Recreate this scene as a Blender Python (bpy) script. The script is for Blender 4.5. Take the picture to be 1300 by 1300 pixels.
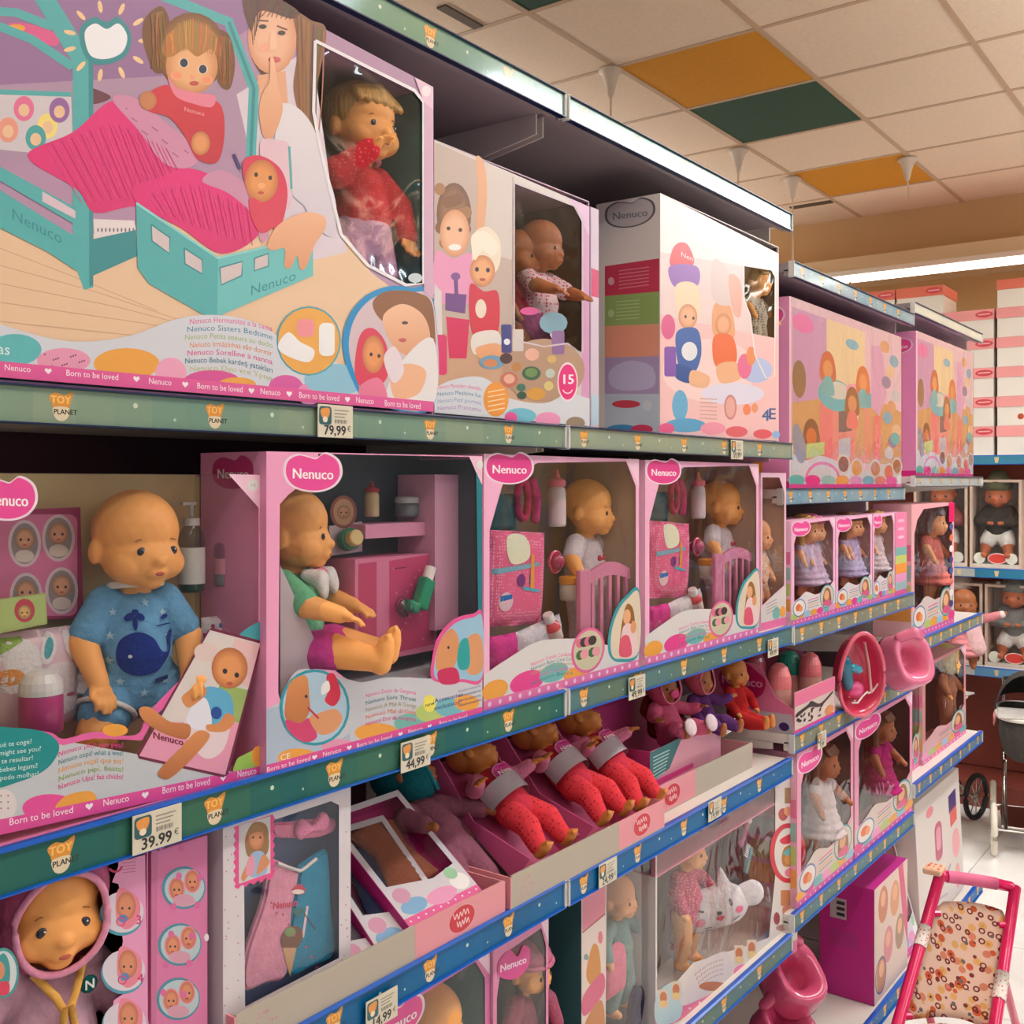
import bpy, bmesh, math, random
import numpy as np
from mathutils import Vector, Matrix
from mathutils.geometry import tessellate_polygon

for o in list(bpy.data.objects):
    bpy.data.objects.remove(o, do_unlink=True)
S = bpy.context.scene
COL = S.collection
RND = random.Random(11)
TMP = bpy.data.scenes.new('workbench')       # side scene for mesh evaluation, removed at the end
TVL = TMP.view_layers[0]

# ------------------------------------------------------------------ camera
CAM = Vector((1.0, 0.0, 1.75))          # standing eye height, one metre in front of the shelf edge
YAW = math.radians(36.35)
FPX = 1350.0
HZ = 613.0
cam = bpy.data.cameras.new('camera')
cam.sensor_width = 36.0
cam.lens = FPX / 1300.0 * 36.0
cam.shift_y = (HZ - 650.0) / 1300.0
cam.clip_start = 0.02
camo = bpy.data.objects.new('camera', cam)
COL.objects.link(camo)
camo.location = CAM
camo.rotation_euler = (math.pi / 2, 0, YAW)
S.camera = camo

# ------------------------------------------------------------------ world and shop lamps
w = bpy.data.worlds.new('world')
S.world = w
w.use_nodes = True
w.node_tree.nodes['Background'].inputs[0].default_value = (0.97, 1.0, 1.03, 1)
w.node_tree.nodes['Background'].inputs[1].default_value = 0.28

def area(name, loc, sx, sy, power, rot=(0, 0, 0), col=(1.0, 0.97, 0.93)):
    l = bpy.data.lights.new(name, 'AREA')
    l.shape = 'RECTANGLE'
    l.size, l.size_y = sx, sy
    l.energy = power
    l.color = col
    o = bpy.data.objects.new(name, l)
    COL.objects.link(o)
    o.location = loc
    o.rotation_euler = rot
    return o

# fluorescent rows of the shop ceiling, one over this aisle and the next; the row behind the shelving is added light;
# the upward lamps are added to brighten the ceiling
for rx, pw in ((1.09, 1.0), (4.0, 1.5), (-2.3, 1.2)):
    for yy, k in ((-0.9, 1.0), (1.3, 1.0), (3.5, 2.0), (5.2, 4.0)):
        area('aisle_lamp', (rx, yy, 3.06), 0.10, 1.6, 9.5 * pw * k, col=(0.90, 1.0, 1.10))
        area('added_ceiling_uplight', (rx, yy, 3.10), 0.10, 1.6, 21 * pw, rot=(math.pi, 0, 0))

S.view_settings.view_transform = 'Standard'
S.view_settings.look = 'None'
S.view_settings.exposure = -0.12
S.view_settings.gamma = 1.0
S.view_settings.use_curve_mapping = False

# ------------------------------------------------------------------ measuring helpers (photo -> shop metres)
FW = Vector((-math.sin(YAW), math.cos(YAW), 0))
RT = Vector((math.cos(YAW), math.sin(YAW), 0))
def ray(px, py):
    return FW + RT * ((px - 650.0) / FPX) + Vector((0, 0, (HZ - py) / FPX))
def atx(px, py, x):
    d = ray(px, py); return CAM + d * ((x - CAM.x) / d.x)
def aty(px, py, y):
    d = ray(px, py); return CAM + d * ((y - CAM.y) / d.y)
def atz(px, py, z):
    d = ray(px, py); return CAM + d * ((z - CAM.z) / d.z)
def Yx(px, x):
    return atx(px, 600, x).y
def Zx(px, py, x):
    return atx(px, py, x).z

# ------------------------------------------------------------------ colour and materials
def lin(c):
    c = c / 255.0
    return c / 12.92 if c <= 0.04045 else ((c + 0.055) / 1.055) ** 2.4
def rgb(r, g=None, b=None):
    if g is None:
        r, g, b = r
    return (lin(r), lin(g), lin(b), 1.0)

MATS = {}
def mat(name, col, rough=0.5, metal=0.0, coat=0.0, spec=0.5, noise=None, bump=None, sss=0.0):
    """noise=(scale, amount) colour mottling, bump=(scale, strength)"""
    if name in MATS:
        return MATS[name]
    m = bpy.data.materials.new(name)
    m.use_nodes = True
    nt = m.node_tree
    p = nt.nodes['Principled BSDF']
    c = rgb(col) if isinstance(col, tuple) else None
    p.inputs['Roughness'].default_value = rough
    p.inputs['Metallic'].default_value = metal
    p.inputs['Coat Weight'].default_value = coat
    p.inputs['Coat Roughness'].default_value = 0.08
    p.inputs['Specular IOR Level'].default_value = spec
    if sss:
        p.inputs['Subsurface Weight'].default_value = sss
        p.inputs['Subsurface Radius'].default_value = (0.01, 0.005, 0.003)
    src = None
    if col == 'attr':
        a = nt.nodes.new('ShaderNodeVertexColor'); a.layer_name = 'Col'
        src = a.outputs['Color']
    tc = nt.nodes.new('ShaderNodeTexCoord')
    if noise:
        n = nt.nodes.new('ShaderNodeTexNoise'); n.inputs['Scale'].default_value = noise[0]
        n.inputs['Detail'].default_value = 4
        nt.links.new(tc.outputs['Object'], n.inputs['Vector'])
        mr = nt.nodes.new('ShaderNodeMapRange')
        mr.inputs[1].default_value = 0.3; mr.inputs[2].default_value = 0.7
        mr.inputs[3].default_value = 1 - noise[1]; mr.inputs[4].default_value = 1 + noise[1] * 0.4
        nt.links.new(n.outputs['Fac'], mr.inputs[0])
        mx = nt.nodes.new('ShaderNodeMix'); mx.data_type = 'RGBA'; mx.blend_type = 'MULTIPLY'
        mx.inputs[0].default_value = 1
        if src: nt.links.new(src, mx.inputs[6])
        else: mx.inputs[6].default_value = c
        nt.links.new(mr.outputs[0], mx.inputs[7])
        src = mx.outputs[2]
    if src: nt.links.new(src, p.inputs['Base Color'])
    else: p.inputs['Base Color'].default_value = c
    if bump:
        n = nt.nodes.new('ShaderNodeTexNoise'); n.inputs['Scale'].default_value = bump[0]
        n.inputs['Detail'].default_value = 3
        nt.links.new(tc.outputs['Object'], n.inputs['Vector'])
        b = nt.nodes.new('ShaderNodeBump'); b.inputs['Strength'].default_value = bump[1]
        b.inputs['Distance'].default_value = 0.01
        nt.links.new(n.outputs['Fac'], b.inputs['Height'])
        nt.links.new(b.outputs['Normal'], p.inputs['Normal'])
    MATS[name] = m
    return m

def film_mat(name, tint=(255, 255, 255), clear=0.93, bump=0.26, scale=7.0, rough=0.06, refl=0.045):
    """thin clear plastic: see-through with a fresnel gloss and soft wrinkles"""
    if name in MATS:
        return MATS[name]
    m = bpy.data.materials.new(name); m.use_nodes = True
    nt = m.node_tree
    for n in list(nt.nodes):
        if n.type != 'OUTPUT_MATERIAL': nt.nodes.remove(n)
    out = [n for n in nt.nodes if n.type == 'OUTPUT_MATERIAL'][0]
    tr = nt.nodes.new('ShaderNodeBsdfTransparent')
    t = rgb(tint); tr.inputs[0].default_value = (t[0] * clear, t[1] * clear, t[2] * clear, 1)
    gl = nt.nodes.new('ShaderNodeBsdfGlossy'); gl.inputs['Roughness'].default_value = rough
    gl.inputs['Color'].default_value = (1, 1, 1, 1)
    lw = nt.nodes.new('ShaderNodeLayerWeight'); lw.inputs['Blend'].default_value = 0.5
    pw = nt.nodes.new('ShaderNodeMath'); pw.operation = 'POWER'; pw.inputs[1].default_value = 4.0
    fr = nt.nodes.new('ShaderNodeMath'); fr.operation = 'MULTIPLY_ADD'
    fr.inputs[1].default_value = 0.8; fr.inputs[2].default_value = refl
    mx = nt.nodes.new('ShaderNodeMixShader')
    tc = nt.nodes.new('ShaderNodeTexCoord')
    no = nt.nodes.new('ShaderNodeTexNoise'); no.inputs['Scale'].default_value = scale
    no.inputs['Detail'].default_value = 2.0
    no.inputs['Distortion'].default_value = 1.2
    bp = nt.nodes.new('ShaderNodeBump'); bp.inputs['Strength'].default_value = bump
    bp.inputs['Distance'].default_value = 0.02
    L = nt.links.new
    L(tc.outputs['Object'], no.inputs['Vector']); L(no.outputs['Fac'], bp.inputs['Height'])
    L(bp.outputs['Normal'], gl.inputs['Normal']); L(bp.outputs['Normal'], lw.inputs['Normal'])
    L(lw.outputs['Facing'], pw.inputs[0]); L(pw.outputs[0], fr.inputs[0])
    L(fr.outputs[0], mx.inputs[0]); L(tr.outputs[0], mx.inputs[1]); L(gl.outputs[0], mx.inputs[2])
    L(mx.outputs[0], out.inputs[0])
    MATS[name] = m
    return m

PRINT = mat('printed_card', 'attr', rough=0.34, spec=0.5)
PRINTG = mat('printed_gloss', 'attr', rough=0.22, coat=0.5)
FILM = film_mat('clear_film')
FILM2 = film_mat('clear_film_soft', bump=0.2, scale=5.0, clear=0.95)
VINYL = mat('doll_vinyl', (244, 170, 94), rough=0.5, spec=0.4, noise=(9, 0.06))
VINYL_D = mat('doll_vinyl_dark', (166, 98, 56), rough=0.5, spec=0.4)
VINYL_P = mat('doll_vinyl_pale', (226, 160, 112), rough=0.5, spec=0.4)
FABRIC = mat('cloth', 'attr', rough=0.9, spec=0.15, bump=(220, 0.25))

# ------------------------------------------------------------------ objects
LOCAL = set()      # things whose parts are modelled around their own origin
def link(o, parent=None):
    COL.objects.link(o)
    if parent is not None:
        o.parent = parent
        if parent.type == 'EMPTY' and parent.name not in LOCAL:
            o.matrix_parent_inverse = Matrix.Translation(-parent.location)   # parts given in shop coordinates
    return o
def tag(o, label, cat, group=None, kind=None):
    if label: o['label'] = label
    if cat: o['category'] = cat
    if group: o['group'] = group
    if kind: o['kind'] = kind
    return o
def thing(name, label, cat, loc=(0, 0, 0), rotz=0.0, group=None, local=False):
    o = bpy.data.objects.new(name, None)
    o.empty_display_size = 0.05
    COL.objects.link(o)
    if local: LOCAL.add(o.name)
    o.location = loc
    o.rotation_euler = (0, 0, rotz)
    return tag(o, label, cat, group)
def meshobj(name, me, m=None, parent=None, loc=None, smooth=False, rot=None):
    if m is not None and not me.materials:
        for mm in (m if isinstance(m, (list, tuple)) else [m]): me.materials.append(mm)
    if smooth:
        me.polygons.foreach_set('use_smooth', [True] * len(me.polygons))
    o = bpy.data.objects.new(name, me)
    link(o, parent)
    if loc is not None: o.location = loc
    if rot is not None: o.rotation_euler = rot
    return o
def from_bm(name, bm, m=None, parent=None, loc=None, smooth=False, rot=None):
    me = bpy.data.meshes.new(name)
    bm.to_mesh(me); bm.free()
    return meshobj(name, me, m, parent, loc, smooth, rot)
def setcol(me, c):
    a = me.color_attributes.new('Col', 'FLOAT_COLOR', 'POINT')
    a.data.foreach_set('color', list(c) * len(me.vertices))

def bx(bm, x0, x1, y0, y1, z0, z1, bevel=0.0):
    r = bmesh.ops.create_cube(bm, size=1.0)
    vs = r['verts']
    for v in vs:
        v.co = Vector(((x0 + x1) / 2 + v.co.x * (x1 - x0), (y0 + y1) / 2 + v.co.y * (y1 - y0), (z0 + z1) / 2 + v.co.z * (z1 - z0)))
    if bevel:
        es = list({e for v in vs for e in v.link_edges})
        bmesh.ops.bevel(bm, geom=es, offset=bevel, segments=2, affect='EDGES', profile=0.5)
def box(name, x0, x1, y0, y1, z0, z1, m, parent=None, bevel=0.0, off=None):
    """off: parent's world position to be subtracted"""
    bm = bmesh.new()
    if off is not None:
        x0 -= off[0]; x1 -= off[0]; y0 -= off[1]; y1 -= off[1]; z0 -= off[2]; z1 -= off[2]
    bx(bm, x0, x1, y0, y1, z0, z1, bevel)
    return from_bm(name, bm, m, parent)
def tube(bm, pts, r, n=8, closed=False, r_end=None):
    pts = [Vector(p) for p in pts]
    rings = []
    N = len(pts)
    up = Vector((0, 0, 1))
    for i, p in enumerate(pts):
        if closed: d = pts[(i + 1) % N] - pts[i - 1]
        else: d = pts[min(i + 1, N - 1)] - pts[max(i - 1, 0)]
        d.normalize()
        a = d.cross(up)
        if a.length < 1e-3: a = d.cross(Vector((1, 0, 0)))
        a.normalize(); b = d.cross(a)
        rr = r if r_end is None else r + (r_end - r) * i / max(1, N - 1)
        rings.append([bm.verts.new(p + (a * math.cos(2 * math.pi * k / n) + b * math.sin(2 * math.pi * k / n)) * rr) for k in range(n)])
    for i in range(N if closed else N - 1):
        A, B = rings[i], rings[(i + 1) % N]
        for k in range(n):
            bm.faces.new((A[k], A[(k + 1) % n], B[(k + 1) % n], B[k]))
    if not closed:
        bm.faces.new(rings[0]); bm.faces.new(rings[-1][::-1])
def lathe(bm, prof, n=20, M=None, sx=1.0, sy=1.0):
    """prof: list of (radius, z)"""
    rings = []
    for r, z in prof:
        rings.append([bm.verts.new((M or Matrix.Identity(4)) @ Vector((r * sx * math.cos(2 * math.pi * k / n), r * sy * math.sin(2 * math.pi * k / n), z))) for k in range(n)])
    for A, B in zip(rings, rings[1:]):
        for k in range(n):
            bm.faces.new((A[k], A[(k + 1) % n], B[(k + 1) % n], B[k]))
    bm.faces.new(rings[0][::-1]); bm.faces.new(rings[-1])
def cyl(bm, p, q, r, n=12, r2=None):
    tube(bm, [p, q], r, n, r_end=r2)
def ball(bm, c, r, sub=2):
    """r scalar or (rx,ry,rz)"""
    if not isinstance(r, (tuple, list)): r = (r, r, r)
    q = bmesh.ops.create_icosphere(bm, subdivisions=sub, radius=1.0)
    for v in q['verts']:
        v.co = Vector((c[0] + v.co.x * r[0], c[1] + v.co.y * r[1], c[2] + v.co.z * r[2]))

# ------------------------------------------------------------------ flat print: coloured shapes laid on a face
def smooth_closed(pts, n=6):
    P = [Vector(p) for p in pts]; out = []
    N = len(P)
    for i in range(N):
        a, b, c, d = P[i - 1], P[i], P[(i + 1) % N], P[(i + 2) % N]
        for k in range(n):
            t = k / n
            out.append(0.5 * ((2 * b) + (c - a) * t + (2 * a - 5 * b + 4 * c - d) * t * t + (3 * b - a - 3 * c + d) * t ** 3))
    return [(p.x, p.y) for p in out]
def smooth_open(pts, n=6):
    P = [Vector(p) for p in pts]
    P = [P[0] * 2 - P[1]] + P + [P[-1] * 2 - P[-2]]
    out = []
    for i in range(1, len(P) - 2):
        a, b, c, d = P[i - 1], P[i], P[i + 1], P[i + 2]
        for k in range(n):
            t = k / n
            out.append(0.5 * ((2 * b) + (c - a) * t + (2 * a - 5 * b + 4 * c - d) * t * t + (3 * b - a - 3 * c + d) * t ** 3))
    out.append(P[-2])
    return [(p.x, p.y) for p in out]

TXT = {}
def text_mesh(s):
    if s not in TXT:
        cu = bpy.data.curves.new('t', 'FONT')
        cu.body = s; cu.size = 1.0; cu.resolution_u = 2
        cu.align_x = 'CENTER'; cu.align_y = 'CENTER'
        o = bpy.data.objects.new('t', cu); TMP.collection.objects.link(o)
        TVL.update(); dg = TVL.depsgraph
        me = o.evaluated_get(dg).to_mesh()
        me.calc_loop_triangles()
        vs = [(v.co.x, v.co.y) for v in me.vertices]
        ts = [tuple(t.vertices) for t in me.loop_triangles]
        o.evaluated_get(dg).to_mesh_clear()
        bpy.data.objects.remove(o); bpy.data.curves.remove(cu)
        TXT[s] = (vs, ts)
    return TXT[s]

class Print:
    STEP = 0.00004
    def __init__(s, to3d, normal, base=0.0003, clip=None):
        s.f = to3d; s.n = Vector(normal); s.base = base
        s.v = []; s.c = []; s.t = []; s.bb = []; s.clip = clip; s.lock = None
    def _lay(s, pts):
        x0 = min(p[0] for p in pts); x1 = max(p[0] for p in pts); y0 = min(p[1] for p in pts); y1 = max(p[1] for p in pts)
        if s.lock is not None:          # fine lines drawn as one printed layer
            s.lock[1] += 1
            return s.base + s.lock[0] * s.STEP + s.lock[1] * 0.000004
        l = 0
        for (a, b, c, d, k) in s.bb:
            if a < x1 and b > x0 and c < y1 and d > y0 and k >= l: l = k + 1
        s.bb.append((x0, x1, y0, y1, l))
        return s.base + l * s.STEP
    def _cl(s, p):
        if s.clip is None: return p
        return (min(max(p[0], s.clip[0]), s.clip[2]), min(max(p[1], s.clip[1]), s.clip[3]))
    def _add(s, pts, cols, tris):
        pts = [s._cl(p) for p in pts]
        h = s._lay(pts); b = len(s.v)
        for p in pts: s.v.append(s.f(p[0], p[1]) + s.n * h)
        s.c.extend(cols); s.t.extend([tuple(i + b for i in t) for t in tris])
    def poly(s, pts, col, col2=None):
        """col2: colour at the far end, a printed gradient from first to last point's vertical extent"""
        c1 = rgb(col)
        if col2 is None: cols = [c1] * len(pts)
        else:
            c2 = rgb(col2); y0 = min(p[1] for p in pts); y1 = max(p[1] for p in pts)
            cols = [tuple(a + (b - a) * ((p[1] - y0) / max(1e-6, y1 - y0)) for a, b in zip(c1, c2)) for p in pts]
        s._add(pts, cols, tessellate_polygon([[Vector((p[0], p[1], 0)) for p in pts]]))
    def blob(s, pts, col, col2=None, n=6): s.poly(smooth_closed(pts, n), col, col2)
    def ell(s, cx, cy, rx, ry, col, edge=None, rot=0.0, n=24, shx=0.0):
        c1 = rgb(col); c2 = rgb(edge) if edge else c1
        cr, sr = math.cos(rot), math.sin(rot)
        pts = [(cx, cy)]; cols = [c1]
        if edge:
            rings = (0.55, 1.0)
        else: rings = (1.0,)
        for q in rings:
            for k in range(n):
                a = 2 * math.pi * k / n
                u, v = rx * q * math.cos(a), ry * q * math.sin(a)
                pts.append((cx + u * cr - v * sr, cy + u * sr + v * cr))
                f = 0 if (edge and q < 1) else 1
                cols.append(tuple(a_ + (b_ - a_) * (f if edge else 0) for a_, b_ in zip(c1, c2)))
        tr = [(0, 1 + k, 1 + (k + 1) % n) for k in range(n)]
        if edge:
            for k in range(n):
                a, b = 1 + k, 1 + (k + 1) % n
                tr += [(a, a + n, b + n), (a, b + n, b)]
        s._add(pts, cols, tr)
    def ring(s, cx, cy, rx, ry, w, col, n=28, a0=0.0, a1=2 * math.pi, rot=0.0):
        pts = []; cr, sr = math.cos(rot), math.sin(rot)
        full = abs(a1 - a0 - 2 * math.pi) < 1e-6
        m = n if full else n + 1
        for k in range(m):
            a = a0 + (a1 - a0) * k / n
            for q in (0, 1):
                u, v = (rx - w * q) * math.cos(a), (ry - w * q) * math.sin(a)
                pts.append((cx + u * cr - v * sr, cy + u * sr + v * cr))
        tr = []
        for k in range(n):
            a, b = 2 * k, 2 * ((k + 1) % m)
            tr += [(a, b, b + 1), (a, b + 1, a + 1)]
        s._add(pts, [rgb(col)] * len(pts), tr)
    def line(s, pts, w, col, smooth=False, w2=None):
        if smooth: pts = smooth_open(pts)
        P = [Vector(p) for p in pts]; out = []
        N = len(P)
        for i, p in enumerate(P):
            d = P[min(i + 1, N - 1)] - P[max(i - 1, 0)]
            if d.length == 0: d = Vector((1, 0))
            d.normalize(); nn = Vector((-d.y, d.x))
            ww = (w if w2 is None else w + (w2 - w) * i / max(1, N - 1)) / 2
            out += [(p + nn * ww)[:], (p - nn * ww)[:]]
        tr = []
        for i in range(N - 1):
            a = 2 * i; tr += [(a, a + 1, a + 3), (a, a + 3, a + 2)]
        s._add(out, [rgb(col)] * len(out), tr)
    def rrect(s, x0, y0, x1, y1, r, col, col2=None, skew=0.0):
        pts = []
        for cx, cy, a in ((x1 - r, y1 - r, 0), (x0 + r, y1 - r, 90), (x0 + r, y0 + r, 180), (x1 - r, y0 + r, 270)):
            for k in range(5):
                t = math.radians(a + k * 22.5); x = cx + r * math.cos(t); y = cy + r * math.sin(t)
                pts.append((x, y + skew * (x - x0)))
        s.poly(pts, col, col2)
    def text(s, st, cx, cy, size, col, slope=0.0, sx=1.0, bend=0.0, rot=None, bold=0.0, arc=None):
        """slope dy/dx of the baseline (photo frame, y down)"""
        vs, ts = text_mesh(st)
        c = rgb(col)
        ca, sa = (1.0, slope) if rot is None else (math.cos(rot), math.sin(rot))
        pts = []
        for x, y in vs:
            x = x * size * sx; y = -y * size
            if bend: y += bend * x * x
            if rot is None: pts.append((cx + x, cy + y + x * slope))
            else: pts.append((cx + x * ca - y * sa, cy + x * sa + y * ca))
        s._add(pts, [c] * len(pts), ts)
        if bold:
            for dx, dy in ((bold, 0), (-bold, 0), (0, bold)):
                b = len(s.v); h = s.base + s.bb[-1][4] * s.STEP + .000014 * (1 + (dx < 0) + 2 * (dy > 0))
                for p in pts:
                    q = s._cl((p[0] + dx, p[1] + dy)); s.v.append(s.f(q[0], q[1]) + s.n * h)
                s.c.extend([c] * len(pts)); s.t.extend([tuple(i + b for i in t) for t in ts])
    def heart(s, cx, cy, w, h, col, slope=0.0):
        pts = []
        for k in range(26):
            t = 2 * math.pi * k / 26
            x = 16 * math.sin(t) ** 3 / 16.0
            y = -(13 * math.cos(t) - 5 * math.cos(2 * t) - 2 * math.cos(3 * t) - math.cos(4 * t)) / 16.0
            pts.append((cx + x * w, cy + y * h + slope * x * w))
        s.poly(pts, col)
    def begin(s, x0, y0, x1, y1):
        s._lay([(x0, y0), (x1, y1)]); s.lock = [s.bb[-1][4], 0]
    def end(s):
        s.bb[-1] = s.bb[-1][:4] + (s.bb[-1][4] + 1 + int(s.lock[1] * 0.000004 / s.STEP),); s.lock = None
    def strands(s, a, b, n, w, col, jit=2.0, seed=0):
        """fine hair lines from polyline a towards polyline b"""
        r = random.Random(seed)
        P_ = a + b; s.begin(min(p[0] for p in P_), min(p[1] for p in P_), max(p[0] for p in P_), max(p[1] for p in P_))
        def on(P, t):
            t *= len(P) - 1; i = min(int(t), len(P) - 2); f = t - i
            return (P[i][0] + (P[i + 1][0] - P[i][0]) * f, P[i][1] + (P[i + 1][1] - P[i][1]) * f)
        for k in range(n):
            t = (k + .5) / n; p, q = on(a, t), on(b, t)
            m = ((p[0] + q[0]) / 2 + r.uniform(-jit, jit), (p[1] + q[1]) / 2 + r.uniform(-jit, jit))
            c = tuple(max(0, min(255, v * r.uniform(.72, 1.2))) for v in col)
            s.line([p, m, q], w, c, smooth=True, w2=w * .5)
        s.end()
    def logo(s, cx, cy, w, h, slope=0.0, txt='Nenuco', col=(232, 76, 152), rim=(238, 214, 224), tc=(250, 240, 240), side=1):
        """pink heart-cloud badge with white lettering"""
        def pts(k):
            base = [(-1, .1), (-.93, -.55), (-.55, -.88), (-.12, -.78), (.12, -.72), (.45, -1.0), (.9, -.65), (1.0, 0.05), (.75, .62), (.25, .92), (-.35, .9), (-.8, .62)]
            return [(cx + x * w * k, cy + y * h * k + slope * x * w * k) for x, y in base]
        s.blob(pts(1.1), rim); s.blob(pts(1.0), col)
        vs, ts = text_mesh(txt)
        tw = max(v[0] for v in vs) - min(v[0] for v in vs); k = 1.5 * w / tw
        P = [(cx + x * k, cy + h * .1 - y * h * .78 + slope * x * k) for x, y in vs]
        s._add(P, [rgb(tc)] * len(P), ts)
        hh = s.base + s.bb[-1][4] * s.STEP
        for dx in (-.012, .012):
            b = len(s.v); hh += .000015
            for q in P: s.v.append(s.f(q[0] + dx * w, q[1]) + s.n * hh)
            s.c.extend([rgb(tc)] * len(P)); s.t.extend([tuple(i + b for i in t) for t in ts])
    def build(s, name, parent=None, m=None, off=None):
        me = bpy.data.meshes.new(name)
        o3 = Vector(off) if off is not None else Vector((0, 0, 0))
        # keep faces pointing outwards
        V = [p - o3 for p in s.v]
        T = []
        for a, b, c in s.t:
            nn = (V[b] - V[a]).cross(V[c] - V[a])
            if nn.length < 1e-12: continue
            T.append((a, b, c) if nn.dot(s.n) > 0 else (a, c, b))
        me.from_pydata([v[:] for v in V], [], T)
        at = me.color_attributes.new('Col', 'FLOAT_COLOR', 'POINT')
        at.data.foreach_set('color', [x for c in s.c for x in c])
        return meshobj(name, me, m or PRINT, parent)

def on_x(x):
    """photo pixel -> point of the vertical plane at this x (a front face)"""
    return lambda px, py: atx(px, py, x)
def on_y(y):
    return lambda px, py: aty(px, py, y)
PX = (1, 0, 0); NY = (0, -1, 0)

# ================================================================== the room
CEIL = 3.399
M_TILEW = mat('ceiling_tile_white', (238, 216, 190), rough=0.9, noise=(60, 0.05), bump=(90, 0.12))
M_TILEY = mat('ceiling_tile_yellow', (214, 146, 30), rough=0.9, noise=(60, 0.05))
M_TILEG = mat('ceiling_tile_green', (50, 84, 66), rough=0.9, noise=(60, 0.05))
M_GRID = mat('ceiling_grid_paint', (196, 166, 136), rough=0.6)
M_WALL = mat('wall_paint_tan', (182, 140, 92), rough=0.85, noise=(3, 0.06))
M_SOFFIT = mat('soffit_paint', (198, 158, 112), rough=0.85, noise=(3, 0.05))
M_CREAM = mat('cream_trim_paint', (232, 208, 172), rough=0.7)
M_YELLOWP = mat('yellow_panel_paint', (200, 138, 30), rough=0.8)
M_FLOOR = mat('floor_grout', (150, 140, 130), rough=0.8)
M_FTILE = mat('floor_tile_stone', (246, 241, 234), rough=0.22, noise=(5, 0.10), coat=0.2)

# floor: grout bed with separate polished tiles
fl = box('floor', -5.0, 4.0, -2.5, 7.2, -0.05, -0.004, M_FLOOR)
tag(fl, 'pale polished stone tile floor of the shop aisle', 'floor', kind='structure')
bm = bmesh.new(); bx(bm, -0.298, 0.298, -0.298, 0.298, -0.004, 0.0)
tm = bpy.data.meshes.new('tile'); bm.to_mesh(tm); bm.free()
for i in range(-1, 7):
    for j in range(0, 12):
        meshobj('tile', tm, M_FTILE, fl, loc=(0.12 + i * 0.6, -0.15 + j * 0.6, 0))

# ceiling: grid with lay-in tiles
ce = box('ceiling', -5.0, 4.2, -2.6, 7.2, CEIL + 0.02, CEIL + 0.08, M_GRID)
tag(ce, 'suspended ceiling of white tiles with a few yellow and green ones', 'ceiling', kind='structure')
GX0, GY0 = -0.57, 4.243
bm = bmesh.new(); bx(bm, -0.290, 0.290, -0.290, 0.290, 0.003, 0.02)
tms = {}
me0 = bpy.data.meshes.new('ceiling_tile'); bm.to_mesh(me0); bm.free()
for key, m in (('w', M_TILEW), ('y', M_TILEY), ('g', M_TILEG)):
    me = me0.copy(); me.materials.append(m); tms[key] = me
spec = {(-1, -1): 'y', (-1, 0): 'g', (-1, 2): 'y', (-1, -3): 'g'}
for i in range(-7, 7):
    for j in range(-8, 4):
        if GY0 + j * 0.6 > 6.5: continue
        k = spec.get((i, j), 'w')
        meshobj('ceiling_tile', tms[k], None, ce, loc=(GX0 + (i + 0.5) * 0.6, GY0 + (j + 0.5) * 0.6, CEIL))
bm = bmesh.new()
for i in range(-7, 8): bx(bm, GX0 + i * 0.6 - 0.011, GX0 + i * 0.6 + 0.011, -1.5, 6.6, CEIL, CEIL + 0.021)
for j in range(-8, 4): bx(bm, -4.8, 3.6, GY0 + j * 0.6 - 0.011, GY0 + j * 0.6 + 0.011, CEIL + 0.0004, CEIL + 0.021)
from_bm('ceiling_grid', bm, M_GRID, ce)
bm = bmesh.new()
M_VENT_STRIP = mat('vent_strip_dark', (92, 72, 52), rough=0.7)
def dark_strip(p, q, wd):
    p = Vector(p); q = Vector(q)
    bx(bm, p.x, q.x, p.y, p.y + wd, CEIL - 0.004, CEIL + 0.003)
a = atz(1002, 263, CEIL); b = atz(1050, 252, CEIL); dark_strip(a, b, 0.05)
a = atz(560, 8, CEIL); b = atz(592, 20, CEIL)
bx(bm, a.x - 0.02, a.x + 0.02, a.y, b.y + 0.1, CEIL - 0.004, CEIL + 0.003)
from_bm('vent_and_dark_strip', bm, M_VENT_STRIP, ce)  # a small vent and a thin dark strip on the ceiling face

# far wall with its lowered soffit
wb = box('wall_back', -5.0, 4.0, 7.1, 7.2, 0.0, CEIL + 0.02, M_WALL)
tag(wb, 'tan painted wall behind the far shelving', 'wall', kind='structure')
so = box('trim_1', -5.0, 4.0, 6.6, 7.1, 3.14, CEIL + 0.02, M_SOFFIT)
tag(so, 'tan lowered soffit running above the far shelving', 'soffit', kind='structure')
le = box('trim_2', -5.0, 4.0, 6.52, 7.1, 3.05, 3.14, M_CREAM)
tag(le, 'cream ledge under the soffit above the tube light', 'trim', kind='structure')
yp = box('trim_3', -2.62, -1.98, 6.575, 6.6, 3.15, 3.38, M_YELLOWP)
tag(yp, 'yellow painted panel on the soffit behind the shelf canopy', 'panel', kind='structure')
wl = box('wall_left', -5.1, -5.0, -2.6, 7.2, 0.0, CEIL + 0.02, M_WALL)
tag(wl, 'tan side wall beyond the toy shelving', 'wall', kind='structure')

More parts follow.
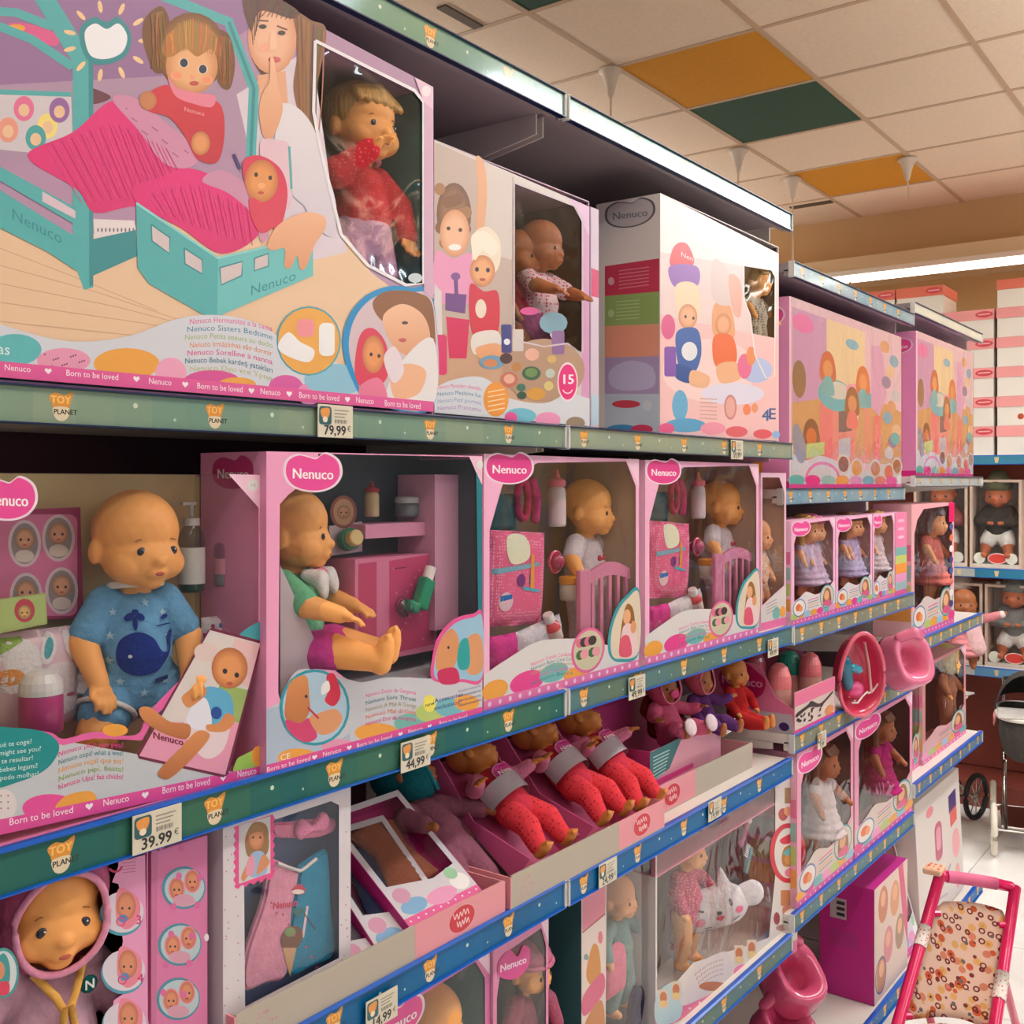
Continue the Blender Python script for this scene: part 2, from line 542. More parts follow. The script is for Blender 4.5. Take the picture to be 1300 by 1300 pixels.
# long tube light under the ledge
t = thing('tube_light', 'long white fluorescent tube light under the cream ledge', 'lamp', (0, 6.5, 2.98))
M_TUBE = mat('tube_fixture_white', (235, 230, 220), rough=0.4)
ml = bpy.data.materials.new('tube_glow'); ml.use_nodes = True
e = ml.node_tree.nodes['Principled BSDF']
e.inputs['Emission Color'].default_value = (1, 0.93, 0.82, 1); e.inputs['Emission Strength'].default_value = 7.0
box('housing', -2.6, 2.6, 6.46, 6.53, 3.02, 3.05, M_TUBE, t)
for k, (xa, xb) in enumerate(((-2.58, -1.21), (-1.19, 0.14), (0.16, 1.5), (1.52, 2.58))):
    bm = bmesh.new(); cyl(bm, (xa, 6.49, 2.998), (xb, 6.49, 2.998), 0.02, 14)
    from_bm('tube', bm, ml, t, smooth=False)

# funnel-shaped ceiling hooks with hanging cords
M_HOOK = mat('hook_plastic', (214, 196, 176), rough=0.5)
M_CORD = mat('cord_white', (222, 200, 172), rough=0.7)
hooks = [((775, 88), 2.46, 'white funnel ceiling hook with a cord, nearest the yellow tile corner'),
         ((937, 190), 2.46, 'white funnel ceiling hook with a cord, beyond the dark green tile'),
         ((1006, 226), 2.33, 'white funnel ceiling hook whose cord drops past the canopy end'),
         ((1152, 201), 3.2, 'white funnel ceiling hook at the corner of the farther yellow tile')]
for (px, py), zend, lab in hooks:
    p = atz(px, py, CEIL)
    t = thing('ceiling_hook', lab, 'hook', (p.x, p.y, CEIL), group='hooks in the ceiling grid', local=True)
    bm = bmesh.new()
    lathe(bm, [(0.046, 0.0), (0.048, -0.012), (0.036, -0.02), (0.022, -0.06), (0.012, -0.105), (0.006, -0.115)], 18)
    from_bm('funnel', bm, M_HOOK, t, smooth=True)
    bm = bmesh.new(); cyl(bm, (0, 0, -0.105), (0.01, 0.0, zend - CEIL), 0.0045, 6)
    from_bm('cord', bm, M_CORD, t)

# ================================================================== shelving
M_METAL = mat('shelf_metal_white', (222, 214, 206), rough=0.38, noise=(4, 0.05))
M_BACK = mat('back_panel_mauve', (92, 58, 74), rough=0.7, noise=(2.5, 0.3))
M_POST = mat('post_metal', (205, 198, 190), rough=0.4)
M_RAIL = mat('rail_blue', (0, 88, 188), rough=0.3)
M_CAP = mat('rail_cap_white', (214, 214, 210), rough=0.4)
M_SLOT = mat('slot_dark', (20, 18, 20), rough=0.8)
BAYS = [0.515, 1.522, 2.54, 3.585, 4.535]
DEPTH = 0.46

def toy_logo(pr, y, z, s):
    """orange lettering over a white planet cup, s = overall height"""
    v = -z
    pr.blob([(y - .46 * s, v - .36 * s), (y - .2 * s, v - .5 * s), (y + .1 * s, v - .42 * s), (y + .46 * s, v - .55 * s), (y + .34 * s, v - .1 * s), (y + .22 * s, v + .12 * s), (y - .25 * s, v + .12 * s), (y - .36 * s, v - .1 * s)], (222, 150, 62))
    pr.blob([(y - .3 * s, v + .04 * s), (y + .3 * s, v + .04 * s), (y + .24 * s, v + .4 * s), (y, v + .52 * s), (y - .24 * s, v + .4 * s)], (226, 208, 176))
    pr.text('TOY', y - .02 * s, v - .24 * s, .38 * s, (250, 196, 110), bold=.012 * s)
    pr.text('PLANET', y + .16 * s, v + .19 * s, .26 * s, (60, 62, 48), bold=.008 * s)

def price_tag(y, z, x, txt, label, w=0.062, h=0.042, tilt=0.0):
    t = thing('price_tag', label, 'price tag', (x, y, z - h / 2), group='price tags clipped on the shelf rails')
    m = mat('tag_card', (214, 206, 184), rough=0.5)
    box('card', x, x + 0.0012, y - w / 2, y + w / 2, z - h / 2, z + h / 2, m, t)
    pr = Print(lambda a, b: Vector((x + 0.0012, a, -b)), PX, base=0.0002)
    v = -z
    pr.rrect(y - w * .47, v - h * .44, y - w * .12, v + h * .12, h * .1, (40, 92, 96))
    pr.blob([(y - w * .42, v - h * .34), (y - w * .18, v - h * .38), (y - w * .22, v - h * .1), (y - w * .38, v - h * .1)], (226, 150, 70))
    pr.ell(y - w * .3, v - h * .04, w * .07, h * .09, (236, 220, 190))
    for k in range(3):
        pr.line([(y - w * .04, v + h * (-.34 + .1 * k)), (y + w * (.38 - .06 * k), v + h * (-.34 + .1 * k))], h * .035, (150, 140, 124))
    for k in range(12):
        xx = y - w * .02 + k * w * .03
        pr.line([(xx, v - h * .06), (xx, v + h * .06)], w * (.01 if k % 3 else .018), (90, 84, 78))
    pr.text(txt, y - w * .02, v + h * .29, h * .42, (38, 34, 34), bold=h * .012)
    pr.text('\u20ac', y + w * .39, v + h * .22, h * .24, (70, 64, 60))
    pr.build('print', t)
    return t

M_CANOPY = mat('canopy_metal_shaded', (150, 140, 144), rough=0.35, noise=(4, 0.05))  # shelf metal greyed to paint in the shade under the canopies
M_RAIL_SHADE = mat('rail_blue_shaded', (10, 30, 70), rough=0.3)  # rail blue darkened to stand in for shade on the upper rails
def shelf(name, label, y0, y1, zt, lip, strip, xf=0.0, depth=DEPTH, cat='shelf', bracket=0.05, first=0.10, pitch=0.193, group='gondola shelves', bright=1.0, seed=0, logos=True):
    y0 += 0.006; y1 -= 0.006
    t = thing(name, label, cat, (xf - depth / 2, (y0 + y1) / 2, zt - 0.03), group=group)
    bm = bmesh.new()
    bx(bm, xf - depth, xf - 0.016, y0, y1, zt - 0.026, zt - 0.002, 0.002)
    bx(bm, xf - 0.030, xf - 0.016, y0, y1, zt - lip + 0.004, zt - 0.02)
    from_bm('shelf_board', bm, M_CANOPY if name == 'canopy_shelf' else M_METAL, t)
    # price rail: open channel with rolled edges
    bm = bmesh.new()
    prof = [(-0.015, 0.0), (-0.004, 0.0015), (0.0, -0.001), (0.0, -0.0025), (-0.005, -0.0032), (-0.005, -lip + 0.0022), (0.0, -lip + 0.0018), (0.0, -lip), (-0.012, -lip), (-0.015, -lip + 0.004)]
    a = [bm.verts.new((xf + p[0], y0, zt + p[1])) for p in prof]
    b = [bm.verts.new((xf + p[0], y1, zt + p[1])) for p in prof]
    for i in range(len(prof)):
        j = (i + 1) % len(prof)
        bm.faces.new((a[i], b[i], b[j], a[j]))
    bm.faces.new(a[::-1]); bm.faces.new(b)
    bmesh.ops.recalc_face_normals(bm, faces=bm.faces)
    rail = from_bm('price_rail', bm, M_RAIL_SHADE if zt > 1.6 else M_RAIL, t)
    if zt < 0.2: box('kick_plate', xf - 0.06, xf - 0.045, y0, y1, 0.0, zt - 0.027, M_METAL, t)
    pr = Print(lambda u, v: Vector((xf - 0.0046, u, -v)), PX, base=0.0)
    r = random.Random(seed)
    n = 22
    c1, c2 = strip
    vt, vb = -(zt - 0.003), -(zt - lip + 0.002)
    for k in range(n):      # strip artwork: soft green-blue nebula
        f = 0.5 + 0.5 * math.sin(k * 0.9 + seed * 1.7) * r.uniform(.4, 1)
        c = tuple(a_ + (b_ - a_) * f for a_, b_ in zip(c1, c2))
        ya = y0 + (y1 - y0) * k / n; yb = y0 + (y1 - y0) * (k + 1) / n
        pr.poly([(ya, vt), (yb, vt), (yb, vb), (ya, vb)], c)
    zc = zt - lip / 2
    if logos:
        y = y0 + first
        while y < y1 - 0.03:
            toy_logo(pr, y, zc - 0.001, lip * 0.7)
            yy = y + pitch * 0.45
            pr.ell(yy, -(zc + 0.005), .003, .003, (200, 214, 190), n=8)
            pr.ell(yy + 0.05, -(zc - 0.008), .002, .002, (170, 200, 180), n=6)
            y += pitch
    pr.build('strip_print', rail, mat('strip_gloss', 'attr', rough=0.2, coat=0.35) if zt > 1.6 else mat('strip_satin', 'attr', rough=0.4, spec=0.25))
    for yy, sgn in ((y0, -1), (y1, 1)):
        bm = bmesh.new()
        bx(bm, xf - 0.017, xf - 0.001, yy - 0.002, yy + 0.002, zt - lip - 0.0005, zt + 0.0008, 0.0008)
        from_bm('end_cap', bm, M_CAP, rail)
    for yy in (y0 + 0.004, y1 - 0.004):
        bm = bmesh.new()
        pts = [(xf - depth, zt - 0.026), (xf - 0.06, zt - 0.026), (xf - 0.06, zt - 0.026 - bracket * 0.35), (xf - depth, zt - 0.026 - bracket)]
        f = bm.faces.new([bm.verts.new((p[0], yy - 0.002, p[1])) for p in pts])
        q = bmesh.ops.extrude_face_region(bm, geom=[f])
        for v in q['geom']:
            if isinstance(v, bmesh.types.BMVert): v.co.y += 0.004
        bmesh.ops.recalc_face_normals(bm, faces=bm.faces)
        from_bm('bracket', bm, M_METAL, t)
    return t

names = ['nearest', 'second', 'third', 'farthest']
tops = [2.44, 2.44, 2.33, 2.37]
for k in range(4):
    y0, y1 = BAYS[k], BAYS[k + 1]
    t = thing('gondola_frame', 'dark back panel and white posts of the %s shelving bay' % names[k], 'shelving', (-DEPTH, (y0 + y1) / 2, 0), group='shelving bays')
    n = 6
    for q in range(n):
        za = 0.12 + (tops[k] - 0.14) * q / n; zb = 0.12 + (tops[k] - 0.14) * (q + 1) / n
        box('back_panel', -DEPTH - 0.02, -DEPTH - 0.004, y0 + 0.015, y1 - 0.015, za + 0.001, zb - 0.001, M_BACK, t)
    for yy in ((y0,) if k < 3 else (y0, y1)):
        bm = bmesh.new()
        bx(bm, -DEPTH - 0.05, -DEPTH - 0.002, yy - 0.014, yy + 0.014, 0.0, tops[k] + 0.01, 0.003)
        from_bm('post', bm, M_POST, t)

GRN_SHEEN = ((122, 156, 126), (96, 142, 124)); GRN2 = ((66, 112, 84), (24, 96, 96)); GRY = ((96, 118, 100), (80, 122, 128))  # the canopy green is lightened to carry the rail's reflection
BLU = ((0, 104, 160), (0, 92, 142)); BLU2 = ((4, 98, 158), (14, 104, 152)); PAL = ((150, 172, 178), (120, 160, 178)); OLV = ((126, 130, 108), (134, 138, 124))
S_ = [  # bay, z top, lip, strip, label, name
    (0, 2.416, .043, GRN_SHEEN, 'top canopy shelf of the nearest bay with green rail', 'canopy_shelf'),
    (1, 2.416, .043, GRN_SHEEN, 'top canopy shelf of the second bay with green rail', 'canopy_shelf'),
    (0, 1.848, .040, ((140, 158, 132), (112, 146, 128)), 'green-railed upper shelf under the big doll bed box', 'display_shelf'),  # rail sheen mixed into the strip colours
    (1, 1.848, .040, ((150, 162, 138), (138, 156, 140)), 'grey-green railed upper shelf under the white-sided box', 'display_shelf'),  # strip colours paled by painted-in sheen
    (0, 1.396, .046, GRN2, 'teal-railed shelf carrying the whale doll box', 'display_shelf'),
    (1, 1.396, .044, GRY, 'grey-green railed shelf carrying the twin cot doll boxes', 'display_shelf'),
    (0, 1.071, .046, BLU, 'blue-railed shelf carrying the pink carton trays, nearest bay', 'display_shelf'),
    (1, 1.068, .044, BLU2, 'blue-railed shelf carrying the farther carton tray, second bay', 'display_shelf'),
    (1, .632, .044, GRY, 'low shelf under the white cat doll box, second bay', 'display_shelf'),
    (0, .632, .044, GRY, 'low shelf of the nearest bay under the hooded dolls', 'display_shelf'),
    (2, 2.303, .040, PAL, 'canopy shelf of the third bay with pale blue rail', 'canopy_shelf'),
    (2, 1.736, .042, PAL, 'pale blue railed upper shelf of the third bay', 'display_shelf'),
    (2, 1.392, .046, OLV, 'olive-railed shelf carrying three twin doll boxes', 'display_shelf'),
    (2, 1.122, .046, OLV, 'olive-railed shelf carrying bottles and bath tubs', 'display_shelf'),
    (2, .674, .044, GRY, 'low shelf of the third bay under long-haired dolls', 'display_shelf'),
    (3, 2.345, .038, ((220, 214, 190), (206, 206, 192)), 'canopy shelf of the farthest bay with cream rail', 'canopy_shelf'),
    (3, 1.773, .036, ((188, 192, 184), (176, 186, 184)), 'pale railed upper shelf of the farthest bay', 'display_shelf'),
    (3, 1.232, .045, OLV, 'olive-railed middle shelf of the farthest bay', 'display_shelf'),
    (3, .76, .044, ((90, 116, 136), (100, 124, 140)), 'blue-railed lower shelf of the farthest bay', 'display_shelf'),
    (0, .17, .05, BLU2, 'base deck of the nearest bay', 'base_deck'),
    (1, .17, .05, BLU2, 'base deck of the second bay', 'base_deck'),
    (2, .17, .05, BLU2, 'base deck of the third bay under the magenta box', 'base_deck'),
    (3, .17, .05, BLU2, 'base deck of the farthest bay under the tall white carton', 'base_deck'),
]
for i, (b, z, lip, st, lab, nm) in enumerate(S_):
    far = b >= 2
    shelf(nm, lab, BAYS[b], BAYS[b + 1], z, lip, st, xf=(-0.03 if (b == 2 and abs(z - 1.736) < .01) else 0.0), bracket=0.10 if nm == 'canopy_shelf' else 0.05,
          first=0.06 if far else (0.075 if b == 0 else 0.05), pitch=0.135 if far else 0.19, seed=i, logos=(b < 3 or z < 2), depth=DEPTH)
for lab, px, py, x, txt in (
    ('price tag on the upper green rail under the big doll bed box', 425, 535, 0.0, '79,99'),
    ('price tag reading 39.99 on the teal rail under the whale doll', 199, 1052, 0.0, '39.99'),
    ('price tag reading 44,99 on the teal rail beside the inhaler doll box', 527, 957, 0.0, '44,99'),
    ('price tag on the grey rail under the first cot doll box', 808, 872, 0.0, '49,99'),
    ('price tag on the blue rail above the white cat doll box', 771, 1107, 0.0, '24,99'),
    ('small price tag farther along the blue rail of the second bay', 907, 1027, 0.0, '19,99'),
    ('price tag on the blue rail at the bottom edge, nearest bay', 484, 1281, 0.0, '14,99'),
    ('price tag on the grey rail near the end of the second bay', 981, 822, 0.0, '49,99'),
    ('price tag on the olive rail under the bottle carton', 1043, 939, 0.0, '9,99'),
    ('price tag on the grey-green upper rail under the white-sided box', 935, 571, 0.0, '59,99')):
    p = atx(px, py, x)
    price_tag(p.y, p.z, x + 0.0005, txt, lab)

# ================================================================== dolls
from mathutils.bvhtree import BVHTree
def remesh(bm, voxel, smooth=4):
    me = bpy.data.meshes.new('tmp'); bm.to_mesh(me); bm.free()
    o = bpy.data.objects.new('tmp', me); TMP.collection.objects.link(o)
    md = o.modifiers.new('r', 'REMESH'); md.mode = 'VOXEL'; md.voxel_size = voxel
    ms = o.modifiers.new('s', 'SMOOTH'); ms.iterations = smooth; ms.factor = 0.5
    TVL.update(); dg = TVL.depsgraph
    out = bpy.data.meshes.new_from_object(o.evaluated_get(dg))
    bpy.data.objects.remove(o); bpy.data.meshes.remove(me)
    out.polygons.foreach_set('use_smooth', [True] * len(out.polygons))
    return out
def limb(bm, pts, sub=1, step=0.5):
    """pts: list of (Vector, radius or (rx,ry,rz))"""
    def R(r): return Vector((r, r, r)) if not isinstance(r, (tuple, list)) else Vector(r)
    for (p, r), (q, s) in zip(pts, pts[1:]):
        p = Vector(p); q = Vector(q); r = R(r); s = R(s)
        n = max(1, int((q - p).length / (min(r.length, s.length) * 0.577 * step)) + 1)
        for k in range(n + 1):
            t = k / n
            ball(bm, p.lerp(q, t), tuple(r.lerp(s, t)), sub)
def dots_mat(name, base, dot, scale=120.0, size=0.28, rough=0.9):
    if name in MATS: return MATS[name]
    m = bpy.data.materials.new(name); m.use_nodes = True
    nt = m.node_tree; p = nt.nodes['Principled BSDF']; p.inputs['Roughness'].default_value = rough
    p.inputs['Specular IOR Level'].default_value = 0.2
    tc = nt.nodes.new('ShaderNodeTexCoord'); v = nt.nodes.new('ShaderNodeTexVoronoi')
    v.inputs['Scale'].default_value = scale; v.inputs['Randomness'].default_value = 0.35
    mr = nt.nodes.new('ShaderNodeMapRange'); mr.inputs[1].default_value = size; mr.inputs[2].default_value = size + 0.08
    mx = nt.nodes.new('ShaderNodeMix'); mx.data_type = 'RGBA'
    mx.inputs[6].default_value = rgb(dot); mx.inputs[7].default_value = rgb(base)
    nt.links.new(tc.outputs['Object'], v.inputs['Vector']); nt.links.new(v.outputs['Distance'], mr.inputs[0])
    nt.links.new(mr.outputs[0], mx.inputs[0]); nt.links.new(mx.outputs[2], p.inputs['Base Color'])
    MATS[name] = m
    return m
def cloth(name, col, scale=70, amt=0.12, rough=0.9):
    return mat(name, col, rough=rough, spec=0.2, noise=(scale, amt), bump=(150, 0.25))
EYE = mat('doll_eye', (34, 34, 48), rough=0.15)
EYE_GLINT = mat('doll_eye_glint', (236, 232, 226), rough=0.2)  # white for the highlight modelled on each eye
LIP = mat('doll_lip', (190, 88, 70), rough=0.5)
BROW = mat('doll_brow', (150, 92, 54), rough=0.7)
WHITEP = mat('white_plastic', (232, 228, 222), rough=0.35)

POSES = {
    # elbow, wrist, knee, ankle for the left side (y>0) and the right side
    'sit': dict(el=(.012, .078, .075), wl=(.045, .070, .030), er=(.012, -.078, .075), wr=(.045, -.070, .030), kl=(.075, .040, .005), al=(.125, .052, -.022), kr=(.075, -.040, .005), ar=(.125, -.052, -.022)),
    'stand': dict(el=(.012, .085, .078), wl=(.04, .105, .045), er=(.012, -.085, .078), wr=(.04, -.105, .045), kl=(.012, .034, -.065), al=(.004, .036, -.125), kr=(.012, -.034, -.065), ar=(.004, -.036, -.125)),
    'armup': dict(el=(.035, .082, .085), wl=(.072, .070, .105), er=(.035, -.082, .085), wr=(.07, -.045, .125), kl=(.012, .034, -.065), al=(.004, .036, -.125), kr=(.012, -.034, -.065), ar=(.004, -.036, -.125)),
    'sitreach': dict(el=(.04, .068, .080), wl=(.085, .055, .066), er=(.04, -.068, .080), wr=(.085, -.055, .066), kl=(.072, .034, .012), al=(.135, .040, .0), kr=(.072, -.034, .012), ar=(.135, -.040, .0)),
}
def head_mtx(yaw, pitch, roll=0.0, hs=1.0):
    return Matrix.Translation((0.004, 0, 0.138)) @ Matrix.Rotation(yaw, 4, 'Z') @ Matrix.Rotation(pitch, 4, 'Y') @ Matrix.Rotation(roll, 4, 'X') @ Matrix.Translation((0.004, 0, 0.046)) @ Matrix.Scale(hs, 4)
HEAD = [((-.006, 0, .010), (.050, .046, .046)), ((.008, 0, -.018), (.041, .043, .034)), ((.020, .021, -.024), (.022, .022, .019)), ((.020, -.021, -.024), (.022, .022, .019)),
        ((.046, 0, -.019), (.0085, .009, .0075)), ((.040, 0, -.032), (.010, .013, .009)), ((.030, 0, -.042), (.013, .014, .010)),
        ((-.008, .046, -.012), (.009, .006, .014)), ((-.008, -.046, -.012), (.009, .006, .014))]
def doll(name, label, loc, scale=1.0, rot=(0, 0, 0), pose='sit', head=(0, 0, 0), clothes=(), skin=None, hair=None, hood=None, group=None, voxel=0.0026, pz=None, eyes=True, fingers=True, hs=1.1, tw=1.0, extra=None, cat='doll'):
    t = thing(name, label, cat, loc, group=group, local=True)
    t.rotation_euler = rot; t.scale = (scale,) * 3
    P = dict(POSES[pose]); P.update(pz or {})
    H = head_mtx(*head, hs=hs)
    skin = skin or VINYL
    V = Vector
    tor = [((0, 0, .0), (.040, .047 * tw, .036)), ((.004, 0, .045), (.044, .048 * tw, .04)), ((0, 0, .092), (.033, .040 * tw, .030))]
    arms = []; legs = []
    for s, e, wv, k, a in ((1, P['el'], P['wl'], P['kl'], P['al']), (-1, P['er'], P['wr'], P['kr'], P['ar'])):
        arms.append([(V((0, s * .041 * tw, .106)), .0195), (V(e), .0185), (V(wv), .0128)])
        legs.append([(V((.004, s * .026, .0)), .031), (V(k), .0265), (V(a), .0175)])
    bm = bmesh.new()
    for c, r in HEAD:
        q = bmesh.ops.create_icosphere(bm, subdivisions=3, radius=1.0)
        for v in q['verts']:
            v.co = H @ Vector((c[0] + v.co.x * r[0], c[1] + v.co.y * r[1], c[2] + v.co.z * r[2]))
    limb(bm, [((0, 0, .10), .022), ((.003, 0, .145), .020)], 2)
    limb(bm, tor, 2)
    for ch in arms:
        limb(bm, ch, 2)
        e, w_ = ch[1][0], ch[2][0]
        d = (w_ - e).normalized()
        side = d.cross(V((0, 0, 1))) if abs(d.z) < .9 else V((0, 1, 0))
        side.normalize(); up = side.cross(d)
        pc = w_ + d * .012
        for o_ in (-.006, 0, .006): ball(bm, pc + side * o_, .0085, 1)
        if fingers:
            for i, (o_, L) in enumerate(((-.0105, .015), (-.0036, .019), (.0036, .018), (.0105, .013))):
                b0 = w_ + d * .018 + side * o_
                limb(bm, [(b0, .0044), (b0 + d * L * .55 - up * .001 + side * o_ * .15, .0042), (b0 + d * L - up * .006 + side * o_ * .2, .0036)], 1)
            b0 = w_ + d * .006 - side * .011 * (1 if ch is arms[0] else -1)
            limb(bm, [(b0, .0048), (b0 + d * .010 - side * .006 * (1 if ch is arms[0] else -1), .0042)], 1)
        else:
            ball(bm, w_ + d * .022, .011, 1)
    for ch in legs:
        limb(bm, ch, 2)
        k, a = ch[1][0], ch[2][0]
        d = (a - k).normalized()
        f = V((1, 0, 0)) if abs(d.x) < .75 else V((.25, 0, 1)).normalized()
        f = (f - d * f.dot(d) * .8).normalized()
        limb(bm, [(a + d * .006 - f * .004, .0165), (a + d * .008 + f * .016, (.0145)), (a + d * .008 + f * .028, .0115)], 2)
        sd = d.cross(f).normalized()
        if fingers:
            for i in range(5): ball(bm, a + d * .009 + f * .037 + sd * (i - 2) * .0052, .0044, 1)
    body_me = remesh(bm, voxel, 3)
    body = meshobj('body', body_me, skin, t)
    if eyes:
        tree = BVHTree.FromPolygons([v.co for v in body_me.vertices], [tuple(p.vertices) for p in body_me.polygons])
        def onface(ly, lz):
            o = H @ V((0, ly, lz)); d = (H.to_3x3() @ V((1, 0, 0))).normalized()
            h = tree.ray_cast(o, d)
            return (h[0], d) if h[0] is not None else (o + d * .045, d)
        Hr = H.to_3x3().normalized()
        for s in (1, -1):
            p, d = onface(s * .0185, -.009)
            bm = bmesh.new()
            q = bmesh.ops.create_icosphere(bm, subdivisions=2, radius=1.0)
            for v in q['verts']: v.co = p - d * .001 + Hr @ V((v.co.x * .0026, v.co.y * .0058, v.co.z * .0056))
            eo = from_bm('eye', bm, EYE, t, smooth=True)
            bm = bmesh.new(); ball(bm, p + d * .0014 + Hr @ V((0, .0018, .0018)), .0011, 1)
            from_bm('glint', bm, EYE_GLINT, eo)
            p, d = onface(s * .0185, .003)
            bm = bmesh.new(); tube(bm, [p + Hr @ V((0, -.006, -.001)), p + d * .0006 + Hr @ V((0, 0, .0012)), p + Hr @ V((0, .006, -.001))], .0007, 5)
            from_bm('eyebrow', bm, BROW, t)
        p, d = onface(0, -.033)
        bm = bmesh.new()
        q = bmesh.ops.create_icosphere(bm, subdivisions=2, radius=1.0)
        for v in q['verts']: v.co = p - d * .0006 + Hr @ V((v.co.x * .0022, v.co.y * .0062, v.co.z * .0027))
        from_bm('mouth', bm, LIP, t, smooth=True)
    for cl in clothes:
        kind, m = cl[0], cl[1]
        bm = bmesh.new(); g = .0045
        def inf(chain, g, f=1.0):
            ch = [(V(p), (r + g) if not isinstance(r, tuple) else tuple(x + g for x in r)) for p, r in chain]
            if f < 1.0:      # cut the chain at a fraction of its two segments
                n = f * 2
                if n <= 1:
                    (p, r), (q, s) = ch[0], ch[1]
                    ch = [ch[0], (p.lerp(q, n), r + (s - r) * n)]
                else:
                    (p, r), (q, s) = ch[1], ch[2]
                    ch = [ch[0], ch[1], (p.lerp(q, n - 1), r + (s - r) * (n - 1))]
            return ch
        if kind in ('shirt', 'shirt_long', 'romper', 'suit', 'dress'):
            limb(bm, inf(tor, g), 2)
            f = {'shirt': .42, 'romper': .38, 'dress': .3}.get(kind, .97)
            for ch in arms: limb(bm, inf(ch, g, f), 2)
            if kind in ('romper',):
                for ch in legs: limb(bm, inf(ch, g, .28), 2)
            if kind == 'suit':
                for ch in legs: limb(bm, inf(ch, g, .96), 2)
            if kind == 'dress':
                limb(bm, [((0, 0, .02), (.055, .062, .03)), ((.012, 0, -.05), (.075, .085, .02))], 2)
        elif kind == 'vest':
            limb(bm, inf(tor, g * 1.7), 2)
        elif kind == 'pants':
            limb(bm, inf([tor[0], ((.002, 0, .022), (.043, .048, .03))], g * 1.25), 2)
            for ch in legs: limb(bm, inf(ch, g, .93), 2)
        elif kind == 'shorts':
            limb(bm, inf([tor[0], tor[0]], g * 1.2), 2)
            for ch in legs: limb(bm, inf(ch, g * 1.4, .40), 2)
        me = remesh(bm, max(.003, voxel), 3)
        co = meshobj({'romper': 'romper', 'suit': 'sleepsuit', 'pants': 'leggings', 'shorts': 'shorts', 'dress': 'dress', 'vest': 'bodice'}.get(kind, 'shirt'), me, m, t)
        if len(cl) > 2:     # collar
            bm = bmesh.new()
            pts = [(.004 + .026 * math.cos(a), .030 * math.sin(a), .128 + .004 * math.cos(a)) for a in [2 * math.pi * k / 20 for k in range(20)]]
            tube(bm, pts, .0048, 8, closed=True)
            from_bm('collar', bm, cl[2], co, smooth=True)
    if hood:
        hm, rimm = hood[0], hood[1]
        bm = bmesh.new()
        for c, r in (HEAD[0], HEAD[1]):
            q = bmesh.ops.create_icosphere(bm, subdivisions=3, radius=1.0)
            for v in q['verts']: v.co = Vector((c[0] + v.co.x * (r[0] + .009), c[1] + v.co.y * (r[1] + .009), c[2] + v.co.z * (r[2] + .009)))
        me = remesh(bm, .003, 3)
        b2 = bmesh.new(); b2.from_mesh(me); bpy.data.meshes.remove(me)
        def face_in(p): return p.x > 0.012 and ((p.y / .040) ** 2 + ((p.z + .006) / .047) ** 2) < 1
        bmesh.ops.delete(b2, geom=[f for f in b2.faces if face_in(f.calc_center_median())], context='FACES')
        for v in b2.verts: v.co = H @ v.co
        ho = from_bm('hood', b2, hm, t, smooth=True)
        bm = bmesh.new()
        pts = []
        for k in range(32):
            a = 2 * math.pi * k / 32
            y, z = .040 * math.cos(a), -.006 + .047 * math.sin(a)
            x = max(-.006 + .059 * math.sqrt(max(0.0, 1 - (y / .055) ** 2 - ((z - .010) / .055) ** 2)), .008 + .050 * math.sqrt(max(0.0, 1 - (y / .052) ** 2 - ((z + .014) / .050) ** 2)), .012)
            pts.append(H @ V((x, y, z)))
        tube(bm, pts, .0038, 8, closed=True)
        from_bm('hood_trim', bm, rimm, ho, smooth=True)
    if hair:
        hm, style = hair
        bm = bmesh.new()
        limb(bm, [((-.012, 0, .014), (.052, .050, .047)), ((-.014, 0, .012), (.052, .050, .047))], 3)
        if style in ('long', 'bob', 'pigtails'):
            for s in (1, -1): limb(bm, [((-.002, s * .043, .01), .014), ((-.004, s * .048, -.03), .012)], 2)
            limb(bm, [((-.03, 0, 0), (.03, .044, .03)), ((-.03, 0, -.03), (.024, .044, .02))], 2)
        if style == 'long':
            for s in (1, -1): limb(bm, [((-.008, s * .046, -.03), .015), ((-.004, s * .052, -.10), .012)], 2)
            limb(bm, [((-.035, 0, -.03), (.02, .044, .02)), ((-.04, 0, -.11), (.016, .04, .02))], 2)
        if style == 'pigtails':
            for s in (1, -1): limb(bm, [((-.01, s * .055, .035), .016), ((-.006, s * .08, .03), .022), ((-.004, s * .085, -.01), .014)], 2)
        # fringe
        for k in range(7):
            y = (k - 3) * .0115
            limb(bm, [((.030 - abs(k - 3) * .003, y, .044 - abs(k - 3) * .003), .009), ((.043 - abs(k - 3) * .0028, y * 1.1, .022), .0055)], 1)
        for v in bm.verts: v.co = H @ v.co
        me = remesh(bm, .003, 2)
        meshobj('hair', me, hm, t)
    if extra: extra(t, H)
    return t
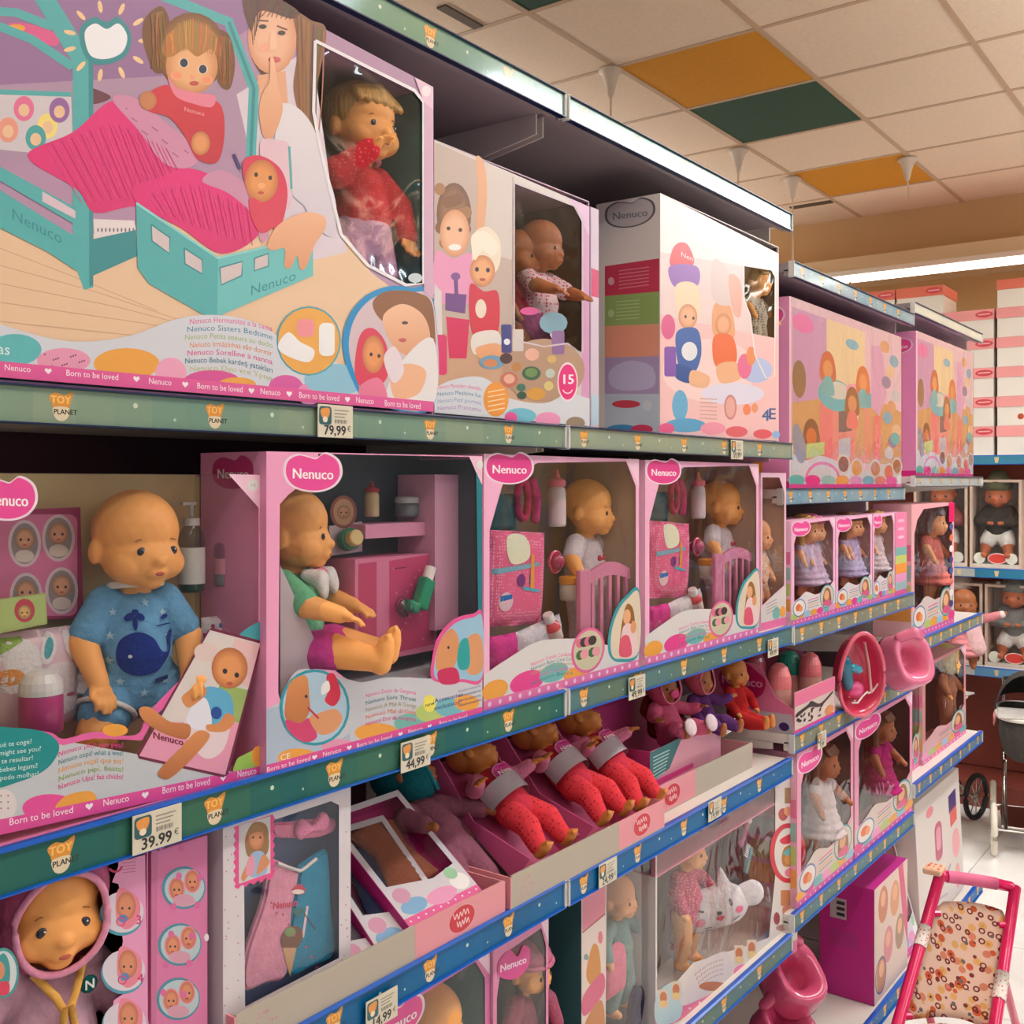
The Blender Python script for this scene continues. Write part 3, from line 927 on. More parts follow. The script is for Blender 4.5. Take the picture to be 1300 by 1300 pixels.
def hair_mat(name, col):
    if name in MATS: return MATS[name]
    m = mat(name, col, rough=0.4, spec=0.5)
    nt = m.node_tree; p = nt.nodes['Principled BSDF']
    tc = nt.nodes.new('ShaderNodeTexCoord'); mp = nt.nodes.new('ShaderNodeMapping')
    mp.inputs['Scale'].default_value = (260, 260, 14)
    n = nt.nodes.new('ShaderNodeTexNoise'); n.inputs['Scale'].default_value = 1.0
    cr = nt.nodes.new('ShaderNodeMix'); cr.data_type = 'RGBA'
    c = rgb(col); cr.inputs[6].default_value = (c[0] * .45, c[1] * .42, c[2] * .4, 1); cr.inputs[7].default_value = (min(1, c[0] * 1.25), min(1, c[1] * 1.2), min(1, c[2] * 1.15), 1)
    b = nt.nodes.new('ShaderNodeBump'); b.inputs['Strength'].default_value = .5; b.inputs['Distance'].default_value = .004
    nt.links.new(tc.outputs['Object'], mp.inputs[0]); nt.links.new(mp.outputs[0], n.inputs['Vector'])
    nt.links.new(n.outputs['Fac'], cr.inputs[0]); nt.links.new(cr.outputs[2], p.inputs['Base Color'])
    nt.links.new(n.outputs['Fac'], b.inputs['Height']); nt.links.new(b.outputs[0], p.inputs['Normal'])
    return m
HAIR_BLOND = hair_mat('doll_hair_blond', (206, 160, 84))
HAIR_BROWN = hair_mat('doll_hair_brown', (112, 70, 38))
HAIR_PINK = hair_mat('doll_hair_pink', (222, 110, 160))

# ================================================================== cartons
def holepoly(pr, outer, hole, col):
    pts = list(outer) + list(hole)
    tr = tessellate_polygon([[Vector((p[0], p[1], 0)) for p in outer], [Vector((p[0], p[1], 0)) for p in hole[::-1]]])
    # tessellate indexes the concatenated list in the order given
    pts = list(outer) + list(hole[::-1])
    pr._add(pts, [rgb(col)] * len(pts), tr)
def carton(name, label, xf, y0, y1, z0, z1, depth, col, liner=None, group=None, cat='toy box', open_front=True, top=None, side=None, bottom=None, clear_top=False):
    """window carton: back, two sides, top and base of card; the front is added by the caller. Everything in shop metres."""
    t = thing(name, label, cat, (xf - depth / 2, (y0 + y1) / 2, z0), group=group)
    xb = xf - depth; e = 0.002
    def cm(c):
        n = 'card_%d_%d_%d' % tuple(int(q) for q in c)
        return mat(n, tuple(c), rough=0.42, spec=0.4)
    cs = cm(side or col)
    if open_front:
        box('back_panel', xb, xb + e, y0, y1, z0, z1, cm(liner or col), t)
        box('side_panel', xb, xf, y0, y0 + e, z0, z1, cs, t)
        box('side_panel', xb, xf, y1 - e, y1, z0, z1, cs, t)
        if liner:
            box('lining', xb + e, xf - .004, y1 - 2 * e, y1 - e - .0002, z0 + e, z1 - e, cm(liner), t)
            box('lining', xb + e, xf - .004, y0 + e + .0002, y0 + 2 * e, z0 + e, z1 - e, cm(liner), t)
        box('top_panel', xb, xf, y0 + e, y1 - e, z1 - (e * .15 if clear_top else e), z1, FILM2 if clear_top else cm(top or col), t)
        box('base_panel', xb, xf, y0 + e, y1 - e, z0, z0 + e, cm(bottom or col), t)
    else:
        box('carton_body', xb, xf, y0, y1, z0, z1, cs, t, bevel=0.0015)
    return t
def pane(t, pts, xf, m=None, name='window_film'):
    """clear sheet over a window; pts are photo points on the plane xf"""
    P = [atx(p[0], p[1], xf) for p in pts]
    me = bpy.data.meshes.new(name)
    me.from_pydata([p[:] for p in P], [], [t_ for t_ in tessellate_polygon([P])])
    me.validate()
    return meshobj(name, me, m or FILM, t)
def born_strip(pr, pts, txts, size, tc=(250, 232, 236)):
    pass
def arc_text(pr, txt, x0, y0, x1, y1, size, col, sag=0.0):
    """baseline from (x0,y0) to (x1,y1), bulging up by sag"""
    vs, ts = text_mesh(txt)
    xs = [v[0] for v in vs]; a, b = min(xs), max(xs)
    pts = []
    for x, y in vs:
        u = (x - a) / max(1e-6, b - a)
        px = x0 + (x1 - x0) * u; py = y0 + (y1 - y0) * u - sag * 4 * u * (1 - u)
        pts.append((px, py - y * size))
    pr._add(pts, [rgb(col)] * len(pts), ts)
def baby_face(pr, cx, cy, r, skin=(214, 146, 96), look=0.0, hair=None, tilt=0.0):
    """small printed baby portrait head"""
    dk = tuple(int(c * .72) for c in skin)
    pr.ell(cx, cy, r * .92, r, skin, dk)
    if hair: pr.blob([(cx - r * .95, cy - r * .1), (cx - r * .8, cy - r * .9), (cx, cy - r * 1.18), (cx + r * .8, cy - r * .9), (cx + r * .95, cy - r * .1), (cx + r * .6, cy - r * .55), (cx, cy - r * .5), (cx - r * .6, cy - r * .55)], hair)
    for s in (-1, 1):
        pr.ell(cx + look * r + s * r * .36, cy + r * .08, r * .13, r * .14, (46, 44, 54), n=10)
    pr.ell(cx + look * r * 1.3, cy + r * .32, r * .12, r * .09, tuple(min(255, int(c * 1.1)) for c in skin), n=10)
    pr.ell(cx + look * r * 1.2, cy + r * .56, r * .2, r * .09, (186, 84, 70), n=10)

# ------------------------------------------------------------------ small goods and decals
def decal(name, parent, surf, shapes, offset=0.0012, step=0.0003, maxlen=0.006, axis=(1, 0, 0)):
    """printed motif wrapped on a garment: shapes = [(pts(y,z), colour)] in the doll's own metres, projected from the front"""
    me = surf.data
    tree = BVHTree.FromPolygons([v.co for v in me.vertices], [tuple(p.vertices) for p in me.polygons])
    vv = []; cc = []; tt = []
    for k, (pts, col) in enumerate(shapes):
        bm = bmesh.new()
        vs = [bm.verts.new((0, p[0], p[1])) for p in pts]
        for t in tessellate_polygon([[Vector((p[0], p[1], 0)) for p in pts]]):
            try: bm.faces.new([vs[i] for i in t])
            except ValueError: pass
        for _ in range(4):
            es = [e for e in bm.edges if e.calc_length() > maxlen]
            if not es: break
            bmesh.ops.subdivide_edges(bm, edges=es, cuts=1)
            bmesh.ops.triangulate(bm, faces=bm.faces)
        b = len(vv)
        bm.verts.ensure_lookup_table()
        for i, v in enumerate(bm.verts):
            v.index = i
            h = tree.ray_cast(Vector((.3, v.co.y, v.co.z)), Vector((-1, 0, 0)))
            x = h[0].x if h[0] is not None else 0.02
            vv.append((x + offset + k * step * .3, v.co.y, v.co.z)); cc.extend(rgb(col))
        for f in bm.faces: tt.append(tuple(v.index + b for v in f.verts))
        bm.free()
    m = bpy.data.meshes.new(name); m.from_pydata(vv, [], tt)
    m.color_attributes.new('Col', 'FLOAT_COLOR', 'POINT').data.foreach_set('color', cc)
    return meshobj(name, m, FABRIC, parent)
def ellp(cx, cy, rx, ry, n=18, rot=0.0):
    return [(cx + rx * math.cos(2 * math.pi * k / n) * math.cos(rot) - ry * math.sin(2 * math.pi * k / n) * math.sin(rot), cy + rx * math.cos(2 * math.pi * k / n) * math.sin(rot) + ry * math.sin(2 * math.pi * k / n) * math.cos(rot)) for k in range(n)]
def starp(cx, cy, r, n=5, q=.45):
    return [(cx + (r if k % 2 == 0 else r * q) * math.sin(math.pi * k / n), cy + (r if k % 2 == 0 else r * q) * math.cos(math.pi * k / n)) for k in range(2 * n)]

def pm(c, rough=0.3, coat=0.2):
    return mat('plastic_%d_%d_%d_%d' % (c[0], c[1], c[2], int(rough * 100)), tuple(c), rough=rough, coat=coat)
CLEAR = film_mat('clear_plastic', tint=(245, 245, 250), clear=0.8, bump=0.05)
def bottle(name, label, p, h, r, body, cap, style='round', lab=None, group=None, tilt=(0, 0, 0), cat='bottle', see=False):
    """p = centre of the base"""
    t = thing(name, label, cat, p, group=group, local=True); t.rotation_euler = tilt
    bm = bmesh.new()
    lathe(bm, [(r * .86, 0), (r, h * .03), (r, h * .58), (r * .92, h * .66), (r * .55, h * .74), (r * .5, h * .76)], 20)
    from_bm('flask', bm, CLEAR if see else pm(body), t, smooth=True)
    if see:
        bm = bmesh.new(); lathe(bm, [(r * .8, h * .01), (r * .93, h * .04), (r * .93, h * .34)], 20)
        from_bm('filling', bm, pm(body), t, smooth=True)
    bm = bmesh.new()
    if style == 'pump':
        lathe(bm, [(r * .62, h * .74), (r * .62, h * .82), (r * .3, h * .83), (r * .16, h * .84), (r * .16, h * .97), (r * .2, h * .97), (r * .2, h)], 14)
        bx(bm, -r * .2, r * .2, -r * .9, r * .3, h * .965, h)
    elif style == 'teat':
        lathe(bm, [(r * .98, h * .7), (r * 1.0, h * .8), (r * .9, h * .82), (r * .42, h * .85), (r * .22, h * .93), (r * .2, h * .98), (r * .08, h)], 18)
    elif style == 'dome':
        lathe(bm, [(r * 1.02, h * .62), (r * 1.02, h * .7), (r * .95, h * .82), (r * .7, h * .94), (r * .3, h)], 20)
    else:
        lathe(bm, [(r * .62, h * .74), (r * .66, h * .76), (r * .66, h * .97), (r * .6, h)], 16)
    from_bm('cap', bm, pm(cap), t, smooth=False)
    if lab:
        bm = bmesh.new()
        n = 12; z0, z1 = h * lab[1], h * lab[2]
        rows = []
        for z in (z0, z1):
            rows.append([bm.verts.new((r * 1.02 * math.cos(a), r * 1.02 * math.sin(a), z)) for a in [math.radians(-110 + 150 * k / n) for k in range(n + 1)]])
        for k in range(n): bm.faces.new((rows[0][k], rows[0][k + 1], rows[1][k + 1], rows[1][k]))
        from_bm('label', bm, pm(lab[0], 0.5), t, smooth=True)
    return t
def soft_pack(name, label, c, sx, sy, sz, col, rot=(0, 0, 0), prints=None, cat='pack', m=None):
    """pillow shaped pouch centred at c; face towards +x"""
    t = thing(name, label, cat, c, local=True); t.rotation_euler = rot
    bm = bmesh.new()
    bmesh.ops.create_grid(bm, x_segments=12, y_segments=12, size=1.0)
    g = bmesh.ops.extrude_face_region(bm, geom=list(bm.faces))
    top = {v for v in g['geom'] if isinstance(v, bmesh.types.BMVert)}
    for v in bm.verts:
        u, w_ = v.co.x, v.co.y
        puff = max(0, (1 - u ** 4) * (1 - w_ ** 4)) ** .5
        wob = .06 * math.sin(u * 5 + c[1] * 40) * math.sin(w_ * 4 + 1)
        v.co = Vector(((1 if v in top else -1) * sx / 2 * (puff + wob * .4), u * sy / 2, w_ * sz / 2))
    bmesh.ops.recalc_face_normals(bm, faces=bm.faces)
    po = from_bm('pouch', bm, m or pm(col, .45), t, smooth=True)
    if prints:
        decal('print', po, po, prints, offset=.0008, maxlen=.01)
    return t
def flat_card(name, label, xf, quad, col, draw=None, cat='card', thick=0.003, group=None, m=None):
    """stiff printed sheet facing the aisle; quad = four photo points on plane xf"""
    P = [atx(p[0], p[1], xf) for p in quad]
    c = sum(P, Vector()) / len(P)
    t = thing(name, label, cat, (c.x, c.y, min(p.z for p in P)), group=group)
    bm = bmesh.new()
    f = bm.faces.new([bm.verts.new(p) for p in P])
    q = bmesh.ops.extrude_face_region(bm, geom=[f])
    for v in q['geom']:
        if isinstance(v, bmesh.types.BMVert): v.co.x -= thick
    bmesh.ops.recalc_face_normals(bm, faces=bm.faces)
    from_bm('sheet', bm, m or pm(col, .45, 0.0), t)
    if draw:
        pr = Print(on_x(xf), PX); draw(pr); pr.build('print', t)
    return t
def wave_border(pr, pts_top, pts_bot, col):
    pr.poly(smooth_open(pts_top) + list(pts_bot), col)
def mixc(a, b, t): return tuple(a[i] + (b[i] - a[i]) * t for i in range(3))

# ================================================================== middle row, nearest bays
Z3 = 1.3945
PINK = (232, 128, 176); HOT = (226, 62, 140); LPINK = (238, 190, 208); TEAL = (44, 142, 140); ORANGE = (232, 160, 62)
def nb(pr, segs, size, col=(250, 236, 240)):
    """'Born to be loved' style running text: (text, x, y, slope)"""
    xs = [q[1] for q in segs]; xa, xb = min(xs), max(xs)
    for tx, x, y, sl in segs:
        k = 1 - .36 * (x - xa) / max(1, xb - xa)
        if tx == '*': pr.heart(x, y, size * .42 * k, size * .38, col, sl)
        else: pr.text(tx, x, y, size, col, slope=sl, sx=k * .95)

# ---------------- whale doll box
xf = -0.018; pl, prr = -14, 333
y0, y1 = Yx(pl, xf), Yx(prr, xf); zt = Zx(333, 603, xf)
M1 = carton('doll_box', 'pink window box with bald baby doll in blue whale romper', xf, y0, y1, Z3, zt, 0.128, PINK, liner=(228, 206, 150), side=(228, 130, 178), top=(214, 200, 176), clear_top=True)
fr = Print(on_x(xf), PX)
win = [(-14, 600), (328, 603), (328, 790), (246, 850), (188, 905), (170, 934), (120, 930), (80, 940), (60, 930), (-14, 922)]
holepoly(fr, [(-14, 598.5), (333, 603), (333, 987), (-14, 1063)], win, (190, 194, 198))
fr.poly([(328, 603), (333, 603), (333, 800), (328, 800)], (238, 170, 200))
fr.poly([(290, 602), (333, 603), (333, 650)], (240, 196, 214)); fr.ell(321, 616, 7, 7.5, (222, 222, 216)); fr.text('+3', 321, 616, 6, (150, 150, 150))
# swoosh and clouds of the lower card
fr.poly(smooth_open([(-14, 921), (60, 929), (80, 938), (120, 929), (172, 933), (190, 903), (246, 848), (333, 786)]) + [(333, 800), (250, 858), (197, 909), (180, 940), (120, 937), (80, 946), (-14, 930)], (222, 96, 160))
fr.blob([(310, 800), (333, 790), (333, 818), (300, 815)], (70, 160, 168))
fr.ell(146, 927, 16, 8, ORANGE)
fr.blob([(300, 965), (310, 958), (333, 950), (333, 978), (298, 984)], (150, 190, 80)); fr.ell(328, 960, 9, 13, ORANGE)
fr.ell(5, 1022, 16, 20, (214, 206, 204)); fr.ell(64, 1026, 36, 18, (226, 74, 150))
fr.blob([(70, 1026), (84, 1010), (112, 1004), (122, 1012), (118, 1022), (86, 1032)], ORANGE)
for k in range(9): fr.ell(-8 + 9 * (k % 3), 1010 + 8 * (k // 3), 1.2, 1.2, (150, 90, 110), n=6)
fr.poly([(-14, 1043), (333, 972), (333, 987), (-14, 1063)], (224, 76, 150))
nb(fr, [('Born to be loved', 52, 1036, -.2), ('*', 113, 1023.5, -.2), ('Nenuco', 147, 1016.5, -.2), ('*', 184, 1009, -.2), ('Born to be loved', 236, 998, -.2), ('*', 283, 987, -.2), ('Nenuco', 313, 981, -.2)], 12.5)
fr.blob([(-14, 930), (20, 924), (58, 930), (75, 948), (60, 975), (25, 992), (-14, 996)], (22, 138, 138))
for k, s_ in enumerate(('¿qué te coge?', 'who might see you?', 'de te resultar!', 'the bebes legami!', 'aus, podo molhar!')):
    fr.text(s_, 16, 944 + 10.5 * k, 9, (206, 230, 226), slope=-.12)
for k, (s_, c_) in enumerate((('Nenuco ¡Au! que pijo!', HOT), ('Nenuco oops! what a wee!', (30, 130, 138)), ('Nenuco mijé! que pis!', ORANGE), ('Nenuco pipi, fiesta!', (150, 170, 80)), ('Nenuco Upa! faz chichi!', HOT))):
    arc_text(fr, s_, 74, 958 + 10.5 * k, 156, 947 + 10 * k, 9.5, c_, sag=6)
# card picture: doll lying on changing mat
def quadmap(q):
    def f(u, v): return ((1 - u) * (1 - v) * q[0][0] + u * (1 - v) * q[1][0] + u * v * q[2][0] + (1 - u) * v * q[3][0], (1 - u) * (1 - v) * q[0][1] + u * (1 - v) * q[1][1] + u * v * q[2][1] + (1 - u) * v * q[3][1])
    return f
Q = quadmap([(266, 796), (333, 814), (288, 988), (171, 962)])
fr.poly([Q(.04, 0), Q(.96, 0), Q(1, .03), Q(1, .97), Q(.96, 1), Q(.04, 1), Q(0, .97), Q(0, .03)], (112, 30, 60))
fr.poly([Q(.03, .02), Q(.97, .02), Q(.97, .98), Q(.03, .98)], (214, 204, 198))
fr.poly([Q(.5, .03), Q(.97, .03), Q(.97, .34), Q(.6, .3)], (226, 186, 186)); fr.poly([Q(.55, .36), Q(.97, .36), Q(.97, .6), Q(.62, .6)], (150, 176, 100))
fr.poly([Q(.03, .72), Q(.97, .6), Q(.97, .98), Q(.03, .98)], (224, 150, 176))
fr.ell(283, 858, 12, 12, (226, 182, 172)); fr.ell(262, 828, 16, 12, (220, 196, 190))
fr.blob([(232, 925), (252, 895), (290, 905), (284, 950), (258, 962)], (226, 206, 210)); fr.text('Nenuco', 213, 938, 12, (120, 20, 50), slope=.25, bold=.4)
SK = (214, 140, 84); SKD = (178, 104, 58)
fr.blob([(262, 872), (290, 880), (296, 905), (288, 925), (262, 920), (250, 896)], (92, 168, 204)); fr.blob([(248, 890), (262, 888), (268, 920), (250, 926), (236, 914)], (222, 222, 232))
fr.blob([(252, 865), (240, 876), (230, 886), (238, 898), (252, 890), (262, 878)], SK); fr.blob([(288, 905), (298, 914), (286, 928), (264, 928), (262, 920), (276, 918)], SK)
fr.blob([(240, 920), (215, 916), (190, 898), (176, 900), (182, 915), (205, 930), (236, 938)], SK, SKD); fr.blob([(250, 928), (266, 934), (246, 960), (215, 988), (200, 984), (206, 972), (228, 950)], SK, SKD)
fr.ell(291, 848, 23, 26, (222, 150, 92), SKD); fr.ell(285, 852, 3, 3.4, (46, 44, 56)); fr.ell(300, 857, 3, 3.4, (46, 44, 56)); fr.ell(291, 868, 4, 2.5, (186, 84, 70))
fr.ell(274, 905, 7, 8, (34, 74, 150))
fr.logo(8, 633, 36, 27, slope=0.03)
fr.build('front_print', M1)
pane(M1, win, xf - .0008)
# doll
WH = cloth('romper_blue', (104, 160, 200), 60, .16); TRIM = cloth('trim_white', (222, 218, 214))
hip = atx(171, 872, -0.084)
D1 = doll('baby_doll', 'bald baby doll in a light blue romper with a navy whale', hip, .93, rot=(0, 0, -.34), pose='stand', head=(.24, .04, 0), hs=1.12, tw=.86, clothes=(('romper', WH, TRIM),),
          pz=dict(er=(.012, -.064, .062), wr=(.040, -.052, .016), el=(.012, .062, .062), wl=(.04, .056, .022), kl=(.028, .050, -.046), al=(.012, .066, -.085), kr=(.028, -.050, -.046), ar=(.012, -.066, -.085)))
ro = [c for c in D1.children if c.name.startswith('romper')][0]
NAVY = (24, 46, 128)
sh = []
for (a, b) in ((-.036, .098), (.03, .094), (-.040, .07), (.036, .066), (.004, .108), (-.03, .015), (.03, .012), (.0, .0), (.042, .04), (-.043, .04)):
    sh.append((starp(a * .9, b, .0055), (160, 194, 214)))
sh.append((smooth_closed([(-.032, .046), (-.026, .066), (-.008, .074), (.010, .066), (.020, .050), (.030, .048), (.030, .066), (.038, .072), (.034, .05), (.026, .036), (.012, .024), (-.010, .022), (-.026, .030)]), NAVY))
sh += [(ellp(-.010, .084, .0028, .008), NAVY), (ellp(-.016, .092, .006, .004, rot=.6), NAVY), (ellp(-.004, .092, .006, .004, rot=-.6), NAVY), (ellp(-.009, .098, .004, .003), NAVY)]
sh += [(ellp(-.018, .046, .0022, .0022, 8), (214, 226, 236)), (ellp(.028, .089, .005, .003, rot=.3), NAVY), ([(.016, .080), (.036, .081), (.036, .0795), (.016, .0785)], NAVY), ([(.012, .016), (.03, .018), (.03, .013), (.012, .011)], (30, 50, 110))]
decal('whale_print', ro, ro, sh)
for s in (1, -1):
    bm = bmesh.new()
    c0 = Vector((.016, s * .038, -.022)); d = Vector((.024, s * .022, -.046)).normalized()
    a = d.cross(Vector((0, 0, 1))).normalized(); b = d.cross(a)
    tube(bm, [c0 + (a * math.cos(q) + b * math.sin(q)) * .0345 for q in [2 * math.pi * k / 20 for k in range(20)]], .0035, 6, closed=True)
    from_bm('leg_trim', bm, TRIM, ro, smooth=True)
# accessories in the whale box
p = atx(243, 752, -.1); bottle('pump_bottle', 'clear pump bottle with green soap beside the whale doll', (p.x, p.y, p.z), .112, .0165, (40, 110, 60), (206, 204, 200), 'pump', ((214, 214, 206), .1, .5), see=True)
p = atx(288, 744, -.095); bottle('powder_bottle', 'clear powder bottle with crimson cap beside the whale doll', (p.x, p.y, p.z), .080, .0165, (226, 216, 214), (190, 30, 90), 'cap', ((226, 150, 170), .2, .45), see=True)
p = atx(52, 930, -.06); bottle('feeding_bottle', 'white-topped feeding bottle in front of the bunny bag', (p.x, p.y, p.z), .066, .022, (170, 40, 110), (206, 204, 204), 'dome')
def faces(pr):
    pr.rrect(-10, 653, 98, 782, 10, (206, 112, 152))
    for cx, cy in ((31, 690), (74, 683), (33, 757), (78, 750)):
        pr.ell(cx, cy, 21, 30, (206, 184, 190)); pr.ell(cx, cy, 17, 26, (140, 128, 130))
        baby_face(pr, cx, cy - 6, 14, (206, 150, 116)); pr.ell(cx, cy + 16, 12, 8, (206, 190, 180))
flat_card('sticker_tray', 'dark pink tray of four oval baby face pictures', -.118, [(-10, 648), (102, 644), (106, 784), (-10, 790)], (150, 24, 84), faces, 'tray')
def greenc(pr):
    pr.poly([(-10, 764), (56, 755), (57, 790), (-10, 802)], (176, 196, 120)); pr.ell(31, 775, 13, 15, (198, 66, 84)); baby_face(pr, 31, 777, 9, (222, 180, 110))
flat_card('picture_card', 'small lime green card with a baby face', -.088, [(-10, 762), (58, 753), (60, 792), (-10, 806)], (170, 190, 110), greenc)
p = atx(44, 862, -.108)
pk = soft_pack('bunny_bag', 'white and pink soft bag with a sleepy bunny face', p, .030, .102, .108, (222, 190, 202), prints=[
    (ellp(-.03, .02, .03, .03), (226, 222, 222)), (ellp(-.036, .008, .016, .009), (220, 150, 80)), (ellp(.022, -.012, .034, .03), (226, 216, 220)),
    (ellp(.008, .034, .009, .018, rot=-.3), (222, 214, 216)), (ellp(.008, .034, .005, .012, rot=-.3), (86, 160, 166)), (ellp(.036, .034, .009, .018, rot=.3), (222, 214, 216)),
    (ellp(.012, -.02, .006, .002), (190, 90, 120)), (ellp(.034, -.02, .006, .002), (190, 90, 120)), ([(-.05, .03), (-.02, .045), (-.02, .05), (-.05, .05)], (150, 180, 90))], cat='bag')
p = atx(281, 806, -.1)
soft_pack('wipes_pack', 'white wipes pack with coloured hearts by the whale doll', p, .02, .062, .05, (224, 220, 222), prints=[(ellp(-.02 + .011 * (k % 5), .014 - .012 * (k // 5), .003, .003, 6), ((170, 80, 120), (80, 120, 180), (190, 110, 140))[k % 3]) for k in range(10)] + [([(-.03, -.02), (-.004, -.02), (-.004, .006), (-.03, .006)], (178, 50, 110))])

# ---------------- inhaler doll box
xf = -0.006; y0, y1 = Yx(338, xf), Yx(612, xf); zt = Zx(338, 573, xf)
M2 = carton('doll_box', 'pink window box with doll in profile and toy doctor set', xf, y0, y1, Z3, zt, 0.128, PINK, liner=(64, 70, 76), side=(232, 150, 190), top=(226, 170, 196), clear_top=True)
fr = Print(on_x(xf), PX)
win = [(355, 640), (366, 628), (402, 600), (404, 576), (596, 580), (609, 612), (609, 782), (580, 788), (556, 815), (548, 850), (552, 864), (520, 860), (490, 861), (450, 872), (440, 862), (425, 851), (398, 849), (372, 864), (356, 890), (353, 880)]
holepoly(fr, [(338, 573), (612, 579), (612, 908), (338, 985)], win, (236, 160, 196))
fr.poly(smooth_open([(353, 893), (380, 850), (440, 862), (460, 866), (490, 860), (530, 861), (580, 862), (612, 858)]) + [(612, 905), (338, 980), (338, 900)], (196, 198, 204))
fr.poly([(338, 900), (356, 896), (372, 930), (400, 942), (430, 940), (444, 930), (444, 955), (338, 982)], (170, 186, 204))
fr.poly([(604, 582), (612, 580), (612, 790), (607, 790)], (28, 120, 132))
fr.poly([(595, 579), (612, 580), (612, 616)], (238, 190, 210)); fr.ell(609, 590, 4, 6, (222, 222, 216))
for c_, e in (((232, 160, 62), (378, 962, 26, 12)), ((226, 150, 180), (430, 948, 22, 10)), ((232, 160, 62), (478, 930, 28, 12)), ((110, 180, 170), (520, 918, 20, 12)), ((180, 200, 110), (545, 905, 18, 12)), ((110, 180, 190), (570, 898, 18, 12)), ((232, 160, 62), (592, 892, 16, 10))):
    fr.ell(*e, c_)
fr.text('CE', 362, 961, 11, (240, 236, 226), slope=-.2)
fr.poly([(338, 971), (612, 897), (612, 908), (338, 985)], (222, 76, 146))
nb(fr, [('Born to be loved', 366, 970, -.27), ('*', 399, 961, -.27), ('Nenuco', 421, 955, -.27), ('*', 443, 949, -.27), ('Born to be loved', 475, 941, -.27), ('*', 508, 932, -.27), ('Nenuco', 527, 927, -.27), ('*', 545, 922, -.27), ('Born to be loved', 575, 914, -.27)], 8.5)
for k, (s_, c_) in enumerate((('Nenuco Dolor de Garganta', HOT), ('Nenuco Sore Throat', (30, 120, 130)), ('Nenuco A Mal A Gorge', (170, 160, 120)), ('Nenuco Mal di Gola', (226, 120, 90)), ('Nenuco Dor de Garganta', HOT))):
    arc_text(fr, s_, 464, 884 + 9 * k, 528, 880 + 8.4 * k, 7.5, c_, sag=5)
fr.ell(545, 893, 8, 11, (232, 222, 90)); fr.text('new', 545, 894, 7, (40, 40, 30), slope=-.3)
for k in range(2): fr.text(('¡Accesorios', 'exclusivos!')[k], 568, 886 + 9 * k, 8, (66, 66, 140), slope=-.25)
for k in range(4): fr.text('Exclusive accessories', 596, 874 + 6 * k, 4.2, (60, 70, 130), slope=-.27, sx=.8)
# round picture, left
fr.ell(399, 898, 44.5, 48.5, (40, 150, 166)); fr.ell(399, 898, 41, 45, (170, 196, 214))
fr.blob([(362, 890), (368, 866), (388, 858), (392, 885), (392, 905), (378, 920), (362, 912)], (212, 140, 84), (190, 116, 66)); fr.blob([(362, 914), (380, 918), (392, 912), (402, 935), (386, 942), (368, 930)], (206, 60, 110))
fr.blob([(392, 912), (405, 905), (425, 900), (434, 912), (424, 928), (405, 932)], (216, 150, 104)); fr.blob([(414, 858), (424, 856), (432, 880), (424, 896), (412, 890), (416, 876)], (206, 40, 70)); fr.blob([(408, 870), (416, 864), (418, 876), (408, 882)], (236, 232, 230)); fr.line([(390, 898), (404, 912)], 2.5, (190, 40, 60))
fr.ell(388, 884, 1.8, 2.2, (50, 46, 52))
# half-round picture, right
fr.blob([(550, 864), (548, 838), (556, 808), (576, 786), (600, 779), (612, 780), (612, 862), (586, 866)], (222, 84, 146)); fr.blob([(554, 862), (552, 838), (560, 811), (578, 791), (600, 784), (612, 785), (612, 858), (586, 862)], (150, 190, 214))
fr.blob([(554, 850), (556, 820), (572, 798), (582, 812), (580, 836), (572, 850)], (214, 146, 96)); fr.blob([(592, 812), (604, 804), (612, 815), (612, 850), (596, 856), (588, 835)], (214, 150, 104)); fr.blob([(584, 815), (594, 812), (596, 845), (584, 850), (580, 836)], (40, 160, 158)); fr.blob([(556, 852), (578, 848), (582, 866), (560, 868)], (200, 40, 90)); fr.ell(569, 822, 1.6, 2, (50, 46, 52))
fr.logo(397, 600, 34, 24, slope=.03)
fr.build('front_print', M2)
# printed left side: badge colours darkened for the shade
sp = Print(on_y(y0), NY); sp.logo(296, 600, 26, 22, col=(196, 50, 120), rim=(226, 150, 186)); sp.build('side_print', M2)
pane(M2, win, xf - .0008)
# inner flap, cabinet and shelf of the set
P = [atx(356, 718, -.03), atx(418, 852, -.03), atx(356, 890, -.03)]
bm = bmesh.new(); f = bm.faces.new([bm.verts.new(v) for v in P]); q = bmesh.ops.extrude_face_region(bm, geom=[f])
for v in q['geom']:
    if isinstance(v, bmesh.types.BMVert): v.co.x -= .002
bmesh.ops.recalc_face_normals(bm, faces=bm.faces)
from_bm('inner_flap', bm, mat('card_greypink', (196, 180, 186), rough=.5), M2)
a = atx(452, 845, -.06); b = atx(556, 702, -.06)
cab = thing('toy_cabinet', 'pink cardboard toy cabinet with two red-pink doors in the doctor set', 'toy cabinet', (-.1, (a.y + b.y) / 2, a.z))
box('cabinet_body', -.126, -.062, a.y, b.y, a.z, b.z, mat('card_cab', (206, 116, 150), rough=.5), cab)
cpr = Print(on_x(-.062), PX)
cpr.poly([(455, 716), (478, 713), (478, 832), (455, 838)], (186, 64, 104)); cpr.poly([(494, 712), (551, 703), (551, 818), (494, 830)], (192, 62, 108))
for k in range(14): cpr.ell(500 + (k * 17) % 46, 722 + (k * 29) % 96, 1.6, 1.6, (214, 110, 140), n=6)
cpr.line([(500, 722), (516, 720)], 1.5, (120, 30, 60)); cpr.build('door_print', cab)
a = atx(464, 684, -.07); b = atx(566, 655, -.07)
shf = thing('toy_wall_shelf', 'pink cardboard ledge holding toy jars above the toy cabinet', 'toy shelf', (-.1, (a.y + b.y) / 2, a.z))
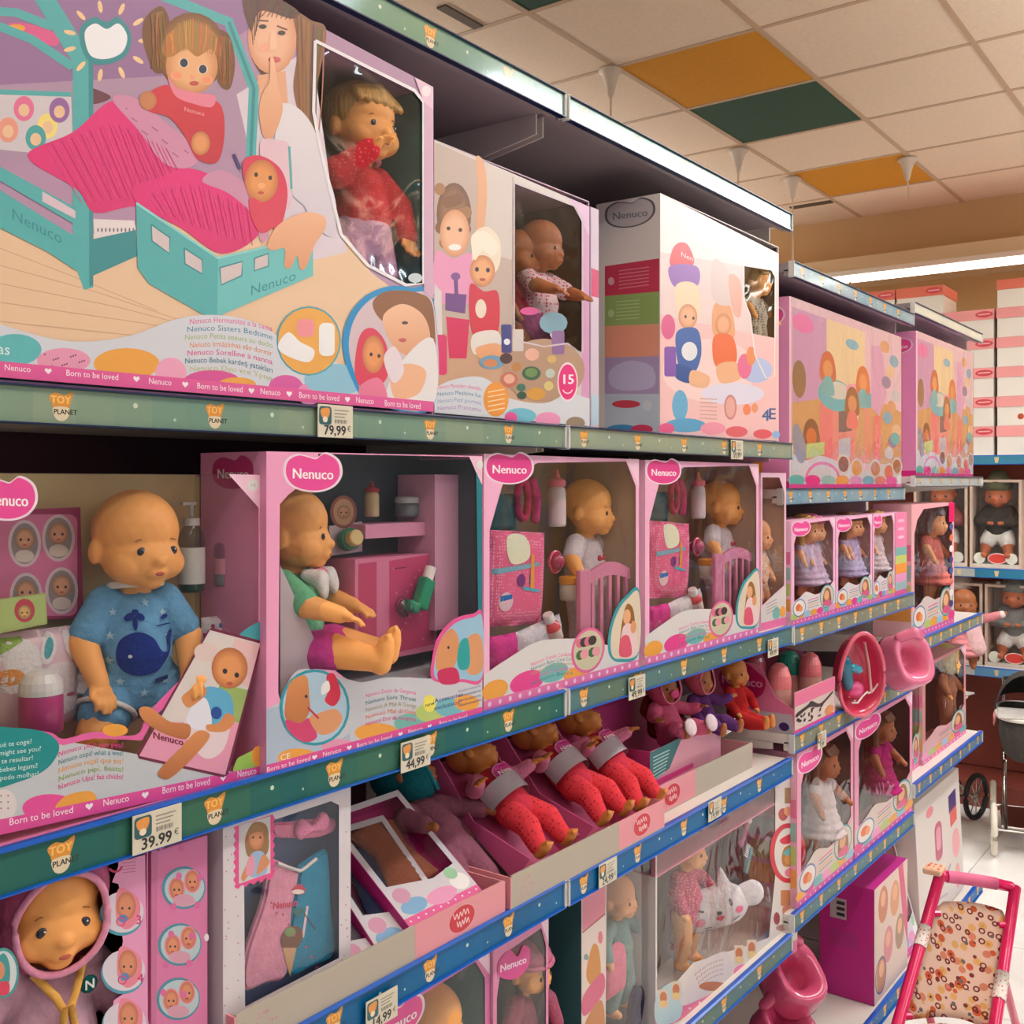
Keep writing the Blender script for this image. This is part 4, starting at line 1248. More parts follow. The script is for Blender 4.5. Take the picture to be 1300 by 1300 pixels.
box('ledge', -.126, -.07, a.y, b.y, a.z, b.z - .008, mat('card_ledge', (214, 140, 170), rough=.5), shf)
a = atx(556, 800, -.05); b = atx(606, 603, -.05)
box('side_column', -.126, -.05, y1 - .06, y1 - .004, a.z, b.z, mat('card_column', (206, 150, 176), rough=.5), M2)
a = atx(560, 860, -.05); b = atx(400, 895, -.05)
box('inner_tray', -.126, -.012, y0 + .004, y1 - .004, Z3 + .006, Z3 + .075, mat('card_tray_grey', (176, 178, 184), rough=.5), M2)
p = atx(472, 656, -.095); bottle('toy_syrup_bottle', 'small syrup bottle with red collar on the pink ledge', (p.x, p.y, p.z), .052, .011, (200, 180, 140), (170, 40, 50), 'teat')
t = atx(517, 656, -.1)
j = thing('toy_jar', 'grey lidded toy jar on the pink ledge', 'jar', t, local=True)
bm = bmesh.new(); lathe(bm, [(.017, 0), (.019, .004), (.019, .018), (.015, .021)], 20); from_bm('pot', bm, pm((120, 126, 126)), j, smooth=True)
bm = bmesh.new(); lathe(bm, [(.0195, .021), (.0195, .029), (.017, .031)], 24); from_bm('lid', bm, pm((196, 200, 200)), j)
# round stickers standing out on a card
def stick(pr):
    pr.ell(436, 650, 17, 21, (150, 84, 70)); pr.ell(436, 650, 13, 17, (196, 150, 110)); baby_face(pr, 436, 650, 9, (206, 150, 110))
flat_card('sticker_card', 'grey-pink card with a round orange sticker behind the profile doll', -.1, [(418, 668), (460, 662), (460, 700), (418, 706)], (190, 170, 176), stick)
c = atx(446, 684, -.078)
cn = thing('stethoscope_drum', 'green toy stethoscope drum with cream face', 'toy', c, local=True)
cn.rotation_euler = (0, math.radians(80), math.radians(-14))
bm = bmesh.new(); lathe(bm, [(.011, -.016), (.016, -.014), (.016, .0), (.013, .002)], 20); from_bm('drum', bm, pm((20, 110, 76)), cn)
bm = bmesh.new(); lathe(bm, [(.0115, .002), (.0115, .014), (.010, .016)], 20); from_bm('face', bm, pm((206, 180, 120)), cn)
# inhaler: green boot with white mouthpiece
c = atx(538, 752, -.045)
ih = thing('toy_inhaler', 'green toy inhaler with white canister strapped to the cabinet', 'toy inhaler', c, local=True); ih.rotation_euler = (math.radians(-24), 0, 0)
bm = bmesh.new(); bx(bm, -.009, .009, -.012, .012, -.026, .022, .004); bx(bm, -.009, .009, -.030, -.006, -.036, -.020, .004); from_bm('boot', bm, pm((14, 140, 100), .35), ih)
bm = bmesh.new(); cyl(bm, (0, 0, .02), (0, 0, .040), .0085, 14); from_bm('canister', bm, WHITEP, ih)
c = atx(512, 772, -.048)
pc = thing('pacifier', 'clear plastic pacifier beside the green inhaler', 'pacifier', c, local=True); pc.rotation_euler = (0, math.radians(90), 0)
bm = bmesh.new(); lathe(bm, [(.013, 0), (.014, .002), (.013, .005), (.006, .006), (.006, .010), (.008, .014), (.004, .018)], 18); from_bm('shield', bm, CLEAR, pc, smooth=True)
bm = bmesh.new(); tube(bm, [(-.004 + .012 * math.cos(a_), .012 * math.sin(a_), -.004) for a_ in [2 * math.pi * k / 16 for k in range(16)]], .0016, 6, closed=True); from_bm('ring', bm, CLEAR, pc)
# profile doll
hip = atx(366, 832, -.095)
GRN_S = cloth('shirt_mint', (112, 186, 140)); MAG = cloth('shorts_magenta', (206, 62, 150))
def bib(t, H):
    bm = bmesh.new()
    for s in (1, -1): limb(bm, [((.03, s * .02, .118), (.008, .018, .010)), ((.055, s * .032, .112), (.010, .022, .016)), ((.06, s * .04, .10), (.007, .014, .016))], 2)
    meshobj('bunny_ear_bib', remesh(bm, .003, 3), cloth('bib_white', (226, 222, 220)), t)
    bm = bmesh.new(); ball(bm, (.045, 0, .122), (.012, .016, .007), 2); from_bm('bow', bm, cloth('bow_pink', (222, 130, 150)), t, smooth=True)
doll('baby_doll', 'bald doll in mint shirt and magenta shorts seen in profile', hip, .93, rot=(0, 0, .62), pose='sitreach', head=(0, .02, 0), clothes=(('shirt', GRN_S), ('shorts', MAG)), extra=bib)

# ---------------- the two cot doll boxes
def cot_box(label, dlabel, pa, pb, ptop, order, accs):
    """pa..pb: left and right photo edges of the front"""
    xf = -.018
    y0, y1 = Yx(pa, xf), Yx(pb, xf); W = y1 - y0
    zt = Zx(pa, ptop, xf); Hh = zt - Z3
    t = carton('doll_box', label, xf, y0, y1, Z3, zt, .165, PINK, liner=(168, 148, 128), side=(240, 188, 210), top=(214, 180, 190), group='cot doll boxes', clear_top=True)
    def m(u, v): return Vector((xf, y0 + u * W, zt - v * Hh))       # u,v in the face
    fr = Print(m, PX)
    win = [(.03, .30), (.10, .12), (.30, .03), (.90, .012), (.975, .13), (.975, .70), (.90, .72), (.80, .80), (.76, .90), (.5, .82), (.3, .80), (.03, .86)]
    holepoly(fr, [(0, 0), (1, 0), (1, 1), (0, 1)], win, (238, 176, 206))
    fr.poly(smooth_open([(0, .86), (.12, .82), (.3, .775), (.5, .79), (.66, .82), (.8, .86), (1, .78)]) + [(1, .97), (0, .97)], (212, 208, 206))
    for e, c_ in (((.06, .93, .07, .04), ORANGE), ((.24, .93, .1, .045), HOT), ((.40, .92, .09, .04), (110, 178, 176)), ((.55, .95, .09, .03), ORANGE)): fr.ell(*e, c_)
    fr.poly([(0, .962), (1, .962), (1, 1), (0, 1)], (232, 120, 168))
    for k in range(18): fr.ell(.03 + k * .056, .98, .009, .009 * W / Hh, (246, 216, 228), n=6)
    for k in range(5): arc_text(fr, ('Nenuco Cunita Cuidados', 'Nenuco Baby Care Cot', 'Nenuco Lit Soins', 'Nenuco Lettino', 'Nenuco Berço')[k], .26, .865 + .02 * k, .52, .862 + .02 * k, .022, (HOT, (30, 120, 130), (180, 150, 90), HOT, (30, 120, 130))[k], sag=.012)
    # oval and round pictures
    fr.ell(.625, .86, .115, .10, (222, 96, 150)); fr.ell(.625, .86, .10, .088, (196, 190, 160))
    for k in range(8): fr.ell(.57 + .11 * ((k * 3) % 5) / 4, .82 + .08 * ((k * 2) % 4) / 3, .03, .022, ((206, 110, 130), (60, 110, 60), (60, 50, 52), (222, 150, 160))[k % 4], n=10)
    fr.blob([(.77, .90), (.77, .80), (.82, .70), (.90, .645), (1, .63), (1, .93), (.85, .95)], (44, 150, 160)); fr.blob([(.79, .90), (.79, .80), (.84, .71), (.91, .66), (1, .645), (1, .92), (.85, .935)], (214, 200, 176))
    fr.blob([(.86, .92), (.86, .80), (.9, .69), (.95, .71), (.97, .80), (.97, .92)], (150, 96, 46)); fr.ell(.905, .745, .03, .035, (222, 166, 124)); fr.blob([(.86, .93), (.87, .80), (.93, .78), (.98, .84), (.98, .93)], (226, 196, 196)); fr.blob([(.85, .92), (.86, .84), (.92, .84), (.94, .93)], (214, 84, 110)); fr.ell(.955, .80, .022, .03, (216, 150, 100))
    fr.poly([(.90, .0), (1, 0), (1, .13)], (240, 200, 216))
    fr.logo(.14, .055, .125, .062, col=HOT)
    fr.build('front_print', t)
    me = bpy.data.meshes.new('window_film'); Pw = [m(*p) for p in win]
    me.from_pydata([(p - Vector((.0008, 0, 0)))[:] for p in Pw], [], [q for q in tessellate_polygon([Pw])]); meshobj('window_film', me, FILM, t)
    sp = Print(lambda u, v: Vector((xf - .165 + u * .165, y0, zt - v * Hh)), NY)
    sp.logo(.6, .12, .3, .05); 
    for k in range(16): sp.ell(.1 + .8 * ((k * 7) % 11) / 10, .25 + .04 * k, .03, .008, (226, 130, 176), n=6)
    sp.build('side_print', t)
    def at(u, v, x):
        q = m(u, v); return CAM + (q - CAM) * ((x - CAM.x) / (xf - CAM.x))
    # doll standing in the cot
    DW = cloth('vest_white', (216, 206, 214)); BOW = cloth('bow_red', (206, 60, 90))
    def vest(t_, H):
        bm = bmesh.new()
        for s in (1, -1): ball(bm, (.040, s * .009, .075), (.004, .009, .008), 2)
        ball(bm, (.043, 0, .075), .004, 1)
        from_bm('bow', bm, BOW, t_, smooth=True)
    hp = at(.60, .60, -.112)
    doll('baby_doll', dlabel, hp, .90, rot=(0, 0, .12), pose='stand', head=(.16, .05, 0), clothes=(('shirt', DW), ('pants', DW)), extra=vest, group='cot dolls')
    # cot end: posts, rail with bars
    ct = thing('toy_cot', 'pink slatted toy cot end in the %s cot box' % order, 'toy cot', at(.75, .90, -.06), group='toy cots')
    cm = mat('cot_pink', (206, 124, 158), rough=.45)
    zc0, zc1 = Z3 + .004, at(.7, .52, -.032).z
    ya, yb = at(.56, 0, -.032).y, min(at(.95, 0, -.032).y, y1 - .012)
    box('post', -.038, -.028, ya, ya + .036, zc0, at(.6, .50, -.032).z, cm, ct, bevel=.002)
    bm = bmesh.new()
    n = 14; pts = [(ya + .03 + (yb - ya - .03) * k / n, zc1 + .018 * math.sin(math.pi * k / n)) for k in range(n + 1)]
    vs = [bm.verts.new((-.030, y, z)) for y, z in pts] + [bm.verts.new((-.030, y, z - .020 - .005 * math.sin(math.pi * i / n))) for i, (y, z) in reversed(list(enumerate(pts)))]
    f = bm.faces.new(vs); q = bmesh.ops.extrude_face_region(bm, geom=[f])
    for v in q['geom']:
        if isinstance(v, bmesh.types.BMVert): v.co.x -= .007
    bmesh.ops.recalc_face_normals(bm, faces=bm.faces); from_bm('top_rail', bm, cm, ct)
    for k in range(5):
        yy = ya + .048 + (yb - ya - .06) * k / 4
        box('slat', -.036, -.031, yy - .005, yy + .005, zc0, zc1 + .002, cm, ct)
    # changing bag of printed pink cloth, bottles and nappy
    p = at(.175, .50, -.07)
    soft_pack('changing_bag', 'pink printed fold-out changing bag in the %s cot box' % order, p, .03, .33 * W, .40 * Hh, (222, 100, 140), rot=(math.radians(-4), 0, 0), prints=[([(y_ * 1.5, z_ * 1.6 + .01) for y_, z_ in P_], c_) for P_, c_ in [
        (smooth_closed([(-.030, .036), (.006, .040), (.010, .016), (-.024, .010)]), (222, 222, 196)), ([(-.05, .004), (.03, .012), (.034, .008), (-.05, -.002)], (120, 170, 190)), (ellp(-.004, -.008, .008, .007), (120, 50, 120)), ([(.012, -.012), (.02, -.012), (.02, -.002), (.012, -.002)], (30, 90, 160)),
        ([(.014, -.018), (.022, -.018), (.02, .02), (.014, .02)], (226, 150, 60)), ([(.0, -.014), (.034, -.018), (.034, -.021), (.0, -.018)], (80, 170, 190)), (ellp(-.03, -.03, .012, .01), (226, 190, 200)), ([(-.04, -.024), (-.02, -.022), (-.02, -.027), (-.04, -.03)], (40, 110, 180))]], cat='bag', m=dots_mat('bag_pink_print', (222, 96, 138), (236, 150, 178), 190, .3))
    p = at(.42, .30, -.09); bottle('feeding_bottle', 'clear feeding bottle with pink collar in the %s cot box' % order, p, .105, .0165, (216, 206, 206), (226, 110, 130), 'teat', ((222, 200, 206), .05, .45), group='cot box feeding bottles')
    p = at(.515, .625, -.07)
    j = thing('food_jar', 'white baby food jar with orange lid in the %s cot box' % order, 'jar', p, local=True, group='baby food jars')
    bm = bmesh.new(); lathe(bm, [(.020, 0), (.0225, .004), (.0225, .028), (.020, .032)], 20); from_bm('pot', bm, pm((226, 218, 200)), j, smooth=True)
    bm = bmesh.new(); lathe(bm, [(.023, .030), (.024, .032), (.024, .042), (.021, .044)], 22); from_bm('lid', bm, pm((232, 150, 40)), j)
    bm = bmesh.new(); ball(bm, (.0212, -.004, .016), (.004, .009, .008), 1); from_bm('fruit_print', bm, pm((90, 130, 70)), j)
    p = at(.42, .80, -.045)
    bottle('lotion_bottle', 'small red lotion bottle lying tilted in the %s cot box' % order, p, .062, .015, (214, 60, 76), (226, 222, 222), 'cap', ((226, 206, 196), .2, .5), tilt=(math.radians(28), 0, 0), group='red lotion bottles')
    p = at(.41, .45, -.085)
    rt_ = thing('rattle', 'round magenta rattle ball in the %s cot box' % order, 'rattle', p, local=True, group='rattles')
    bm = bmesh.new(); ball(bm, (0, 0, 0), .018, 2); from_bm('globe', bm, pm((170, 24, 80), .15), rt_, smooth=True)
    bm = bmesh.new(); tube(bm, [(.0, .019 * math.cos(a_), .019 * math.sin(a_)) for a_ in [2 * math.pi * k / 20 for k in range(20)]], .003, 6, closed=True); from_bm('band', bm, pm((206, 60, 110)), rt_)
    p = at(.30, .755, -.06); soft_pack('nappy', 'folded white toy nappy in the %s cot box' % order, p, .03, .30 * W, .12 * Hh, (222, 220, 224), rot=(math.radians(8), 0, 0), cat='nappy', m=cloth('nappy_white', (220, 216, 222)))
    p = at(.09, .79, -.058); soft_pack('pink_cloth', 'small magenta muslin cloth in the %s cot box' % order, p, .03, .17 * W, .15 * Hh, (214, 50, 140), cat='cloth', m=cloth('muslin_magenta', (214, 56, 146)))
    # bib and bow above
    p = at(.27, .17, -.1)
    bb = thing('headband', 'looped magenta headband hanging at the top of the %s cot box' % order, 'headband', p, local=True, group='headbands')
    bm = bmesh.new(); tube(bm, [(.0, -.03 + .016 * math.cos(a_), .034 * math.sin(a_) - .005) for a_ in [2 * math.pi * k / 24 for k in range(24)]], .007, 8, closed=True); from_bm('band', bm, cloth('band_magenta', (196, 34, 96)), bb, smooth=True)
    bm = bmesh.new(); limb(bm, [((0, .0, .028), .008), ((0, .012, 0), .010), ((0, .008, -.04), .009)], 2); from_bm('tail', bm, cloth('tail_magenta', (206, 50, 120)), bb, smooth=True)
    p = at(.10, .23, -.112); 
    sp_ = soft_pack('teal_bib', 'round grey-teal bib behind the badge of the %s cot box' % order, p, .015, .16 * W, .16 * Hh, (60, 104, 110), cat='bib', m=cloth('bib_teal', (64, 108, 116)))
    return t
cot_box('first cot doll box, pink frame, standing next to the inhaler box', 'bald doll in white vest looking over the nearer pink cot end', 614, 811, 576, 'nearer', None)
cot_box('second cot doll box, pink frame, toward the end of the shelf', 'bald doll in white vest looking over the farther pink cot end', 819, 963, 584, 'farther', None)
# last narrow box of the shelf
xf = -.03; y0, y1 = Yx(966, xf), 2.562; zt = Zx(966, 600, xf)
t = carton('doll_box', 'narrow window box with a doll face behind the second cot box', xf, y0, y1, Z3, zt, .128, PINK, liner=(196, 170, 150), side=(238, 190, 210))
fr = Print(on_x(xf), PX); pe = 650 + 357
W5, H5 = y1 - y0, zt - Z3
fr = Print(lambda u, v: Vector((xf, y0 + u * W5, zt - v * H5)), PX)
win5 = [(.05, .03), (.72, .03), (.92, .12), (.92, .74), (.55, .78), (.05, .84)]
holepoly(fr, [(0, 0), (1, 0), (1, 1), (0, 1)], win5, (226, 186, 200))
fr.poly([(0, .86), (.5, .79), (1, .75), (1, .96), (0, .96)], (206, 200, 196)); fr.poly([(0, .95), (1, .95), (1, 1), (0, 1)], (226, 110, 160)); fr.ell(.6, .91, .16, .04, (110, 178, 170)); fr.ell(.85, .91, .12, .035, ORANGE)
for k in range(4): fr.line([(.2, .84 + .02 * k), (.62, .82 + .02 * k)], .006, (150, 140, 140))
fr.build('front_print', t)
me = bpy.data.meshes.new('window_film'); P5 = [Vector((xf - .0008, y0 + u * W5, zt - v * H5)) for u, v in win5]
me.from_pydata([q[:] for q in P5], [], [q for q in tessellate_polygon([P5])]); meshobj('window_film', me, FILM, t)
hp = Vector((-.082, 2.495, 1.50))
doll('baby_doll', 'pale doll in striped vest at the end of the middle shelf', hp, .66, pose='sit', skin=VINYL_P, head=(.1, 0, 0), clothes=(('shirt', dots_mat('vest_stripe', (226, 196, 170), (214, 120, 80), 130, .3)),), voxel=.0034, fingers=False, pz=dict(el=(.012, .06, .066), wl=(.04, .05, .03), er=(.012, -.06, .066), wr=(.04, -.05, .03), kl=(.02, .03, -.05), kr=(.02, -.03, -.05), al=(.01, .035, -.09), ar=(.01, -.035, -.09)))

# ================================================================== top row
Z2 = 1.8465
SK = (222, 160, 116); SKD = (196, 126, 84); TEALB = (84, 172, 172); TEALD = (58, 140, 144)
# ---------------- big doll bed box
xf = -.012; y0, y1 = .50, Yx(549.5, xf); zt = Zx(549, 110, xf)
T1 = carton('doll_bed_box', 'huge box printed with a teal doll bed and a girl hushing', xf, y0, y1, Z2, zt, .20, (196, 150, 190), liner=(74, 136, 132), side=(206, 150, 190), top=(190, 150, 184))
def topy(px): return 110 + (px - 549) * .5338
fr = Print(on_x(xf), PX)
win = [(399, 52), (525, 115), (537, 130), (537, 360), (514, 362), (466, 337), (432, 298), (418, 241), (405, 186), (397, 142)]
PLc = -40
outer = [(PLc, topy(PLc)), (549, 110), (549.5, 523), (PLc, 475)]
holepoly(fr, outer, win, (176, 140, 168))
# wall, stars, floor
fr.poly([(PLc, topy(PLc)), (343, 0), (343, 20), (200, 110), (PLc, 130)], (150, 112, 152)); fr.poly([(PLc, 110), (330, 90), (330, 180), (200, 220), (PLc, 200)], (172, 142, 166))
fr.poly([(PLc, 255), (100, 300), (160, 290), (330, 250), (440, 300), (470, 345), (505, 372), (549, 380), (549, 500), (PLc, 450)], (226, 192, 156))
for k in range(6): fr.line([(PLc, 300 + 26 * k), (90 + 30 * k, 350 + 20 * k), (200 + 30 * k, 395 + 12 * k)], 1.2, (206, 168, 132))
fr.poly([(300, 120), (395, 60), (420, 240), (440, 320), (400, 330), (330, 250)], (214, 200, 210))
# headboard picture
fr.poly([(PLc, 118), (90, 122), (92, 180), (60, 196), (PLc, 186)], (206, 196, 200)); fr.poly([(PLc, 112), (90, 117), (90, 123), (PLc, 119)], TEALB)
for x, y, c_ in ((10, 165, (226, 150, 130)), (60, 160, (236, 214, 120)), (30, 138, (222, 110, 150)), (75, 140, (150, 100, 160)), (45, 175, (70, 160, 160))): fr.ell(x, y, 13, 16, c_); fr.ell(x, y + 2, 7, 8, (230, 190, 150))
fr.blob([(10, 32), (35, 30), (72, 44), (70, 58), (40, 50)], (214, 90, 140)); fr.ell(20, 36, 12, 5, ORANGE)
fr.blob([(100, 108), (140, 122), (122, 132), (104, 128)], (110, 60, 70))
# beams of the bed house
for pts, w_ in (([(PLc, 12), (20, 16), (66, 34)], 11), ([(-10, 30), (40, 50), (92, 85)], 11), ([(50, -12), (104, 76), (104, 90)], 24)): fr.line(pts, w_, TEALB)
fr.poly([(92, 82), (116, 76), (118, 365), (106, 368), (98, 345), (92, 300)], TEALB); fr.poly([(112, 78), (118, 78), (118, 362), (113, 364)], TEALD)
fr.line([(205, -6), (290, 28), (322, 112), (318, 200)], 13, TEALB); fr.line([(290, 28), (322, 112), (318, 200)], 4, TEALD)
# heart lamp
fr.blob([(100, 40), (118, 22), (135, 28), (150, 22), (166, 44), (160, 70), (135, 82), (110, 76)], TEALD); fr.blob([(107, 42), (120, 30), (135, 37), (150, 30), (161, 46), (155, 66), (135, 75), (114, 70)], (236, 236, 240))
for a_ in range(11):
    t_ = -2.9 + a_ * .58; fr.ell(135 + 48 * math.cos(t_), 52 + 44 * math.sin(t_), 3, 8, (236, 200, 150), rot=t_ + 1.57, n=10)
# blanket and mattress
fr.poly([(118, 278), (170, 280), (174, 300), (120, 305)], (226, 214, 214)); 
for k in range(10): fr.ell(124 + k * 5, 292, 1.2, 3, (120, 110, 120), n=6)
fr.blob([(34, 198), (92, 168), (142, 128), (180, 150), (240, 215), (262, 238), (240, 270), (172, 262), (120, 270), (96, 240)], (224, 48, 122), (214, 40, 110))
fr.blob([(142, 126), (170, 124), (215, 160), (242, 182), (250, 205), (232, 214), (205, 205), (175, 165)], (206, 140, 170)); 
for k in range(24): fr.ell(160 + (k * 13) % 80, 138 + ((k * 13) % 80) * .72 + (k % 3) * 7, 1.4, 1, (160, 90, 120), n=5)
fr.begin(60, 130, 250, 262)
for k in range(26): fr.line([(60 + 6 * k, 186 - (k * 2.2 if k < 14 else 31 - (k - 14) * 3)), (104 + 5.4 * k, 258 - k * .6)], .9, (198, 34, 100) if k % 2 else (236, 76, 144))
fr.end()
fr.poly([(PLc, 205), (0, 212), (92, 262), (94, 285), (0, 230), (PLc, 222)], TEALB); fr.poly([(PLc, 235), (0, 242), (94, 300), (98, 345), (60, 320), (PLc, 270)], TEALB)
fr.poly([(53, 243), (95, 268), (95, 278), (53, 256)], (214, 190, 200)); fr.text('Nenuco', 46, 288, 20, TEALD, slope=.5)
fr.poly([(116, 304), (172, 292), (174, 325), (118, 350)], TEALD)
# big sister doll
HR = (178, 122, 58); HRD = (120, 78, 40)
fr.blob([(186, 20), (205, 8), (215, 30), (205, 60), (212, 88), (196, 92), (184, 64), (180, 40)], HRD); fr.blob([(270, 40), (290, 44), (298, 78), (292, 112), (278, 108), (272, 80)], HRD)
fr.ell(243, 66, 44, 50, HR, HRD)
fr.ell(243, 84, 33, 36, (232, 174, 124), (206, 138, 88)); fr.blob([(206, 68), (212, 44), (243, 28), (274, 44), (281, 72), (268, 62), (250, 72), (235, 62), (218, 72)], HR)
fr.strands([(206, 60), (225, 30), (243, 24), (265, 32), (280, 60)], [(208, 72), (228, 66), (243, 64), (260, 66), (278, 74)], 26, 1.6, (190, 136, 70), 2, 1); fr.strands([(190, 18), (206, 14)], [(190, 88), (208, 86)], 12, 1.6, (150, 100, 52), 4, 2); fr.strands([(276, 44), (292, 50)], [(280, 106), (292, 108)], 10, 1.6, (150, 100, 52), 3, 3)
fr.ell(224, 96, 8, 6, (236, 150, 112), (230, 172, 122)); fr.ell(262, 102, 8, 6, (236, 150, 112), (230, 172, 122))
fr.ell(233, 80, 6.5, 6, (226, 214, 204)); fr.ell(257, 88, 6.5, 6, (226, 214, 204)); fr.ell(233, 80, 5, 5.5, (52, 52, 66)); fr.ell(257, 88, 5, 5.5, (52, 52, 66)); fr.ell(244, 98, 4, 3, (232, 160, 120)); fr.ell(246, 106, 6, 3, (190, 80, 70))
fr.blob([(210, 108), (225, 118), (268, 126), (282, 140), (284, 175), (275, 206), (250, 202), (235, 175), (215, 150), (190, 142), (178, 132), (188, 118)], (208, 56, 66), (190, 46, 60))
fr.blob([(212, 98), (225, 112), (250, 118), (272, 122), (268, 136), (245, 132), (222, 122)], (226, 130, 150)); fr.text('Nenuco', 246, 142, 8, (222, 160, 160), slope=.25)
fr.ell(187, 128, 11, 12, SKD, (190, 120, 70)); fr.ell(254, 182, 12, 15, (222, 150, 96), (190, 120, 70))
# small bed
fr.blob([(168, 238), (200, 226), (240, 214), (285, 232), (330, 262), (326, 300), (280, 322), (230, 290), (178, 262)], (226, 44, 122), (214, 36, 108)); fr.blob([(256, 230), (280, 216), (320, 240), (338, 270), (340, 300), (330, 306), (322, 275), (290, 246)], (200, 140, 168))
fr.poly([(172, 258), (276, 328), (275, 402), (258, 400), (188, 360), (174, 340)], TEALB); fr.poly([(276, 328), (396, 300), (397, 350), (275, 402)], (108, 190, 188))
for q in ([(191, 285), (215, 302), (214, 322), (192, 306)], [(233, 315), (256, 330), (256, 348), (234, 335)], [(278, 340), (307, 332), (306, 350), (280, 362)], [(322, 328), (340, 322), (340, 338), (322, 344)]): fr.poly(q, (206, 190, 190)); fr.line(q + [q[0]], 2, TEALD)
fr.text('Nenuco', 346, 360, 18, TEALD, slope=-.35)
fr.line([(172, 258), (276, 328), (396, 300)], 3, (140, 206, 204))
fr.begin(186, 214, 330, 320)
for k in range(22): fr.line([(186 + 6 * k, 246 - (k * 1.2 if k < 10 else 12 - (k - 10) * 2.6)), (206 + 5.4 * k, 272 + k * 1.9)], .9, (196, 30, 96) if k % 2 else (238, 76, 146))
fr.end()
# girl with a finger on her lips
fr.blob([(310, -6), (320, 40), (318, 70), (334, 100), (350, 128), (352, 60), (360, 30), (378, 18), (343, -2)], (88, 56, 40))
fr.ell(345, 48, 31, 46, (232, 180, 146), (214, 150, 112)); fr.poly([(326, 96), (362, 90), (366, 140), (332, 145)], (222, 166, 130))
fr.blob([(372, 16), (395, 26), (414, 40), (402, 110), (398, 150), (400, 194), (390, 190), (380, 150), (372, 110), (378, 60)], (136, 92, 58)); fr.blob([(308, -8), (343, -6), (378, 14), (370, 24), (330, 14), (318, 40)], (96, 62, 44))
fr.strands([(376, 18), (412, 40)], [(384, 188), (402, 192)], 16, 2.2, (140, 96, 60), 6, 4); fr.strands([(312, -4), (345, -4), (374, 14)], [(320, 60), (330, 20), (370, 26)], 14, 1.8, (92, 60, 42), 3, 5)
fr.ell(336, 60, 9, 7, (236, 166, 140), (232, 180, 146)); fr.ell(333, 34, 5, 3, (70, 56, 50)); fr.ell(357, 42, 5, 3, (70, 56, 50)); fr.ell(348, 76, 8, 4, (206, 96, 96)); fr.line([(326, 26), (340, 27)], 2, (110, 70, 50)); fr.line([(351, 33), (364, 38)], 2, (110, 70, 50)); fr.blob([(343, 40), (348, 40), (351, 60), (343, 62)], (238, 190, 158))
fr.blob([(350, 138), (372, 134), (396, 160), (412, 210), (426, 262), (420, 300), (400, 285), (385, 262), (365, 240), (350, 190)], (224, 218, 222), (206, 196, 206))
fr.blob([(342, 76), (347, 76), (352, 110), (358, 140), (345, 175), (333, 172), (328, 140), (334, 115), (341, 105)], (236, 184, 150), (216, 156, 118))
fr.blob([(330, 180), (350, 178), (368, 190), (368, 262), (345, 250), (332, 215)], (222, 188, 200)); fr.line([(366, 186), (369, 240)], 3, TEALB)
# baby in red hood
fr.blob([(308, 205), (330, 198), (356, 216), (364, 250), (352, 292), (330, 270), (312, 240)], (212, 58, 84)); fr.ell(331, 230, 21, 27, (226, 150, 84), (196, 116, 62)); fr.ell(324, 222, 2.4, 3, (60, 40, 40)); fr.ell(342, 226, 2.4, 3, (60, 40, 40)); fr.ell(331, 236, 5, 4, (236, 170, 116)); fr.ell(330, 245, 4, 2, (190, 84, 64)); fr.blob([(316, 252), (334, 260), (346, 286), (330, 296), (318, 276)], (214, 60, 84))
fr.line([(296, 196), (304, 215)], 4, (70, 60, 110))
fr.blob([(352, 286), (385, 270), (410, 275), (412, 290), (398, 312), (388, 338), (380, 342), (376, 325), (368, 340), (360, 338), (360, 316), (346, 318), (338, 312)], (232, 178, 140), (214, 150, 108))
# lower wave with clouds and texts
fr.poly(smooth_open([(PLc, 398), (40, 424), (100, 434), (165, 426), (224, 405), (276, 400), (330, 412), (370, 440), (430, 462), (460, 470)]) + [(549, 505), (549.5, 515), (PLc, 468)], (206, 208, 216))
for e, c_ in (((18, 444, 34, 20), (96, 182, 184)), ((80, 458, 34, 16), (226, 150, 178)), ((160, 462, 42, 20), (232, 162, 66)), ((216, 474, 20, 20), (232, 160, 188)), ((268, 484, 36, 14), (214, 80, 150)), ((300, 488, 24, 9), (232, 162, 66)), ((362, 492, 22, 16), (214, 88, 160)), ((392, 500, 16, 14), (226, 140, 186)), ((425, 482, 40, 20), (140, 190, 212))): fr.ell(*e, c_)
for k in range(16): fr.ell(56 + (k * 11) % 52, 450 + (k * 7) % 18, 1.3, 1.3, (120, 60, 90), n=5)
for k, (s_, c_) in enumerate((('Nenuco Hermanitas a la cama', (222, 80, 150)), ('Nenuco Sisters Bedtime', (40, 130, 160)), ('Nenuco Petits soeurs au dodo', (160, 180, 100)), ('Nenuco Irmãzinhas vão dormir', (226, 140, 80)), ('Nenuco Sorelline a nanna', (222, 80, 150)), ('Nenuco Bebek kardeş yatakları', (40, 120, 140)), ('Nenuco Dyo vre Ypno', (190, 190, 130)))):
    arc_text(fr, s_, 240 - 3 * (k % 3), 409 + 10 * k, 345, 418 + 10.5 * k, 10, c_, sag=6)
fr.text('as', 4, 444, 20, (224, 234, 234), slope=.1)
fr.ell(391, 433, 41, 44, (70, 160, 170)); fr.ell(391, 433, 39, 42, (230, 166, 70)); fr.blob([(352, 438), (365, 422), (380, 434), (398, 445), (390, 460), (360, 450)], (234, 232, 232)); fr.rrect(376, 405, 398, 428, 7, (230, 140, 146)); fr.rrect(404, 410, 424, 452, 7, (236, 234, 232))
